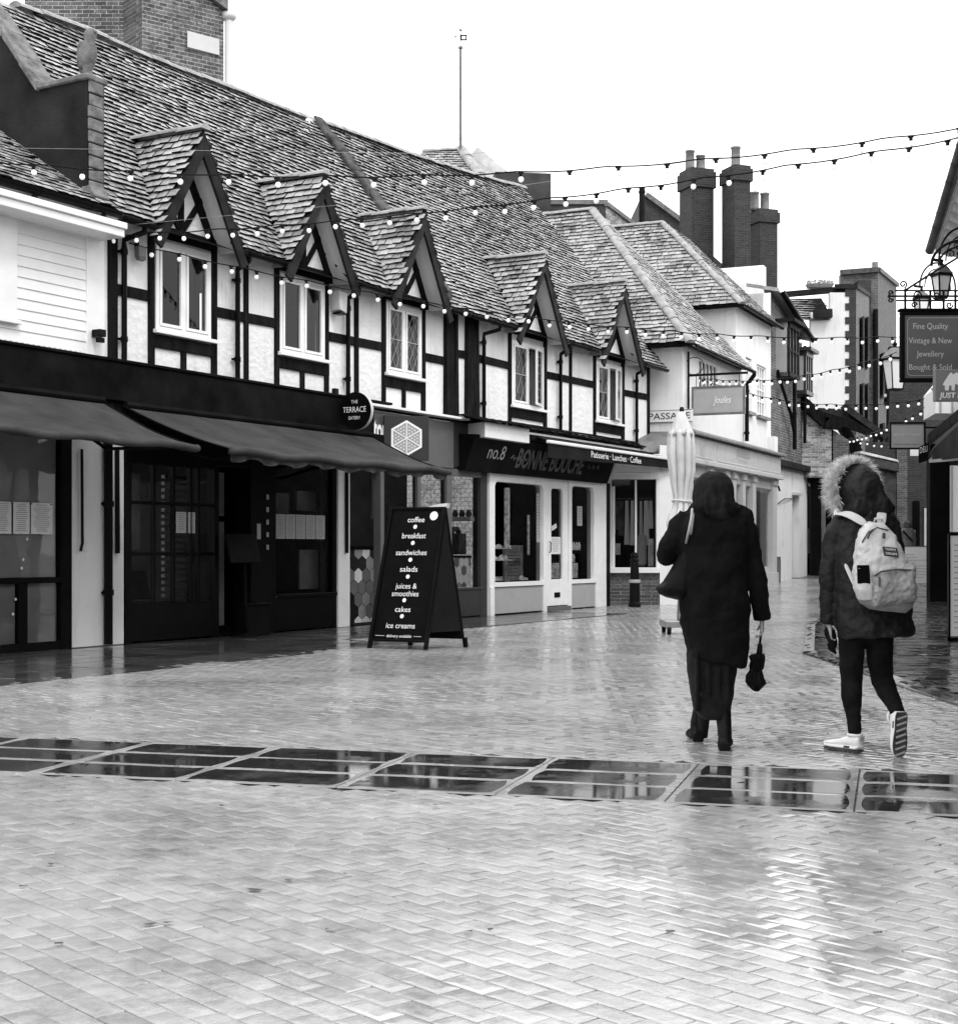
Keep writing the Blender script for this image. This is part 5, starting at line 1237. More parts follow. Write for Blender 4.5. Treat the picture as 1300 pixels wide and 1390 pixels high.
# ================================================================== right-hand side
Rr = Fr(6.78, 20.5, -.2357, -.972)
hR = fthing(Rr, 'eaves_building', 'building at the right edge with deep black eaves and a pale wall', 'building')
mb = MB(); mb.quad((0,0,0),(17,0,0),(17,0,5.3),(0,0,5.3)); mb.quad((0,0,0),(0,6,0),(0,6,5.3),(0,0,5.3)); mb.build('wall', M['render'], hR)
ez, ew = 5.46, -.40
MB().hexa([(-.3,ew,ez-.05),(17,ew,ez-.05),(17,4,ez+3.4),(-.3,4,ez+3.4)],[(-.3,ew,ez+.02),(17,ew,ez+.02),(17,4,ez+3.5),(-.3,4,ez+3.5)]).build('roof', M['tile2'], hR)
MB().quad((-.3,ew,ez-.06),(17,ew,ez-.06),(17,0,ez-.16),(-.3,0,ez-.16)).build('soffit', M['cream'], hR)
gutter(hR, (-.35,ew-.07,ez), (17,ew-.07,ez), .065)
for k in range(18):
    u = .15+k*.5; MB().hexa([(u,ew+.02,ez-.13),(u+.20,ew+.02,ez-.15),(u+.20,ew+.16,ez-.22),(u,ew+.16,ez-.22)],[(u,ew+.02,ez-.06),(u+.20,ew+.02,ez-.06),(u+.20,ew+.16,ez-.09),(u,ew+.16,ez-.09)]).build('eaves_bracket', M['cream'], hR, bevel=.01)
mb = MB(); mb.box(-.02,17,-.03,.02,5.1,5.2); mb.box(-.04,.18,-.04,.1,0,5.2); mb.build('frieze_board', M['timber'], hR)
pipe(hR, .55, -.09, .1, 5.2, None, .055)
mb = MB(); mb.box(1.6,17,-.05,0,0,3.0); mb.box(0.2,17,-.12,0,3.0,3.5); mb.build('shopfront', M['blackmat'], hR, bevel=.01)
for k in range(4):
    u = 2.2+k*3.2
    f = MB().box(u,u+1.3,-.06,.02,3.7,4.7).build('window', M['white'], hR, bevel=.01); MB().quad((u+.08,-.065,3.78),(u+1.22,-.065,3.78),(u+1.22,-.065,4.62),(u+.08,-.065,4.62)).build('pane', M['goods'], f)
    MB().quad((u-.2,-.06,.6),(u+1.8,-.06,.6),(u+1.8,-.06,2.8),(u-.2,-.06,2.8)).build('shop_window', M['room'], hR)
# further building on the right: white upper bay, black pilaster
hQ = thing('pilaster_shop', 'shop with a black pilaster and white upper bay at the mouth of the alley', 'shop', (10.2,33.5,0))
MB().hexa([(-.05,-.3,-.05),(.36,-.3,-.05),(.5,.3,-.05),(.05,.3,-.05)],[(-.05,-.3,3.6),(.36,-.3,3.6),(.5,.3,3.6),(.05,.3,3.6)]).build('pilaster', M['blackmat'], hQ, bevel=.02)
MB().box(.40,1.1,-.2,.3,-.05,.55).build('stone_plinth', M['stone'], hQ, bevel=.02); MB().box(.42,1.2,-.1,.3,.55,3.6).build('inner_pilaster', M['dgrey'], hQ, bevel=.02)
MB().hexa([(-2.5,-9.5,0),(6,-9.5,0),(14,20,0),(6.1,20,0)],[(-2.5,-9.5,5),(6,-9.5,5),(14,20,5),(6.1,20,5)]).build('wall', M['brickd'], hQ)
for o_ in (hQ.children[-1],): o_.location = (.75,.2,0)
mb = MB(); mb.hexa([(-.2,-1.2,4.2),(.9,-1.2,4.2),(1.0,.5,4.2),(.05,.5,4.2)],[(-.2,-1.2,4.75),(.9,-1.2,5.9),(1.0,.5,5.9),(.05,.5,4.75)]); mb.build('white_bay', M['board'], hQ)
mb = MB()
for k in range(4): mb.bar((-.1+k*.26,-1.22,4.2),(-.1+k*.26,-1.22,4.8+k*.25),.04,.03)
mb.bar((-.28,-1.25,4.7),(.95,-1.25,6.0),.1,.1); mb.build('bay_battens', M['greypaint'], hQ)
# black awning with dark frame on the right
a = thing('awning', 'black shop awning with a small lettered valance at the right edge', 'awning', (7.55,24.0,0))
def Pw(px, py, Y): return Vector(((px-CX)/F*Y, Y, pxz(py,Y)))-a.location
MB().hexa([Pw(1262,627,25),Pw(1262,613,25),Pw(1318,560,21),Pw(1318,618,21)],[Pw(1290,627,26),Pw(1290,575,26),Pw(1345,545,22),Pw(1345,620,22)]).build('canopy', M['awnblack'], a)
MB().hexa([Pw(1258,600,25.1),Pw(1262,604,24.9),Pw(1320,556,20.9),Pw(1316,552,21.1)],[Pw(1258,590,25.1),Pw(1262,594,24.9),Pw(1320,546,20.9),Pw(1316,542,21.1)]).build('front_edge', M['blackmat'], a)
MB().hexa([Pw(1246,629,24.6),Pw(1259,625,24.6),Pw(1259,625,24.7),Pw(1246,629,24.7)],[Pw(1246,607,24.6),Pw(1260.5,600,24.6),Pw(1260.5,600,24.7),Pw(1246,607,24.7)]).build('valance', M['black'], a)
text('lettering', 'DELI', Pw(1252.8,614,24.58), (1,0,.3), (0,0,1), .1, M['cream'], a, .13, .002)
MB().bar(Pw(1262,626,24.9),Pw(1285,606,24.4),.05,.05).bar(Pw(1262,626,24.9),Pw(1310,622,22),.05,.05).build('frame', M['greypaint'], a)
# big sign on an iron bracket
YS = 17.0
s = thing('hanging_sign', 'large dark hanging sign for vintage and new jewellery with pale lettering', 'sign', Vector(((1262-CX)/F*YS, YS, pxz(520,YS))))
def S(px, py, d=0.0): return Vector(((px-CX)/F*YS-s.location.x, d, pxz(py,YS)-s.location.z))
w0, w1, z0, z1 = S(1221,0).x, S(1313,0).x, S(0,519).z, S(0,423).z
MB().box(w0+.04,w1-.04,-.025,.025,z0+.04,z1-.04).build('board', plain('slate_sign_face', .10, .45, .1, 3, 30, 0), s)
mb = MB(); mb.box(w0,w1,-.045,.045,z0,z0+.045); mb.box(w0,w1,-.045,.045,z1-.045,z1); mb.box(w0,w0+.045,-.044,.044,z0+.045,z1-.045); mb.box(w1-.045,w1,-.044,.044,z0+.045,z1-.045); mb.box(w0-.02,w1+.02,-.06,.06,z1,z1+.03)
mb.build('frame', M['blackmat'], s, bevel=.008)
mb = MB(); a0, a1, b0, b1 = w0+.078, w1-.078, z0+.075, z1-.075; k = .03
pts = [(a0+k,b0),(a1-k,b0),(a1,b0+k),(a1,b1-k),(a1-k,b1),(a0+k,b1),(a0,b1-k),(a0,b0+k)]
for i in range(8):
    p, q = pts[i], pts[(i+1)%8]; mb.bar((p[0],-.027,p[1]),(q[0],-.027,q[1]),.007,.005,(0,1,0))
mb.build('gilt_line', M['litg'], s)
for t_, py, w_ in (('Fine Quality',447,.40),('Vintage & New',466.5,.50),('Jewellery',484.5,.315),('Bought & Sold',502.5,.49)):
    text('lettering', t_, S(1261,py,-.027), (1,0,.0), (0,0,1), .068, M['cream'], s, w_, .003)
br = thing('sign_bracket', 'wrought iron scroll bracket holding the jewellery sign', 'bracket', s.location+Vector((0,0,z1+.03)))
def scroll(c, r, a0, turns, y=0.0, sgn=1):
    return [Vector((c[0]+sgn*r*(1-.75*t)*math.cos(a0+turns*6.283*t), y, c[1]+r*(1-.75*t)*math.sin(a0+turns*6.283*t))) for t in [k/26 for k in range(27)]]
def Bq(px, py, d=0.0): return Vector(((px-CX)/F*YS-br.location.x, d, pxz(py,YS)-br.location.z))
mb = MB(); mb.tube([Bq(1206,402),Bq(1330,402)], .012, 8); mb.tube([Bq(1214,394.5),Bq(1330,394.5)], .010, 8); mb.tube([Bq(1216,408),Bq(1330,408)], .010, 8); mb.tube([Bq(1228,394),Bq(1256,376),Bq(1330,331)], .012, 8)
for px in (1228,1262,1280,1296): mb.tube([Bq(px,394),Bq(px,423)], .014, 8)
mb.build('rail', M['iron'], br)
mb = MB()
for c, r, a0, tn, sg in ((Bq(1225,386),.045,-1.2,1.3,1),(Bq(1208,397.5),.03,-.6,1.2,1),(Bq(1208,407),.03,.6,-1.2,1),(Bq(1244,401),.05,0,1.2,1),(Bq(1270,401),.05,3.1,1.2,-1),(Bq(1240,414),.035,0,1.2,1),(Bq(1288,414),.04,0,-1.2,1)):
    mb.tube(scroll((c.x,c.z), r, a0, tn), .009, 6)
for px, py in ((1206,402),(1228,394),(1256,377)): mb.lathe([(.0,-.03),(.022,0),(.0,.03)], Bq(px,py), 8)
mb.each('scroll', M['iron'], br)
# delivery-brand box sign in front
s2 = thing('box_sign', 'square grey box sign with a white house symbol, cut off by the right edge', 'sign', Vector(((1293-CX)/F*16.6, 16.6, pxz(545,16.6))))
q = lambda px, py, d=0.0: Vector(((px-CX)/F*16.6-s2.location.x, d, pxz(py,16.6)-s2.location.z))
MB().box(q(1267,0).x,q(1319,0).x,-.04,.05,q(0,545).z,q(0,502).z).build('box', plain('mid_grey_sign', .2, .5, .08, 3, 30, 0), s2, bevel=.006)
mb = MB(); Y_ = -.045
hp = [(1277,523),(1279,519),(1286.5,507.5),(1289,506),(1291,509),(1296,506),(1299,508),(1307,519),(1309,523),(1306,524.5),(1305,529.5),(1299,531),(1298,523),(1294,522),(1293,531),(1289,530),(1289,524),(1286,524),(1285,531),(1280,530),(1280,524)]
pts = [q(a,b,Y_) for a, b in hp]
mb.poly(pts); mb.build('house_symbol', M['lit'], s2)
text('lettering', 'JUST EAT', q(1294,540.5,-.042), (1,0,0), (0,0,1), .058, M['lit'], s2, q(1316,0).x-q(1273,0).x, .003, bold=.03, shear=.12)
MB().bar(q(1319,510,.0),q(1345,510,.0),.03,.03).build('bracket', M['iron'], s2)
# lower hanging sign further on
s3 = thing('hanging_sign', 'plain mid-grey hanging sign with faint capitals below the string lights', 'sign', Vector(((1229-CX)/F*27, 27, pxz(609,27))))
q = lambda px, py, d=0.0: Vector(((px-CX)/F*27-s3.location.x, d, pxz(py,27)-s3.location.z))
MB().box(q(1208,0).x,q(1253,0).x,-.02,.02,q(0,608).z,q(0,575).z).build('board', bpy.data.materials['mid_grey_sign'], s3)
mb = MB(); x0,x1,y0,y1 = q(1206,0).x,q(1255,0).x,q(0,610).z,q(0,573).z
mb.box(x0,x1,-.04,.04,y0,y0+.03); mb.box(x0,x1,-.04,.04,y1-.03,y1); mb.box(x0,x0+.03,-.039,.039,y0+.03,y1-.03); mb.box(x1-.03,x1,-.039,.039,y0+.03,y1-.03); mb.bar((x1,0,y1-.1),(x1+1.2,0,y1-.1),.03,.03); mb.build('frame', M['black'], s3)
text('lettering', 'BLUESTAMP', q(1230,592,-.022), (1,0,0), (0,0,1), .05, M['litg'], s3, .5, .002); text('lettering', 'CURIOS AND CRAFTS', q(1230,604,-.022), (1,0,0), (0,0,1), .02, M['dgrey'], s3, .5, .002)
# small white plate further back
s4 = thing('wall_plate', 'small blank white plate on the alley wall under the grey hanging sign', 'sign', Vector(((1241-CX)/F*32, 32, pxz(619,32))))
MB().box(-.10,.11,-.02,.02,0,.15).build('plate', M['white'], s4, bevel=.004); MB().bar((.1,0,.1),(.5,0,.1),.02,.02).build('bracket', M['iron'], s4)

def lantern(label, px, ytop, ybot, Y, arc=True, gsc=1.0, ball=False, side=1):
    t = thing('wall_lantern', label, 'lantern', Vector(((px-CX)/F*Y, Y, pxz(ybot,Y))), .25, 'old iron wall lanterns'); h = (ybot-ytop)/F*Y
    b, tp = h*.12, h*.19; zc = h*.66
    sq = lambda r, z: [Vector((r,r,z)),Vector((-r,r,z)),Vector((-r,-r,z)),Vector((r,-r,z))]
    mb = MB()
    for k in range(4): mb.bar(sq(b,.02)[k], sq(tp,zc)[k], .018, .018)
    mb.loft([sq(b*1.05,0),sq(b*1.05,.03)]); mb.loft([sq(tp*1.15,zc-.015),sq(tp*1.15,zc+.02)]); mb.build('frame', M['iron'], t)
    MB().loft([sq(b*.95,.025),sq(tp*.96,zc-.01)]).build('glass_panel', M['acrylic'], t)
    mb = MB(); mb.loft([sq(tp*1.2,zc+.02),sq(tp*.55,zc+h*.2),sq(tp*.35,zc+h*.24)]); mb.build('hood', M['lead'], t)
    MB().lathe([(tp*.35,zc+h*.24),(tp*.2,zc+h*.28),(tp*.28,zc+h*.33),(.01,zc+h*.38)], (0,0,0), 10).build('finial', M['iron'], t)
    if arc:
        mb = MB(); r = .34*gsc; c = Vector((r*.9,0,zc+h*.40))
        mb.tube([c+Vector((-r*math.cos(a)*1.0,0,r*1.25*math.sin(a))) for a in [math.pi*k/18*1.05 for k in range(19)]], .014, 8)
        mb.tube([c+Vector((-r*.72*math.cos(a),0,r*.95*math.sin(a))) for a in [math.pi*k/18*1.05 for k in range(19)]], .010, 8)
        mb.tube([(-.12,0,zc+h*.42),(.02,0,zc+h*.40)], .02, 6); mb.tube(scroll((c.x+.05,c.z+r*.55), .05, 0, 1.2), .008, 6); mb.tube(scroll((c.x-.08,c.z+r*.55), .05, 3, -1.2), .008, 6)
        mb.build('bracket', M['iron'], t)
    return t
lantern('nearest old iron wall lantern with a hooped bracket above the jewellery sign', 1277, 357, 406, 18.2)
lantern('second iron wall lantern with a hooped bracket, partly behind the first', 1250, 392, 432, 22.5, True, .9)
lantern('lone iron lantern with pale glass left of the jewellery sign', 1214, 466, 530, 25.5, False)
# hooped bracket high under the eaves
t = thing('iron_hoop_bracket', 'empty curved iron bracket under the eaves at the right edge', 'bracket', Vector(((1300-CX)/F*16.4, 16.4, pxz(345,16.4))))
mb = MB(); mb.tube([Vector((-.30+.34*(1-math.cos(a)),0,.10*0+.28*math.sin(a)-.13)) for a in [math.pi*k/20 for k in range(15)]], .016, 8); mb.tube([Vector((-.22+.28*(1-math.cos(a)),0,.22*math.sin(a)-.13)) for a in [math.pi*k/20 for k in range(15)]], .012, 8); mb.tube(scroll((.02,.0), .045, 0, 1.2), .008, 6); mb.tube(scroll((-.08,.0), .045, 3, -1.2), .008, 6); mb.build('hoop', M['iron'], t)

# white menu board at the right edge, and the panel above it
b = thing('menu_board', 'tall white printed menu board in a black frame at the right edge', 'menu board', gp(1300,874))
Yb = b.location.y; q = lambda px, py, d=0.0: Vector(((px-CX)/F*Yb-b.location.x, d, pxz(py,Yb)))
x0, x1 = q(1286,0).x, q(1345,0).x
MB().box(x0+.02,x1,-.02,.02,q(0,872).z+.08,q(0,727).z).build('panel', M['acrylic'], b); mb = MB(); mb.box(x0,x0+.02,-.03,.03,0.02,q(0,725).z); mb.box(x0,x1,-.03,.03,.0,.08); mb.box(x0+.02,x1,-.028,.028,q(0,727).z,q(0,725).z+.01); mb.build('frame', M['black'], b)
mb = MB()
for k in range(16): mb.box(x0+.07,x0+.07+random.uniform(.1,.3),-.024,-.02,.2+k*.07,.212+k*.07)
mb.build('print', M['litg'], b)
s5 = thing('white_sign_panel', 'white upright panel on the wall above the menu board at the right edge', 'sign', Vector(((1300-CX)/F*(Yb+.6), Yb+.6, 1.3)))
q5 = lambda px, py: ((px-CX)/F*(Yb+.6)-s5.location.x, pxz(py,Yb+.6)-1.3)
MB().box(q5(1291,0)[0],q5(1340,0)[0],-.02,.02,q5(0,722)[1],q5(0,632)[1]).build('panel', M['acrylic'], s5); MB().box(q5(1289.5,0)[0],q5(1291,0)[0],-.03,.03,q5(0,722)[1],q5(0,632)[1]).build('edge', M['greypaint'], s5)
# white board in the alley
b = thing('menu_board', 'low white printed board standing at the mouth of the alley', 'board', Vector(((1240-CX)/F*40.9, 40.9, gz(40.9))))
q = lambda px: (px-CX)/F*40.9-b.location.x
MB().box(q(1214),q(1262),-.02,.02,.04,pxz(742,40.9)-gz(40.9)).build('panel', M['acrylic'], b); mb = MB(); mb.box(q(1213),q(1263),-.03,.03,0,.04); mb.box(q(1213),q(1263),-.028,.028,pxz(742,40.9)-gz(40.9),pxz(741,40.9)-gz(40.9)); mb.build('frame', M['dgrey'], b)
mb = MB()
for k in range(9): mb.box(q(1222),q(random.uniform(1240,1258)),-.024,-.02,.2+k*.08,.212+k*.08)
mb.build('print', M['litg'], b)
# bollard by the corner shop
b = thing('bollard', 'black cast-iron bollard with a pale band beside the brick plinth', 'bollard', gp(861,824))
MB().lathe([(.13,0),(.13,.08),(.115,.1),(.105,.50),(.115,.51)], (0,0,0), 18).lathe([(.10,.58),(.085,.9),(.075,.95),(.095,.97),(.095,1.0),(.07,1.03),(.085,1.08),(.06,1.14),(.0,1.16)], (0,0,0), 18).build('shaft', M['iron'], b, smooth=False)
MB().lathe([(.118,.51),(.125,.53),(.118,.57),(.1,.58)], (0,0,0), 18).build('band', M['litg'], b)
# ================================================================== ground
def grid_ground():
    ys = [-60,-20,0,10,20,30,34,36,38,40,42,44,46,48,50,52,54,56,60,80,120,200,400]; xs = [-300,-100,-40,-20,-10,0,10,20,40,100,300]
    v = [(x,y,gz(y)-.012) for y in ys for x in xs]; n = len(xs)
    f = [(j*n+i, j*n+i+1, (j+1)*n+i+1, (j+1)*n+i) for j in range(len(ys)-1) for i in range(n-1)]
    mb = MB(); mb.add(v, f); return mb.build('ground', M['ground'])
structure(grid_ground())
# the band of long granite flags: near and far edges
FA, FB = Vector((-3.04,9.37)), Vector((2.54,7.81)); bd = (FB-FA).normalized(); bp = Vector((bd.y,-bd.x)); BW = 1.30
def band_st(x, y):
    d = Vector((x,y))-FA; return d.dot(bd), d.dot(bp)
def foot_w(x, y): return A.local(x,y).y
RP_ = [(3.72,4.0),(3.78,11.8),(3.85,16.9),(5.25,23),(7.4,30),(8.6,34),(10.2,40),(10.2,42),(30,42),(30,4)]
def zone(x, y):
    s, t = band_st(x, y)
    if -.03 < t < BW+.03: return 'band'
    l = A.local(x, y)
    if l.y > -2.87 and l.x < 2.6: return 'foot'
    if l.y > -1.9 and l.x < 12.5 : return 'foot'
    if l.y > -.05 and l.x < 15.5: return 'in'
    if inside((x,y), RP_): return 'right'
    return 'pave'
def pav_brick(mb, pts, g_=.004, drop=.004, z=0.0, tilt=.0022, jz=.0015, pil=.02):
    """one paver: a top face with chamfered rim; pts = corners in plan"""
    c = Vector((sum(p[0] for p in pts)/4, sum(p[1] for p in pts)/4)); a, b = random.uniform(-tilt,tilt), random.uniform(-tilt,tilt); dz = random.uniform(-jz,jz)
    P = [Vector(p) for p in pts]; L = max((P[0]-c).length, .05)
    def pt(p, ins, d):
        q = c+(p-c)*(1-ins/((p-c).length)*1.4); dd = (q-c)/L; return (q.x, q.y, z+gz(q.y)+dz+dd.x*a+dd.y*b-d)
    top = [pt(p, g_/2+pil, 0) for p in P]; mid = [pt(p, g_/2+.001, pil*.040) for p in P]; out = [pt(p, g_/2, drop) for p in P]
    fs = [(0,1,2,3)]+[(4+i,4+(i+1)%4,(i+1)%4,i) for i in range(4)]+[(8+i,8+(i+1)%4,4+(i+1)%4,4+i) for i in range(4)]
    mb.add(top+mid+out, fs)
W_ = .086; th_ = R(-48); ca, sa = math.cos(th_), math.sin(th_)
rot = lambda a, b: (a*ca-b*sa, a*sa+b*ca+20)
mb = MB(); N = 400
for b in range(-N, N):      # courses laid on the skew, half-bonded
    sh = (b % 2)*1.0+random.uniform(-.06,.06)
    for a2 in range(-N//2, N//2):
        a = a2*2+sh
        cx, cy = rot((a+1)*W_, (b+.5)*W_)
        if not (3.6 < cy < 44) or abs(cx-.25) > .335*cy+1.3 or cx > 12: continue
        if cy > 34 and cx < 3.2: continue
        if zone(cx, cy) != 'pave': continue
        w, h = 2, 1
        pav_brick(mb, [rot(a*W_,b*W_),rot((a+w)*W_,b*W_),rot((a+w)*W_,(b+h)*W_),rot(a*W_,(b+h)*W_)], .0036, .007, 0.0, .0018, .0012, .026)
structure(mb.build('brick_paving', M['paver']))
# granite flags: water stands on the dished middles, the worn rims stay pale
def flag(mb, pts, ins=.021):
    P = [Vector(p) for p in pts]; c = sum(P, Vector((0,0)))/4; n = 10; rim = []; inn = []; out = []
    r1, r2 = random.uniform(.6,1.9), random.uniform(.6,1.9)
    for i in range(4):
        a, b = P[i], P[(i+1)%4]; e = (b-a).normalized(); pn = Vector((-e.y,e.x))
        if (c-a).dot(pn) < 0: pn = -pn
        for k in range(n):
            q = a.lerp(b, k/n); d = (c-q)
            out.append(q+d*.007); rim.append(q+d*.012)
            m_ = ins*(r1 if i % 2 else r2)*(1+.45*noise.noise(Vector((q.x*3,q.y*3,i*7.1))))
            w_ = min((q-a).length, (q-b).length); cor = max(0, 1-w_/.22)
            inn.append(q+pn*m_+d*(.015+.05*cor*cor))
    N_ = len(out); z = random.uniform(-.001,.001)
    vs = [(p.x,p.y,z-.006) for p in out]+[(p.x,p.y,z+.001) for p in rim]+[(p.x,p.y,z) for p in inn]
    mb.add(vs, [(i,(i+1)%N_,N_+(i+1)%N_,N_+i) for i in range(N_)]+[(N_+i,N_+(i+1)%N_,2*N_+(i+1)%N_,2*N_+i) for i in range(N_)], 1)
    mb.f.append(tuple(range(len(mb.v)-N_, len(mb.v)))); mb.m.append(0)
# granite flags
mb = MB(); s = -4.0; cuts = [0,.43,.86,BW]
while s < 11:
    L = random.uniform(.78,.90); sk = .10
    for i in range(3):
        t0, t1 = cuts[i], cuts[i+1]
        q = lambda s_, t_: (FA+bd*(s_-sk*t_*.0)+bp*t_)
        P = [q(s,t0),q(s+L,t0),q(s+L,t1),q(s,t1)]; P = [(p.x,p.y) for p in P]
        flag(mb, P)
    s += L
structure(mb.build('granite_band', [M['slab'], M['slabrim']]))
# footway flags along the shopfronts
mb = MB(); u = -8.0
while u < 12.6:
    L = random.uniform(.55,.75); w = -.02
    while w > -2.86:
        D = .44
        if not (u > 2.6 and w-D < -1.95):
            P = [A.world(u,w),A.world(u,w-D),A.world(u+L,w-D),A.world(u+L,w)]
            pav_brick(mb, [(p.x,p.y) for p in P], .006, .004, .0, .0016, .0015)
        w -= D
    u += L
structure(mb.build('footway', M['foot']))
# dark setts on the right behind a low kerb
mb = MB(); y = 4.2; j = 0
while y < 41.5:
    D = .20 if y < 30 else .4; x = 3.6+(.1 if j % 2 else 0)
    while x < 12.5:
        L = .30 if y < 30 else .6
        if inside((x+L/2,y+D/2), RP_) and x < .36*y+1.6:
            pav_brick(mb, [(x,y),(x+L,y),(x+L,y+D),(x,y+D)], .010, .006, .035, .004, .003)
        x += L
    y += D; j += 1
structure(mb.build('sett_paving', M['sett']))
mb = MB()
for i in range(5):
    p, q = Vector(RP_[i]), Vector(RP_[i+1]); n = int((q-p).length/.9)+1
    for k in range(n):
        a, b = p+(q-p)*k/n, p+(q-p)*(k+.985)/n; o_ = Vector((-(q-p).normalized().y,(q-p).normalized().x))*.14
        z0, z1 = gz(a.y), gz(b.y)
        mb.hexa([(a.x,a.y,z0-.05),(b.x,b.y,z1-.05),((b+o_).x,(b+o_).y,z1-.05),((a+o_).x,(a+o_).y,z0-.05)],[(a.x,a.y,z0+.045),(b.x,b.y,z1+.045),((b+o_).x,(b+o_).y,z1+.018),((a+o_).x,(a+o_).y,z0+.018)])
structure(mb.build('kerb', M['slab'], bevel=.008))
# fallen leaves and grit
mb = MB(); q = random.Random(11)
for k in range(130):
    y = 4.4+q.random()**1.3*22; x = q.uniform(-.33,.33)*y; c = Vector((x,y,.006)); r = q.uniform(.006,.022) if k < 110 else q.uniform(.02,.04); a0 = q.uniform(0,6)
    mb.poly([c+Vector((r*math.cos(a0+t*1.047)*q.uniform(.5,1.2), r*math.sin(a0+t*1.047)*q.uniform(.3,.8), q.uniform(0,.008))) for t in range(6)])
o = mb.build('fallen_leaves', plain('wet_leaf_litter', .03, .4, .6, 30, 80, 0)); structure(o, 'stuff'); tag(o, 'scattered dark leaves and grit on the wet paving', 'leaves')

# ================================================================== strings of festoon lamps
_b = MB(); _b.lathe([(.006,-.115),(.024,-.106),(.033,-.085),(.031,-.068),(.018,-.048),(.016,-.045)], (0,0,0), 14)
_s = MB(); _s.lathe([(.021,-.052),(.022,-.015),(.017,-.01),(.017,.010)], (0,0,0), 12); _s.box(-.034,.034,-.012,.012,-.012,.012)
_b0 = _b.build('bulb', M['bulb'], None, smooth=True); _s0 = _s.build('lamp_holder', M['iron'])
BM, SM = _b0.data, _s0.data
bpy.data.objects.remove(_b0); bpy.data.objects.remove(_s0)
def P3(px, py, Y): return Vector(((px-CX)/F*Y, Y, pxz(py,Y)))
def string(label, p, q, n, sag, ext=(0,0), wire=None, sc_=1.0, ties=4, seed=0, first=0.5):
    r = random.Random(seed); t = thing('string_lights', label, 'string lights', p, 0, 'festoon strings over the street')
    L = q-p; mb = MB(); wob = lambda f: -sag*4*f*(1-f)+.025*sc_*abs(math.sin(f*math.pi*ties))*-1.0
    at = lambda f: L*f+Vector((0,0,wob(f)))
    mb.tube([at(-ext[0]+(1+ext[0]+ext[1])*k/90) for k in range(91)], .0078, 5); mb.build('cable', M['iron'], t)
    if wire:
        MB().tube([L*(-ext[0])+Vector((0,0,wire*.6)), L*.5+Vector((0,0,wire-sag*.9)), L*(1+ext[1])+Vector((0,0,wire*1.0))], .0022, 4).build('support_wire', M['galv'], t)
    ang = math.atan2(L.y, L.x)
    for k in range(n):
        f = (k+first)/n; s = bpy.data.objects.new('lamp_holder', SM); COL.objects.link(s); s.parent = t
        s.location = at(f)+Vector((0,0,-.008)); s.rotation_euler = (r.uniform(-.12,.12), r.uniform(-.14,.14), ang); s.scale = (sc_*.93,)*3
        b = bpy.data.objects.new('bulb', BM); COL.objects.link(b); b.parent = s
    return t
string('topmost long festoon string crossing the sky and the roofs, nearest the viewer', P3(-60,213,14.8), P3(1328,168,14.8), 21, .33, (0.0,.03), .16, .92, 11, 1, .6)
string('second festoon string rising from the gutter by the first dormer to the top right', P3(139,318,18.5), P3(1312,184,14.0), 29, .16, (0,.04), .14, .9, 12, 2)
string('third festoon string running from the left downpipe along the dormers to the jewellery sign', P3(150,322,18.6), P3(1240,455,26), 40, .42, (0,0), .0, .95, 16, 3)
string('fourth festoon string from the hanging script sign upwards to the lone lantern', P3(944,511,35), P3(1216,478,25), 25, .24, (0,0), 0, 1.0, 8, 4)
string('fifth festoon string from the hanging script sign sagging across the alley', P3(948,513,35), P3(1254,541,30), 24, .32, (0,0), 0, 1.0, 8, 5)
string('short closely spaced festoon string climbing right from the porch roof', P3(1150,596,46), P3(1254,553,31), 14, .1, (0,0), 0, 1.0, 5, 6)
string('lowest short festoon string behind the grey hanging sign', P3(1154,594,46), P3(1262,598,36), 10, .12, (0,0), 0, 1.0, 4, 7)

# ================================================================== folded parasol on a wheeled base
pb = thing('parasol', 'folded cream parasol on a wheeled base, partly behind the walker in black', 'parasol', (2.89,21.1,0))
def K(px, py): return ((px-925)*.01055, H+(HY-py)*.01055)
rg = []; q = random.Random(4); n = 144
for py, l, r_, am in ((574,917,933,.05),(588,907,943,.10),(600,905.5,945,.14),(616,905,946,.16),(642,908.5,945,.17),(660,911,941,.15),(676,914,938,.10),(681,914.5,938,.08),(690,912,940,.16),(702,907,943,.24),(714,904,945,.28)):
    cx_, z = K((l+r_)/2, py); hw = (r_-l)/2*.01055
    fo = lambda a: .98-am*2.8*(1-abs(math.sin(4.5*a+.5+.5*math.sin(a*2+1)+(py-640)*.004))**.55)
    rg.append([Vector((cx_+hw*fo(a)*math.cos(a), hw*.95*fo(a)*math.sin(a), z+(.05*math.cos(9*a) if py > 700 else 0))) for a in [2*math.pi*k/n for k in range(n)]])
MB().loft(rg, 0, True).build('canopy', M['canvas'], pb, smooth=False)
rg = []
for py, l, r_, am in ((559,922,930,0),(563,918,932,.03),(572,914.5,936,.06),(581,911.5,940,.09),(586,909.5,942.5,.12)):
    cx_, z = K((l+r_)/2, py); hw = (r_-l)/2*.01055
    rg.append([Vector((cx_+hw*(1+am*math.cos(8*a))*math.cos(a), hw*(1+am*math.cos(8*a))*math.sin(a), z-(am*.5*abs(math.cos(4*a))))) for a in [2*math.pi*k/n for k in range(n)]])
MB().loft(rg, 0, True).build('cap', M['canvas'], pb, smooth=True)
x_, z_ = K(926,556); MB().lathe([(.03,0),(.035,.02),(.03,.06),(.01,.07)], (x_,0,z_-.03), 12).build('finial', M['timberh'], pb)
x_, z_ = K(926,680); MB().tube([(x_+.135*math.cos(a),.13*math.sin(a),z_+.01*math.sin(a*2)) for a in [2*math.pi*k/24 for k in range(25)]], .013, 6).build('tie', M['canvas'], pb)
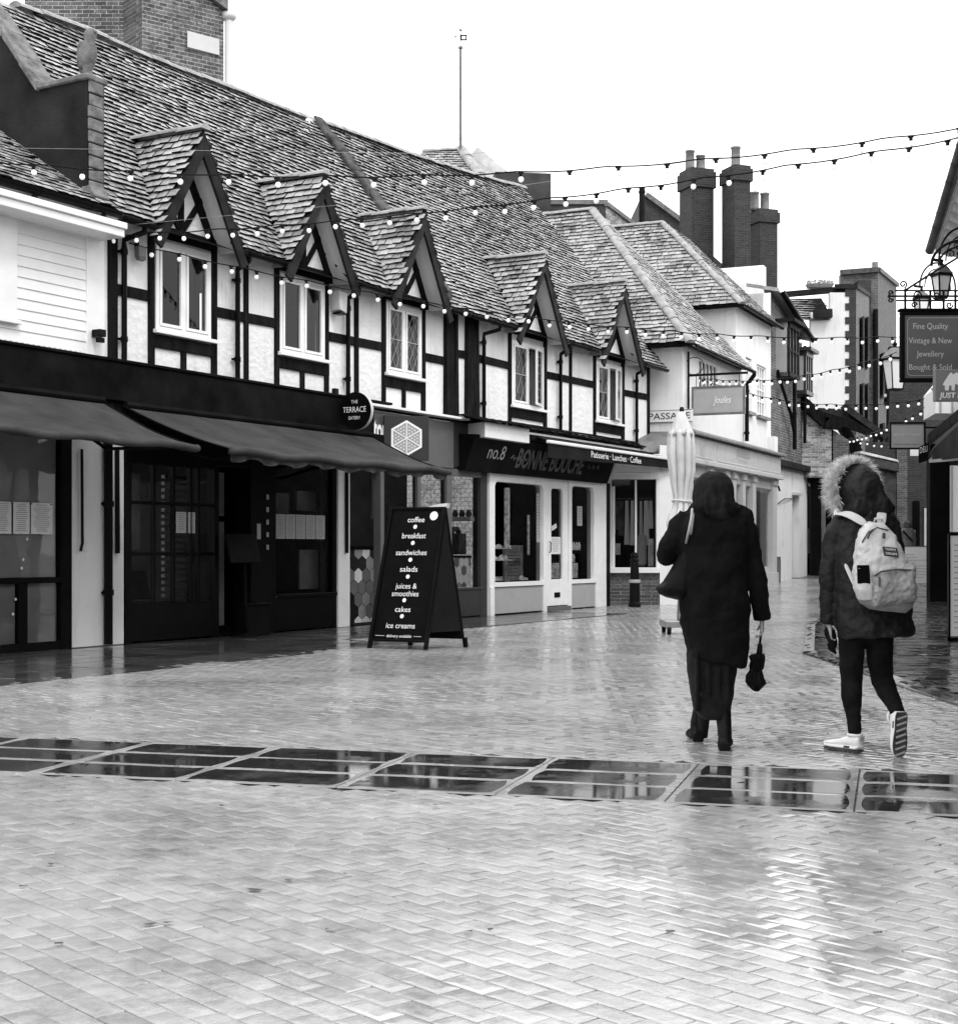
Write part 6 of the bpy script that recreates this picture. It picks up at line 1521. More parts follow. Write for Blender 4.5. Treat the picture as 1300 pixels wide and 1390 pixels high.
MB().tube([(.01,0,.12),(.01,0,3.1)], .028, 12).build('pole', M['galv'], pb, smooth=True)
MB().box(-.27,.45,-.35,.35,.10,.19).lathe([(.07,.19),(.06,.5),(.04,.5)], (.01,0,0), 14).build('base', M['galv'], pb, bevel=.01)
for x in (-.21,.39):
    for y in (-.3,.3):
        w = MB(); w.tube([(x-.025,y,.055),(x+.025,y,.055)], .055, 16); ob = w.build('castor', M['iron'], pb); MB().box(x-.035,x+.035,y-.02,y+.05,.07,.105).build('fork', M['galv'], ob)

# ================================================================== people
def ring(cx, cy, z, a, b, n=28, e=2.3, skew=0.0):
    o = []
    for k in range(n):
        t = 2*math.pi*k/n; c, s = math.cos(t), math.sin(t)
        o.append(Vector((cx+a*math.copysign(abs(c)**(2/e), c), cy+b*math.copysign(abs(s)**(2/e), s), z+skew*c)))
    return o
def finish(o, voxel=.012, smooth_it=6, disp=0.0, dsize=.12, sub=0):
    m = o.modifiers.new('union', 'REMESH'); m.mode = 'VOXEL'; m.voxel_size = voxel; m.use_smooth_shade = True
    m = o.modifiers.new('soften', 'SMOOTH'); m.factor = .5; m.iterations = smooth_it
    if disp:
        t = bpy.data.textures.new(o.name+'_folds', 'CLOUDS'); t.noise_scale = dsize; t.noise_depth = 3
        d = o.modifiers.new('folds', 'DISPLACE'); d.texture = t; d.strength = disp; d.mid_level = .5; d.texture_coords = 'LOCAL'
    return o
def hand(mb, w, d, palm_n, side, s=1.0, curl=.6):
    """a hand from the wrist w along d; palm_n = direction the palm faces; side = towards the thumb"""
    w, d = Vector(w), Vector(d).normalized(); pn = (Vector(palm_n)-d*Vector(palm_n).dot(d)).normalized(); sd = Vector(side); sd = (sd-d*sd.dot(d)-pn*sd.dot(pn)).normalized()
    rg = []
    for t, wd, tk in ((-.02,.026,.02),(.01,.030,.018),(.05,.041,.016),(.085,.043,.013),(.095,.038,.010)):
        rg.append([w+d*t*s+sd*math.cos(a)*wd*s+pn*math.sin(a)*tk*s for a in [2*math.pi*k/14 for k in range(14)]])
    mb.loft(rg)
    for i, (off, ln) in enumerate(((.030,.070),(.010,.080),(-.011,.074),(-.031,.058))):
        p = w+d*.082*s+sd*off*s; pts = [p-d*.02*s, p]; a = curl*.5; q = p
        for seg, f in enumerate((.45,.32,.23)):
            dr = d*math.cos(a)+pn*math.sin(a)+sd*off*.8; q = q+dr.normalized()*ln*f*s; pts.append(q); a += curl
        mb.tube(pts, [.0098*s,.0095*s,.009*s,.0082*s,.0068*s], 8)
    p = w+d*.022*s+sd*.026*s; e1 = (d*.55+sd*.75+pn*.35).normalized(); e2 = (d*.85+sd*.2+pn*.5).normalized()
    mb.tube([p-e1*.015*s, p+e1*.03*s, p+e1*.03*s+e2*.03*s, p+e1*.03*s+e2*.052*s], [.013*s,.0115*s,.0105*s,.008*s], 8)
def head(mb, c, r=.095, yaw=0.0):
    """skull with jaw, nose, ears, brows: c = centre, the face towards +y turned by yaw"""
    f = Vector((-math.sin(yaw), math.cos(yaw), 0)); sd = Vector((f.y,-f.x,0)); c = Vector(c)
    prof = ((-.130,.035,.045,.035),(-.115,.045,.055,.03),(-.08,.058,.075,.015),(-.04,.068,.090,.005),(0,.074,.098,0),(.04,.076,.100,-.005),(.08,.066,.085,-.008),(.105,.045,.058,-.01),(.118,.015,.02,-.01))
    mb.loft([[c+sd*a*math.cos(t)+f*(o_+b*math.sin(t))+Vector((0,0,z)) for t in [2*math.pi*k/22 for k in range(22)]] for z, a, b, o_ in prof])
    mb.tube([c+f*.095+Vector((0,0,.02)), c+f*.115+Vector((0,0,-.02)), c+f*.098+Vector((0,0,-.035))], [.010,.016,.012], 8)
    mb.tube([c+f*.086-sd*.024+Vector((0,0,-.065)), c+f*.094+Vector((0,0,-.064)), c+f*.086+sd*.024+Vector((0,0,-.065))], [.006,.009,.006], 8)
    for s in (-1,1):
        mb.tube([c+sd*s*.074+Vector((0,0,.03)), c+sd*s*.086+Vector((0,0,.01)), c+sd*s*.078+Vector((0,0,-.03))], [.012,.016,.010], 8)
        mb.tube([c+f*.088+sd*s*.018+Vector((0,0,.035)), c+f*.080+sd*s*.045+Vector((0,0,.034))], .008, 6)

# ---- the walker in black
S1 = 225.0; p1 = thing('person', 'walker in a long black coat and black headscarf seen from behind', 'person', ((965-CX)/F*8.89, 8.89, 0))
Lp = lambda px, py, dy=0.0: Vector(((px-CX)/F*(8.89+dy)-p1.location.x, dy, H+(HY-py)/F*(8.89+dy)))
def silh(mb, rows, pf, S, cxp, e=2.3, n=32, cap=True):
    rg = []
    for row in rows:
        py, l, r_, dep = row[:4]; cy = row[4] if len(row) > 4 else 0.0; sk = row[5] if len(row) > 5 else 0
        c = pf((l+r_)/2, py, cy); rg.append(ring(c.x, cy, c.z, (r_-l)/2/S, dep, n, e, sk))
    return mb.loft(rg, 0, cap)
mb = MB()
silh(mb, [(690,955,985,.05),(696,935,1000,.07),(712,930,1005,.095),(760,932,1002,.105),(800,930,1004,.12),(835,934,1000,.12),(850,938,996,.10)], Lp, S1, 965)
mb.tube([Lp(968,695), Lp(968,672,.01)], .05, 14); head(mb, Lp(968,668,.02))
for pts, rr in (([Lp(1002,703),Lp(1024,772,.0),Lp(1033,838,.03)],[.045,.036,.026]), ([Lp(932,703),Lp(906,748,.03),Lp(916,740,.2),Lp(930,736,.27)],[.045,.034,.03,.026])): mb.tube(pts, rr, 14)
hand(mb, Lp(1033.5,842,.03), (0.02,.05,-1), (-1,.2,0), (-.1,1,0), .82, .75); hand(mb, Lp(930,736,.27), (.8,.35,.4), (-.2,-.9,.3), (0,.3,1), .85, .9)
for pts, rr in (([Lp(958,850),Lp(957,925,.05),Lp(954,985,.24),Lp(952,1000,.26)],[.07,.045,.03,.026]), ([Lp(980,850),Lp(980,925,.06),Lp(981,985,-.08),Lp(982,1000,-.12)],[.07,.045,.03,.026])): mb.tube(pts, rr, 14)
finish(mb.build('body', M['skin'], p1, smooth=True), .0052, 3)
mb = MB()
silh(mb, [(684,950,992,.085,.0),(690,936,1000,.10),(697,926,1012,.118),(706,920,1016,.130),(726,921,1016,.140,-.01),(760,922,1013,.15,-.01),(800,920,1014,.165,-.01),(840,923,1017,.172),(866,928,1017,.172),(884,931,1015,.17,0,-.02),(898,934,1011,.165,0,-.035)], Lp, S1, 965)
mb.tube([Lp(1000,703),Lp(1013,722),Lp(1022,765),Lp(1029,800,.01),Lp(1034,840,.03)], [.075,.072,.062,.056,.049], 18)
mb.tube([Lp(1000,694),Lp(1014,700),Lp(1019,709)], [.045,.045,.03], 12)
mb.tube([Lp(934,702),Lp(922,715),Lp(907,745,.02),Lp(904,754,.06),Lp(912,750,.15),Lp(925,742,.24)], [.072,.07,.064,.062,.056,.047], 18)
silh(mb, [(682,938,1000,.11,-.01),(690,934,1006,.13,-.01),(699,940,1003,.125,-.02)], Lp, S1, 965)
finish(mb.build('coat', M['coat'], p1, smooth=True), .009, 4, .04, .12)
mb = MB()
silh(mb, [(640,961,976,.03,.01),(642.5,954,983,.06,.01),(648,947,990,.092,.01),(657,942,994.5,.112,.012),(668,939.5,996,.118,.01),(680,939.5,997,.118,.0),(690,941,999,.12,-.01),(697,944,1000,.118,-.02)], Lp, S1, 965, 2.0)
silh(mb, [(686,944,998,.10,-.03),(697,948,997,.095,-.05),(705,958,992,.07,-.07),(709,968,988,.04,-.08)], Lp, S1, 965, 2.0)
for px in (957,969,981): mb.tube([Lp(px+2,668,-.095),Lp(px+1,684,-.125),Lp(px+3,700,-.13)], [.008,.016,.010], 8)
finish(mb.build('headscarf', M['scarf'], p1, smooth=True), .008, 7, .016, .06)
mb = MB()
silh(mb, [(850,934,1004,.15),(890,932,1001,.155,.01),(915,933,998,.15,.02),(940,937,995,.15,.04),(956,940,991,.17,.02),(966,943,989,.175,.01,.0),(974,950,987,.16,.0)], Lp, S1, 965)
for px in (945,960,974,986): mb.tube([Lp(px,880,-.145),Lp(px+1,930,-.12),Lp(px+1,966,-.10)], [.01,.018,.016], 8)
finish(mb.build('skirt', M['skirt'], p1, smooth=True), .010, 5, .02, .09)
def boot(mb, heel, d, shaft_top, S=1.0):
    heel, d = Vector(heel), Vector(d).normalized(); sd = Vector((d.y,-d.x,0)); up_ = Vector((0,0,1))
    rg = []
    for t, wd, h0, h1 in ((-.005,.030,.0,.06),(.03,.038,.0,.085),(.09,.037,.018,.085),(.15,.044,.006,.07),(.20,.042,.0,.055),(.24,.022,.0,.035)):
        c = heel+d*t; rg.append([c+sd*wd*math.copysign(abs(math.cos(a))**.7,math.cos(a))+up_*((h0+h1)/2+(h1-h0)/2*math.sin(a)) for a in [2*math.pi*k/16 for k in range(16)]])
    mb.loft(rg); mb.tube([heel+d*.045+up_*.03, heel+d*.05+up_*.11, Vector(shaft_top)], [.043,.040,.050], 16)
for nm, hx, hy, px, top_, dv in (('boot',947.5,.22,0,Lp(953,955,.20),(-.06,1,0)),('boot',983,-.19,0,Lp(980.5,966,-.09),(.22,1,0))):
    mb = MB(); Yh = 8.89+hy; hp = Vector(((hx-CX)/F*Yh-p1.location.x, hy, 0.0)); boot(mb, hp, dv, top_)
    o = finish(mb.build('boot', M['boot'], p1, smooth=True), .006, 3)
    MB().hexa([hp+Vector((-.032,-.008,0)),hp+Vector((.032,-.008,0)),hp+Vector((.03,.05,0)),hp+Vector((-.03,.05,0))],[hp+Vector((-.036,-.012,.05)),hp+Vector((.036,-.012,.05)),hp+Vector((.036,.06,.05)),hp+Vector((-.036,.06,.05))]).build('heel', M['boot'], o, bevel=.006)
mb = MB()
for pts in ([Lp(957,930,.05),Lp(954,985,.24),Lp(952,1000,.25)],[Lp(980,930,.06),Lp(981,985,-.08),Lp(982,998,-.12)]): mb.tube(pts, [.045,.036,.036], 14)
mb.each('stocking', M['skirt'], p1, smooth=True)
# bag
bg = thing('handbag', 'slouchy black shoulder bag with pale straps carried by the walker in black', 'bag', p1.location+Lp(910,805,.0))
ob = Lp(910,805,.0); Bp = lambda px, py, dy=0.0: Lp(px,py,dy)-ob
mb = MB(); rg = []
for py, l, r_, dep, sk in ((731,929,937,.03,0),(742,925,938,.06,0),(758,918,939,.08,.0),(775,909,939,.10,.0),(790,899,938,.11,.0),(800,889,936,.11,-.01),(808,892,932,.09,-.015),(813,905,925,.05,-.01)):
    c = Bp((l+r_)/2, py); rg.append(ring(c.x, .0-.02, c.z, (r_-l)/2/S1, dep, 28, 2.6, sk))
mb.loft(rg); finish(mb.build('body', M['bag'], bg, smooth=True), .009, 4, .022, .09)
for dx, dy in ((0,-.12),(5,-.09)):
    mb = MB(); pts = [Bp(931+dx,737,dy+.02),Bp(935+dx*.6,718,dy-.04),Bp(938+dx*.4,703,dy-.03),Bp(939+dx*.4,692,dy+.04),Bp(939,688,.06),Bp(938,700,.16),Bp(934,740,.12)]
    mb.tube(pts, [(.008,.011)]*7, 8); mb.build('strap', M['strap'], bg, smooth=True)
# folded umbrella hanging from the right hand
um = thing('umbrella', 'small black folded umbrella hanging from the walker\'s right hand', 'umbrella', p1.location+Lp(1033,853,.05))
ou = Lp(1033,853,.05); Up = lambda px, py, dy=0.05: Lp(px,py,dy)-ou
MB().tube([Up(1033,850),Up(1031,866),Up(1030,877)], .005, 6).tube([Up(1034,850),Up(1033,864),Up(1031,877)], .004, 6).build('wrist_strap', M['boot'], um)
MB().tube([Up(1031,874),Up(1030.5,884),Up(1029,891)], [.014,.018,.017], 12).build('handle', M['boot'], um, smooth=True)
rg = []; n = 30
for py, l, r_ in ((889,1021,1036),(893,1017,1037),(899,1019,1037),(906,1017.5,1036),(911,1018,1033),(918,1013,1034),(925,1011.5,1036.5),(930,1014,1038),(935,1020,1032),(937,1025,1029)):
    c = Up((l+r_)/2, py); hw = (r_-l)/2/S1; ph = py*.13
    rg.append([Vector((c.x+hw*(1+.16*math.cos(7*a+ph))*math.cos(a), c.y+hw*.8*(1+.16*math.cos(7*a+ph))*math.sin(a), c.z+.01*math.cos(5*a+ph))) for a in [2*math.pi*k/n for k in range(n)]])
MB().loft(rg).build('canopy', M['bag'], um, smooth=False)

# ---- the walker with the backpack
S2 = 231.0; p2 = thing('person', 'walker in a dark parka with a fur-edged hood, black jeans and white trainers', 'person', ((1178-CX)/F*8.65, 8.65, 0))
Gp = lambda px, py, dy=0.0: Vector(((px-CX)/F*(8.65+dy)-p2.location.x, dy, H+(HY-py)/F*(8.65+dy)))
mb = MB()
silh(mb, [(697,1155,1200,.06),(706,1144,1212,.085),(730,1142,1216,.1),(780,1144,1220,.105),(830,1148,1216,.11),(852,1150,1208,.10),(858,1155,1200,.08)], Gp, S2, 1178)
mb.tube([Gp(1172,700), Gp(1169,680,.02)], .05, 14); head(mb, Gp(1166,668,.03), .095, .35)
for pts, rr in (([Gp(1142,712),Gp(1125,785),Gp(1124,846,.05)],[.042,.03,.025]), ([Gp(1204,712),Gp(1213,778,.04),Gp(1207,770,.24)],[.042,.03,.025])): mb.tube(pts, rr, 14)
hand(mb, Gp(1124.5,846,.05), (.05,.12,-1), (1,.1,0), (.1,1,0), .85, .7); hand(mb, Gp(1207,770,.25), (-.6,.5,.5), (0,-1,.2), (0,.2,1), .85, .9)
for pts, rr in (([Gp(1156,855),Gp(1155.5,940,.03),Gp(1160,995,.0)],[.05,.036,.026]), ([Gp(1194,855),Gp(1198,922,.045),Gp(1216,964,-.14)],[.05,.036,.024])): mb.tube(pts, rr, 14)
finish(mb.build('body', M['skin'], p2, smooth=True), .0052, 3)
mb = MB()
mb.tube([Gp(1156,850),Gp(1155,900,.01),Gp(1155.5,925,.03),Gp(1155,943,.01),Gp(1157.5,972,.0),Gp(1160,996,.0)], [.083,.070,.062,.061,.043,.038], 20)
mb.tube([Gp(1193,850),Gp(1193.5,900,.03),Gp(1197,922,.05),Gp(1203,938,.0),Gp(1213,955,-.09),Gp(1218.5,969,-.15)], [.085,.074,.066,.060,.046,.040], 20)
mb.tube([Gp(1156,856),Gp(1178,848),Gp(1194,856)], [.09,.11,.09], 16)
for py in (975,983,990): mb.tube([Gp(1160+15*math.cos(a)/1.9, py+1.5*math.sin(a*2), .038*math.sin(a)) for a in [2*math.pi*k/16 for k in range(17)]], .005, 6)
finish(mb.build('jeans', M['jeans'], p2, smooth=True), .008, 3, .012, .05)
mb = MB()
silh(mb, [(688,1156,1206,.09,.0),(696,1146,1210,.10),(703,1137,1215,.115),(714,1131,1219,.13),(740,1129,1224,.142),(790,1131,1230,.15),(825,1132,1236,.155),(850,1134,1238,.16),(864,1138,1239,.162,0,.012)], Gp, S2, 1178)
mb.tube([Gp(1143,708),Gp(1135,722),Gp(1127,750,.0),Gp(1124,785,.0),Gp(1123,815,.03),Gp(1123.5,846,.05)], [.066,.068,.058,.054,.05,.047], 18)
mb.tube([Gp(1205,710),Gp(1209,730),Gp(1214,770,.03),Gp(1214,782,.07),Gp(1208,772,.22)], [.066,.062,.056,.055,.046], 18)
mb.tube([Gp(1150,700),Gp(1178,697,-.07),Gp(1206,700)], [.05,.06,.05], 12)
finish(mb.build('parka', M['parka'], p2, smooth=True), .008, 4, .036, .08)
# hood: from the back of the head forward to a fur-edged opening, turned a little to the left
hc = Gp(1166,664,.03); yw = .42; hf = Vector((-math.sin(yw), math.cos(yw), 0)); hs = Vector((hf.y,-hf.x,0)); up_ = Vector((0,0,1))
rg = []
for t, a, b, dz in ((-.140,.03,.035,-.02),(-.128,.068,.08,-.02),(-.095,.100,.116,-.012),(-.045,.116,.138,-.006),(.0,.120,.142,-.002),(.05,.124,.146,.0),(.09,.130,.150,.002)):
    rg.append([hc+hf*t+hs*a*math.cos(k*2*math.pi/30)+up_*(dz+b*math.sin(k*2*math.pi/30)) for k in range(30)])
mb = MB(); mb.loft(rg); mb.tube([Gp(1150,694,.06),Gp(1166,690,-.09),Gp(1195,694,-.06),Gp(1204,690,.06)], [.055,.06,.06,.05], 14)
mb.tube([Gp(1186,660,-.06),Gp(1200,682,-.07),Gp(1203,694,-.05)], [.03,.035,.03], 10)
hood = finish(mb.build('hood', M['parka'], p2, smooth=True), .008, 4, .022, .06)
q = random.Random(21); mb = MB()
for k in range(9000):
    a = q.uniform(-.55, math.pi+.55) if q.random() < .9 else q.uniform(0, 6.28)
    base = hc+hf*(.075+q.uniform(-.045,.035))+hs*.130*math.cos(a)+up_*(.002+.150*math.sin(a)); out = hs*math.cos(a)+up_*math.sin(a)
    d = (out*q.uniform(.5,1.0)+hf*q.uniform(-.95,.4)+Vector((q.uniform(-.35,.35),q.uniform(-.35,.35),q.uniform(-.45,.25)))).normalized(); l = q.uniform(.035,.085)
    s = d.cross(Vector((q.uniform(-1,1),q.uniform(-1,1),q.uniform(-1,1)))).normalized()*.0016; m_ = base+d*l*.55+Vector((0,0,-.004)); e_ = base+d*l+Vector((q.uniform(-.006,.006),0,-.012))
    mb.add([base-s,base+s,m_+s*.8,m_-s*.8,e_], [(0,1,2,3),(3,2,4)])
mb.build('fur_trim', M['fur'], p2)
mb = MB(); mb.tube([hc+hf*.085+hs*.130*math.cos(a)+up_*(.002+.148*math.sin(a)) for a in [-.5+(math.pi+1.0)*k/26 for k in range(27)]], .02, 8); mb.build('fur_backing', M['fur'], p2, smooth=True)
# trainers
def trainer(o0, fwd, upv, name='trainer'):
    f = Vector(fwd).normalized(); u_ = (Vector(upv)-f*Vector(upv).dot(f)).normalized(); sd = f.cross(u_); o0 = Vector(o0)
    prof = ((0,.026,.02,.085),(.02,.034,.0,.095),(.06,.035,.0,.092),(.10,.034,.0,.080),(.15,.040,.0,.062),(.20,.042,.0,.052),(.24,.033,.004,.042),(.262,.014,.014,.03))
    mk = lambda z0f, z1f, g_=0: [[o0+f*t+sd*(wd+g_)*math.copysign(abs(math.cos(a))**.75,math.cos(a))+u_*((z0f(z0,z1)+z1f(z0,z1))/2+(z1f(z0,z1)-z0f(z0,z1))/2*math.sin(a)) for a in [2*math.pi*k/18 for k in range(18)]] for t, wd, z0, z1 in prof]
    up_o = MB().loft(mk(lambda a,b: .022+a, lambda a,b: b)).build(name, M['shoe'], p2, smooth=True)
    MB().loft(mk(lambda a,b: .006+a*.6, lambda a,b: .032+a*.5, .004)).build('midsole', M['shoe'], up_o, smooth=True)
    mb = MB(); outl = [(t, wd+.002) for t, wd, *_ in prof]
    top_ = [o0+f*t+sd*wd+u_*.007 for t, wd in outl]+[o0+f*t-sd*wd+u_*.007 for t, wd in outl[::-1]]; bot = [p-u_*.010 for p in top_]
    n = len(top_); mb.add(top_+bot, [tuple(range(n)), tuple(range(2*n-1,n-1,-1))]+[(i,(i+1)%n,n+(i+1)%n,n+i) for i in range(n)])
    mb.build('outsole', M['sole'], up_o)
    mb = MB()
    for k in range(7): t = .02+k*.035; mb.bar(o0+f*t+sd*.03-u_*.0055, o0+f*(t+.02)-sd*.03-u_*.0055, .010, .006, u_)
    mb.build('tread', M['greypaint'], up_o)
    MB().bar(o0+f*.055+sd*.0385+u_*.022, o0+f*.095+sd*.0385+u_*.022, .004, .012, u_).bar(o0+f*.055-sd*.0385+u_*.022, o0+f*.095-sd*.0385+u_*.022, .004, .012, u_).build('air_window', M['goods'], up_o)
    MB().bar(o0+f*(-.004)+sd*.022+u_*.075, o0+f*(-.004)-sd*.022+u_*.075, .012, .028, u_).build('heel_patch', M['greypaint'], up_o, bevel=.003)
    mb = MB(); mb.tube([o0+f*.045+sd*.036*math.cos(a)+f*.042*math.sin(a)+u_*.094 for a in [2*math.pi*k/18 for k in range(19)]], .008, 6); mb.build('collar', M['shoe'], up_o, smooth=True)
hl = Vector(((1168-CX)/F*8.60-p2.location.x, 8.60-8.65, .01)); trainer(hl, (-.62,.80,0), (0,0,1))
tr = Vector(((1222-CX)/F*8.47-p2.location.x, 8.47-8.65-.02, .255)); trainer(tr, (-.03,.08,-1.0), (-.22,1,.1))
# backpack
bp_ = thing('backpack', 'pale canvas backpack with a grey front pocket and a small dark patch', 'backpack', p2.location+Gp(1205,826,-.2))
ob2 = Gp(1205,826,-.2); Kp = lambda px, py, dy=0.0: Gp(px,py,dy)-ob2
mb = MB(); rg = []
for py, l, r_, y0, dep in ((710,1180,1202,-.19,.04),(714,1175,1207,-.20,.065),(722,1171,1213,-.21,.085),(736,1167,1222,-.225,.10),(756,1165,1233,-.235,.11),(780,1164,1238,-.24,.115),(800,1166,1240,-.24,.115),(815,1170,1241,-.24,.11),(823,1176,1236,-.235,.095),(828,1186,1226,-.23,.06)):
    c = Kp((l+r_)/2, py, y0-dep*.6); rg.append(ring(c.x, y0+.2, c.z, (r_-l)/2/S2, dep, 32, 2.9, -.012))
mb.loft(rg); finish(mb.build('main_compartment', M['pack'], bp_, smooth=True), .006, 3, .030, .06)
mb = MB(); rg = []
for py, l, r_, y0, dep, sk in ((770,1188,1239,-.315,.035,-.02),(774,1185,1241,-.33,.055,-.025),(788,1186,1243,-.34,.07,-.025),(803,1187,1245,-.34,.07,-.02),(814,1187,1244,-.335,.065,-.018),(821,1190,1238,-.33,.045,-.015)):
    c = Kp((l+r_)/2, py, y0-dep*.6); rg.append(ring(c.x, y0+.2, c.z, (r_-l)/2/S2, dep, 28, 3.2, -sk))
mb.loft(rg); finish(mb.build('front_pocket', M['packd'], bp_, smooth=True), .006, 2, .036, .05)
mb = MB(); rg = []
for py, l, r_, y0, dep in ((783,1163,1182,-.29,.06),(800,1163,1185,-.30,.065),(815,1168,1186,-.29,.06)): c = Kp((l+r_)/2, py, y0-dep*.6); rg.append(ring(c.x, y0+.2, c.z, (r_-l)/2/S2, dep, 20, 2.8))
mb.loft(rg); finish(mb.build('side_pocket', M['pack'], bp_, smooth=True), .006, 3, .01, .04)
mb = MB(); rg = []
for py, l, r_, y0, dep in ((812,1169,1242,-.245,.115),(822,1174,1238,-.24,.105),(830,1184,1228,-.235,.07)): c = Kp((l+r_)/2, py, y0-dep*.6); rg.append(ring(c.x, y0+.2, c.z, (r_-l)/2/S2+.004, dep+.004, 28, 2.9, -.012))
mb.loft(rg); mb.build('base_panel', M['packd'], bp_, smooth=True)
for pts, wd in (([Kp(1133,706,.06),Kp(1134,699,.0),Kp(1142,695,-.09),Kp(1158,700,-.16),Kp(1176,713,-.20)], .032), ([Kp(1197,690,.04),Kp(1196.5,692,-.07),Kp(1196,700,-.14),Kp(1195,714,-.20)], .030), ([Kp(1146,764,-.145),Kp(1152,778,-.17),Kp(1160,796,-.2),Kp(1170,813,-.22)], .013)):
    # flat webbing following the shoulder
    mb = MB(); rg = []
    for i, p in enumerate(pts):
        d = (pts[min(i+1,len(pts)-1)]-pts[max(i-1,0)]).normalized(); nrm = Vector((0,-1,.75)).normalized(); s = d.cross(nrm).normalized()*wd; nn = s.cross(d).normalized()*.007
        rg.append([p-s-nn,p+s-nn,p+s+nn,p-s+nn])
    mb.loft(rg); o = mb.build('shoulder_strap' if wd > .02 else 'lower_strap', M['pack'], bp_, smooth=False); m = o.modifiers.new('soft','SUBSURF'); m.levels = 2; m.render_levels = 2
pc = Kp(1208.5,749,-.352); ex, ez = Vector((1,0,-.10)).normalized(), Vector((-.16,.10,1)).normalized()
MB().hexa([pc-ex*.041-ez*.027,pc+ex*.041-ez*.027,pc+ex*.041-ez*.027+Vector((0,.016,0)),pc-ex*.041-ez*.027+Vector((0,.016,0))],[pc-ex*.041+ez*.027,pc+ex*.041+ez*.027,pc+ex*.041+ez*.027+Vector((0,.016,0)),pc-ex*.041+ez*.027+Vector((0,.016,0))]).build('label_patch', M['dgrey'], bp_, bevel=.002)
text('lettering', 'TOMMY', pc+ez*.006-Vector((0,.001,0)), ex, ez, .014, M['lit'], bp_, .062, .001); text('lettering', 'DENIM', pc-ez*.018-Vector((0,.001,0)), ex, ez, .014, M['lit'], bp_, .062, .001)
mb = MB(); mb.tube([Kp(1168,757,-.28),Kp(1170,735,-.30),Kp(1178,722,-.30),Kp(1190,716,-.29),Kp(1205,720,-.29)], .004, 6); mb.tube([Kp(1186,782,-.37),Kp(1195,776,-.40),Kp(1215,773,-.41),Kp(1239,774,-.38)], .005, 6); mb.tube([Kp(1193,783,-.405),Kp(1193,796,-.415)], .006, 6)
mb.tube([Kp(1184,719,-.31),Kp(1179,725,-.32),Kp(1177,731,-.325)], .006, 6); mb.tube([Kp(1199,724,-.31),Kp(1199,730,-.32)], .008, 6); mb.build('zip', M['goods'], bp_)
mb = MB(); mb.tube([Kp(1186,710,-.16),Kp(1187,704,-.19),Kp(1196,704,-.19),Kp(1197,710,-.16)], .007, 8); mb.build('grab_loop', M['pack'], bp_)
ph = thing('phone', 'black phone sticking out of the backpack side pocket', 'phone', p2.location+Gp(1171,785,-.337))
MB().hexa([(-.037,-.02,-.03),(.037,-.02,-.03),(.037,-.010,-.03),(-.037,-.010,-.03)],[(-.040,-.02,.075),(.030,-.02,.075),(.030,-.010,.075),(-.040,-.010,.075)]).build('body', M['black'], ph, bevel=.006, seg=3); MB().lathe([(.006,0),(.006,.003)], (-.028,-.022,.055), 10).build('camera', M['galv'], ph)
gl = thing('glove_pair', 'dark gloves bunched in the left hand of the walker with the backpack', 'gloves', p2.location+Gp(1126,862,.06))
mb = MB(); rg = []
for z, a, b in ((.05,.02,.02),(.03,.032,.03),(.0,.036,.032),(-.04,.03,.026),(-.075,.018,.016)): rg.append(ring(.004-z*.25, .0, z, a, b, 18, 2))
mb.loft(rg)
for k in range(4): mb.tube([(-.012+k*.01,0,-.05),(.0+k*.012,.01,-.09-.008*k)], [.010,.007], 8)
finish(mb.build('body', M['bag'], gl, smooth=True), .005, 2, .01, .03)

# ---- the far walker in the alley
Yf = 43.0; p3 = thing('person', 'distant walker in a grey anorak with a strap across the back, in the alley', 'person', ((1231-CX)/F*Yf, Yf, gz(Yf)))
z0 = gz(Yf); Sf = F/Yf; Dp = lambda px, py, dy=0.0: Vector(((px-1231)/Sf, dy, H+(HY-py)/Sf-z0))
mb = MB(); silh(mb, [(718,1225,1237,.07),(724,1224,1238,.1),(740,1225,1237,.1),(752,1225,1237,.11)], Dp, Sf, 1231); head(mb, Dp(1231,713,.02))
for s in (-1,1): mb.tube([Dp(1231+s*3.5,750),Dp(1231+s*3.5,768,.1*s),(s*.09,.15*s,.08)], [.09,.06,.045], 12); mb.tube([Dp(1231+s*8.5,720),Dp(1231+s*9.5,732),Dp(1231+s*9,745,.05)], [.05,.04,.03], 12); hand(mb, Dp(1231+s*9,745,.05), (0,.1,-1), (-s,0,0), (0,1,0), .9, .6)
finish(mb.build('body', M['skin'], p3, smooth=True), .009, 2)
mb = MB(); silh(mb, [(716,1227,1235,.09),(719,1223,1239,.12),(728,1222,1240,.14),(745,1222.5,1240,.15),(757,1222,1240,.15)], Dp, Sf, 1231)
for s in (-1,1): mb.tube([Dp(1231+s*7,720),Dp(1231+s*9,732),Dp(1231+s*9,745,.04)], [.07,.065,.055], 14)
finish(mb.build('anorak', M['anorak'], p3, smooth=True), .014, 3, .03, .1)
mb = MB(); silh(mb, [(707,1228.5,1233.5,.05),(709,1226.5,1235.5,.1),(713,1225.5,1236.5,.12),(717,1226,1236.5,.11),(719,1227,1236,.1)], Dp, Sf, 1231, 2.0); finish(mb.build('hood', M['goods'], p3, smooth=True), .012, 2)
mb = MB()
for s in (-1,1): mb.tube([Dp(1231+s*3.8,752),Dp(1231+s*3.6,768,.1*s),(s*.09,.15*s,.07)], [.10,.075,.06], 14)
mb.build('trousers', M['jeans'], p3, smooth=True)
for s in (-1,1): MB().box(s*.09-.045,s*.09+.045,.10*s-.06,.10*s+.2,0,.09).build('shoe', M['boot'], p3, bevel=.02)
MB().bar(Dp(1223,721,-.155),Dp(1236,735,-.165),.05,.012,(0,1,0)).build('cross_strap', M['boot'], p3)

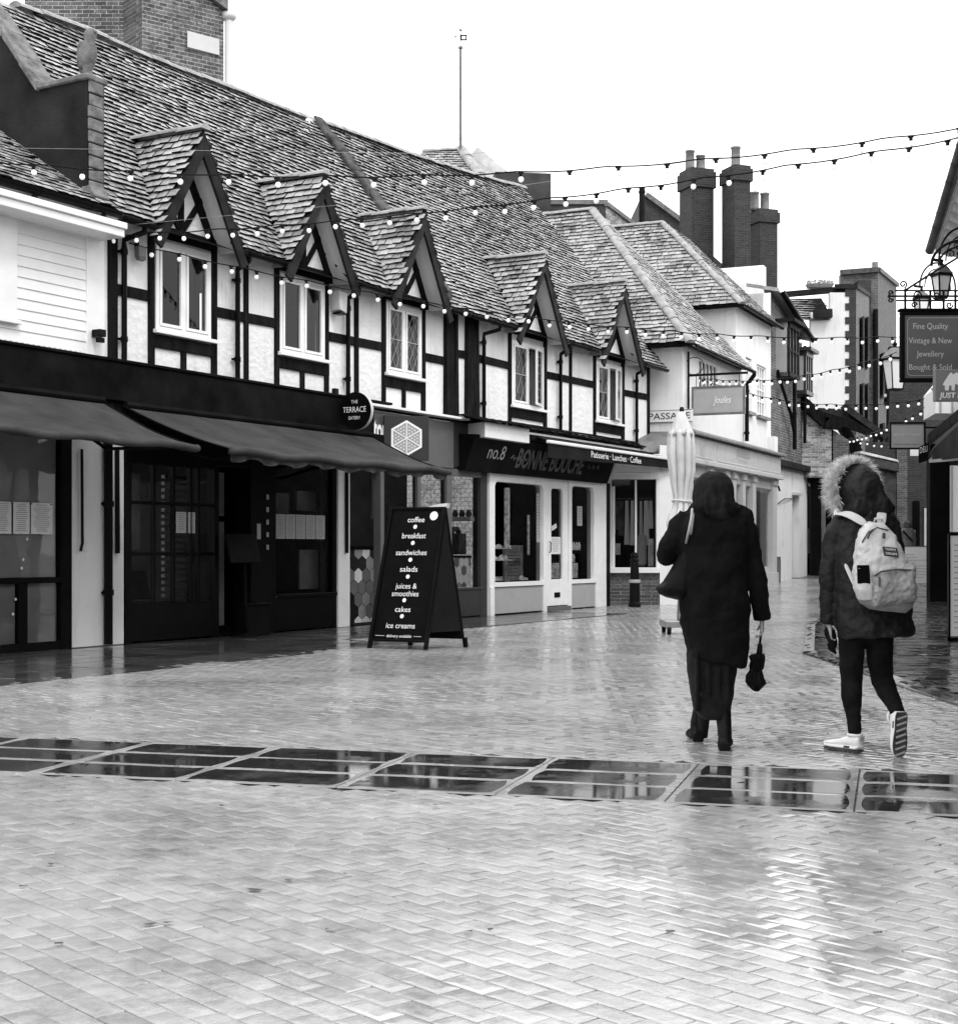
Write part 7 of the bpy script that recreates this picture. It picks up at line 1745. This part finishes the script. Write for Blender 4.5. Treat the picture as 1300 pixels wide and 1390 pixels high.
# ================================================================== light, sky, camera
w = bpy.data.worlds.new('World'); sc.world = w; w.use_nodes = True; t = w.node_tree; t.nodes.clear()
out = t.nodes.new('ShaderNodeOutputWorld'); bg_ = t.nodes.new('ShaderNodeBackground'); sky = t.nodes.new('ShaderNodeTexSky')
SE, SR = R(52), R(150)
sky.sky_type = 'NISHITA'; sky.sun_disc = False; sky.sun_elevation = SE; sky.sun_rotation = SR; sky.dust_density = 4
bw = t.nodes.new('ShaderNodeRGBToBW'); t.links.new(sky.outputs[0], bw.inputs[0])
# overcast: an even bright cloud layer with the physical sky behind it, slightly mottled
tc = t.nodes.new('ShaderNodeTexCoord'); nz = node(t, 'ShaderNodeTexNoise', Scale=1.6, Detail=5); t.links.new(tc.outputs['Generated'], nz.inputs['Vector'])
cl = mul(t, mul(t, nz.outputs['Fac'], 2.2), 13.6, 'ADD')
mx = node(t, 'ShaderNodeMixRGB'); mx.inputs[0].default_value = .9; t.links.new(bw.outputs[0], mx.inputs[1]); t.links.new(cl, mx.inputs[2])
t.links.new(mx.outputs[0], bg_.inputs[0]); bg_.inputs[1].default_value = .15; t.links.new(bg_.outputs[0], out.inputs[0])
sd_ = bpy.data.lights.new('sun', 'SUN'); sd_.energy = 1.5; sd_.angle = R(14); sd_.color = (1,1,1); so = bpy.data.objects.new('sun', sd_); COL.objects.link(so)
so.rotation_euler = (math.pi/2-SE, 0, math.pi-SR); so.location = (8,-8,12)
cam = bpy.data.cameras.new('camera'); co = bpy.data.objects.new('camera', cam); COL.objects.link(co)
co.location = (0,0,H); co.rotation_euler = (math.pi/2,0,0)
cam.sensor_fit = 'VERTICAL'; cam.sensor_height = 36; cam.lens = 36*F/1390; cam.shift_y = (HY-695)/1390; cam.shift_x = 0.0; cam.clip_end = 1500; cam.clip_start = .05
sc.camera = co
sc.view_settings.view_transform = 'Standard'; sc.view_settings.look = 'None'; sc.view_settings.exposure = 0; sc.view_settings.gamma = 1
sc.cycles.max_bounces = 8; sc.cycles.transparent_max_bounces = 16; sc.cycles.caustics_reflective = False; sc.cycles.caustics_refractive = False; sc.cycles.sample_clamp_indirect = 4
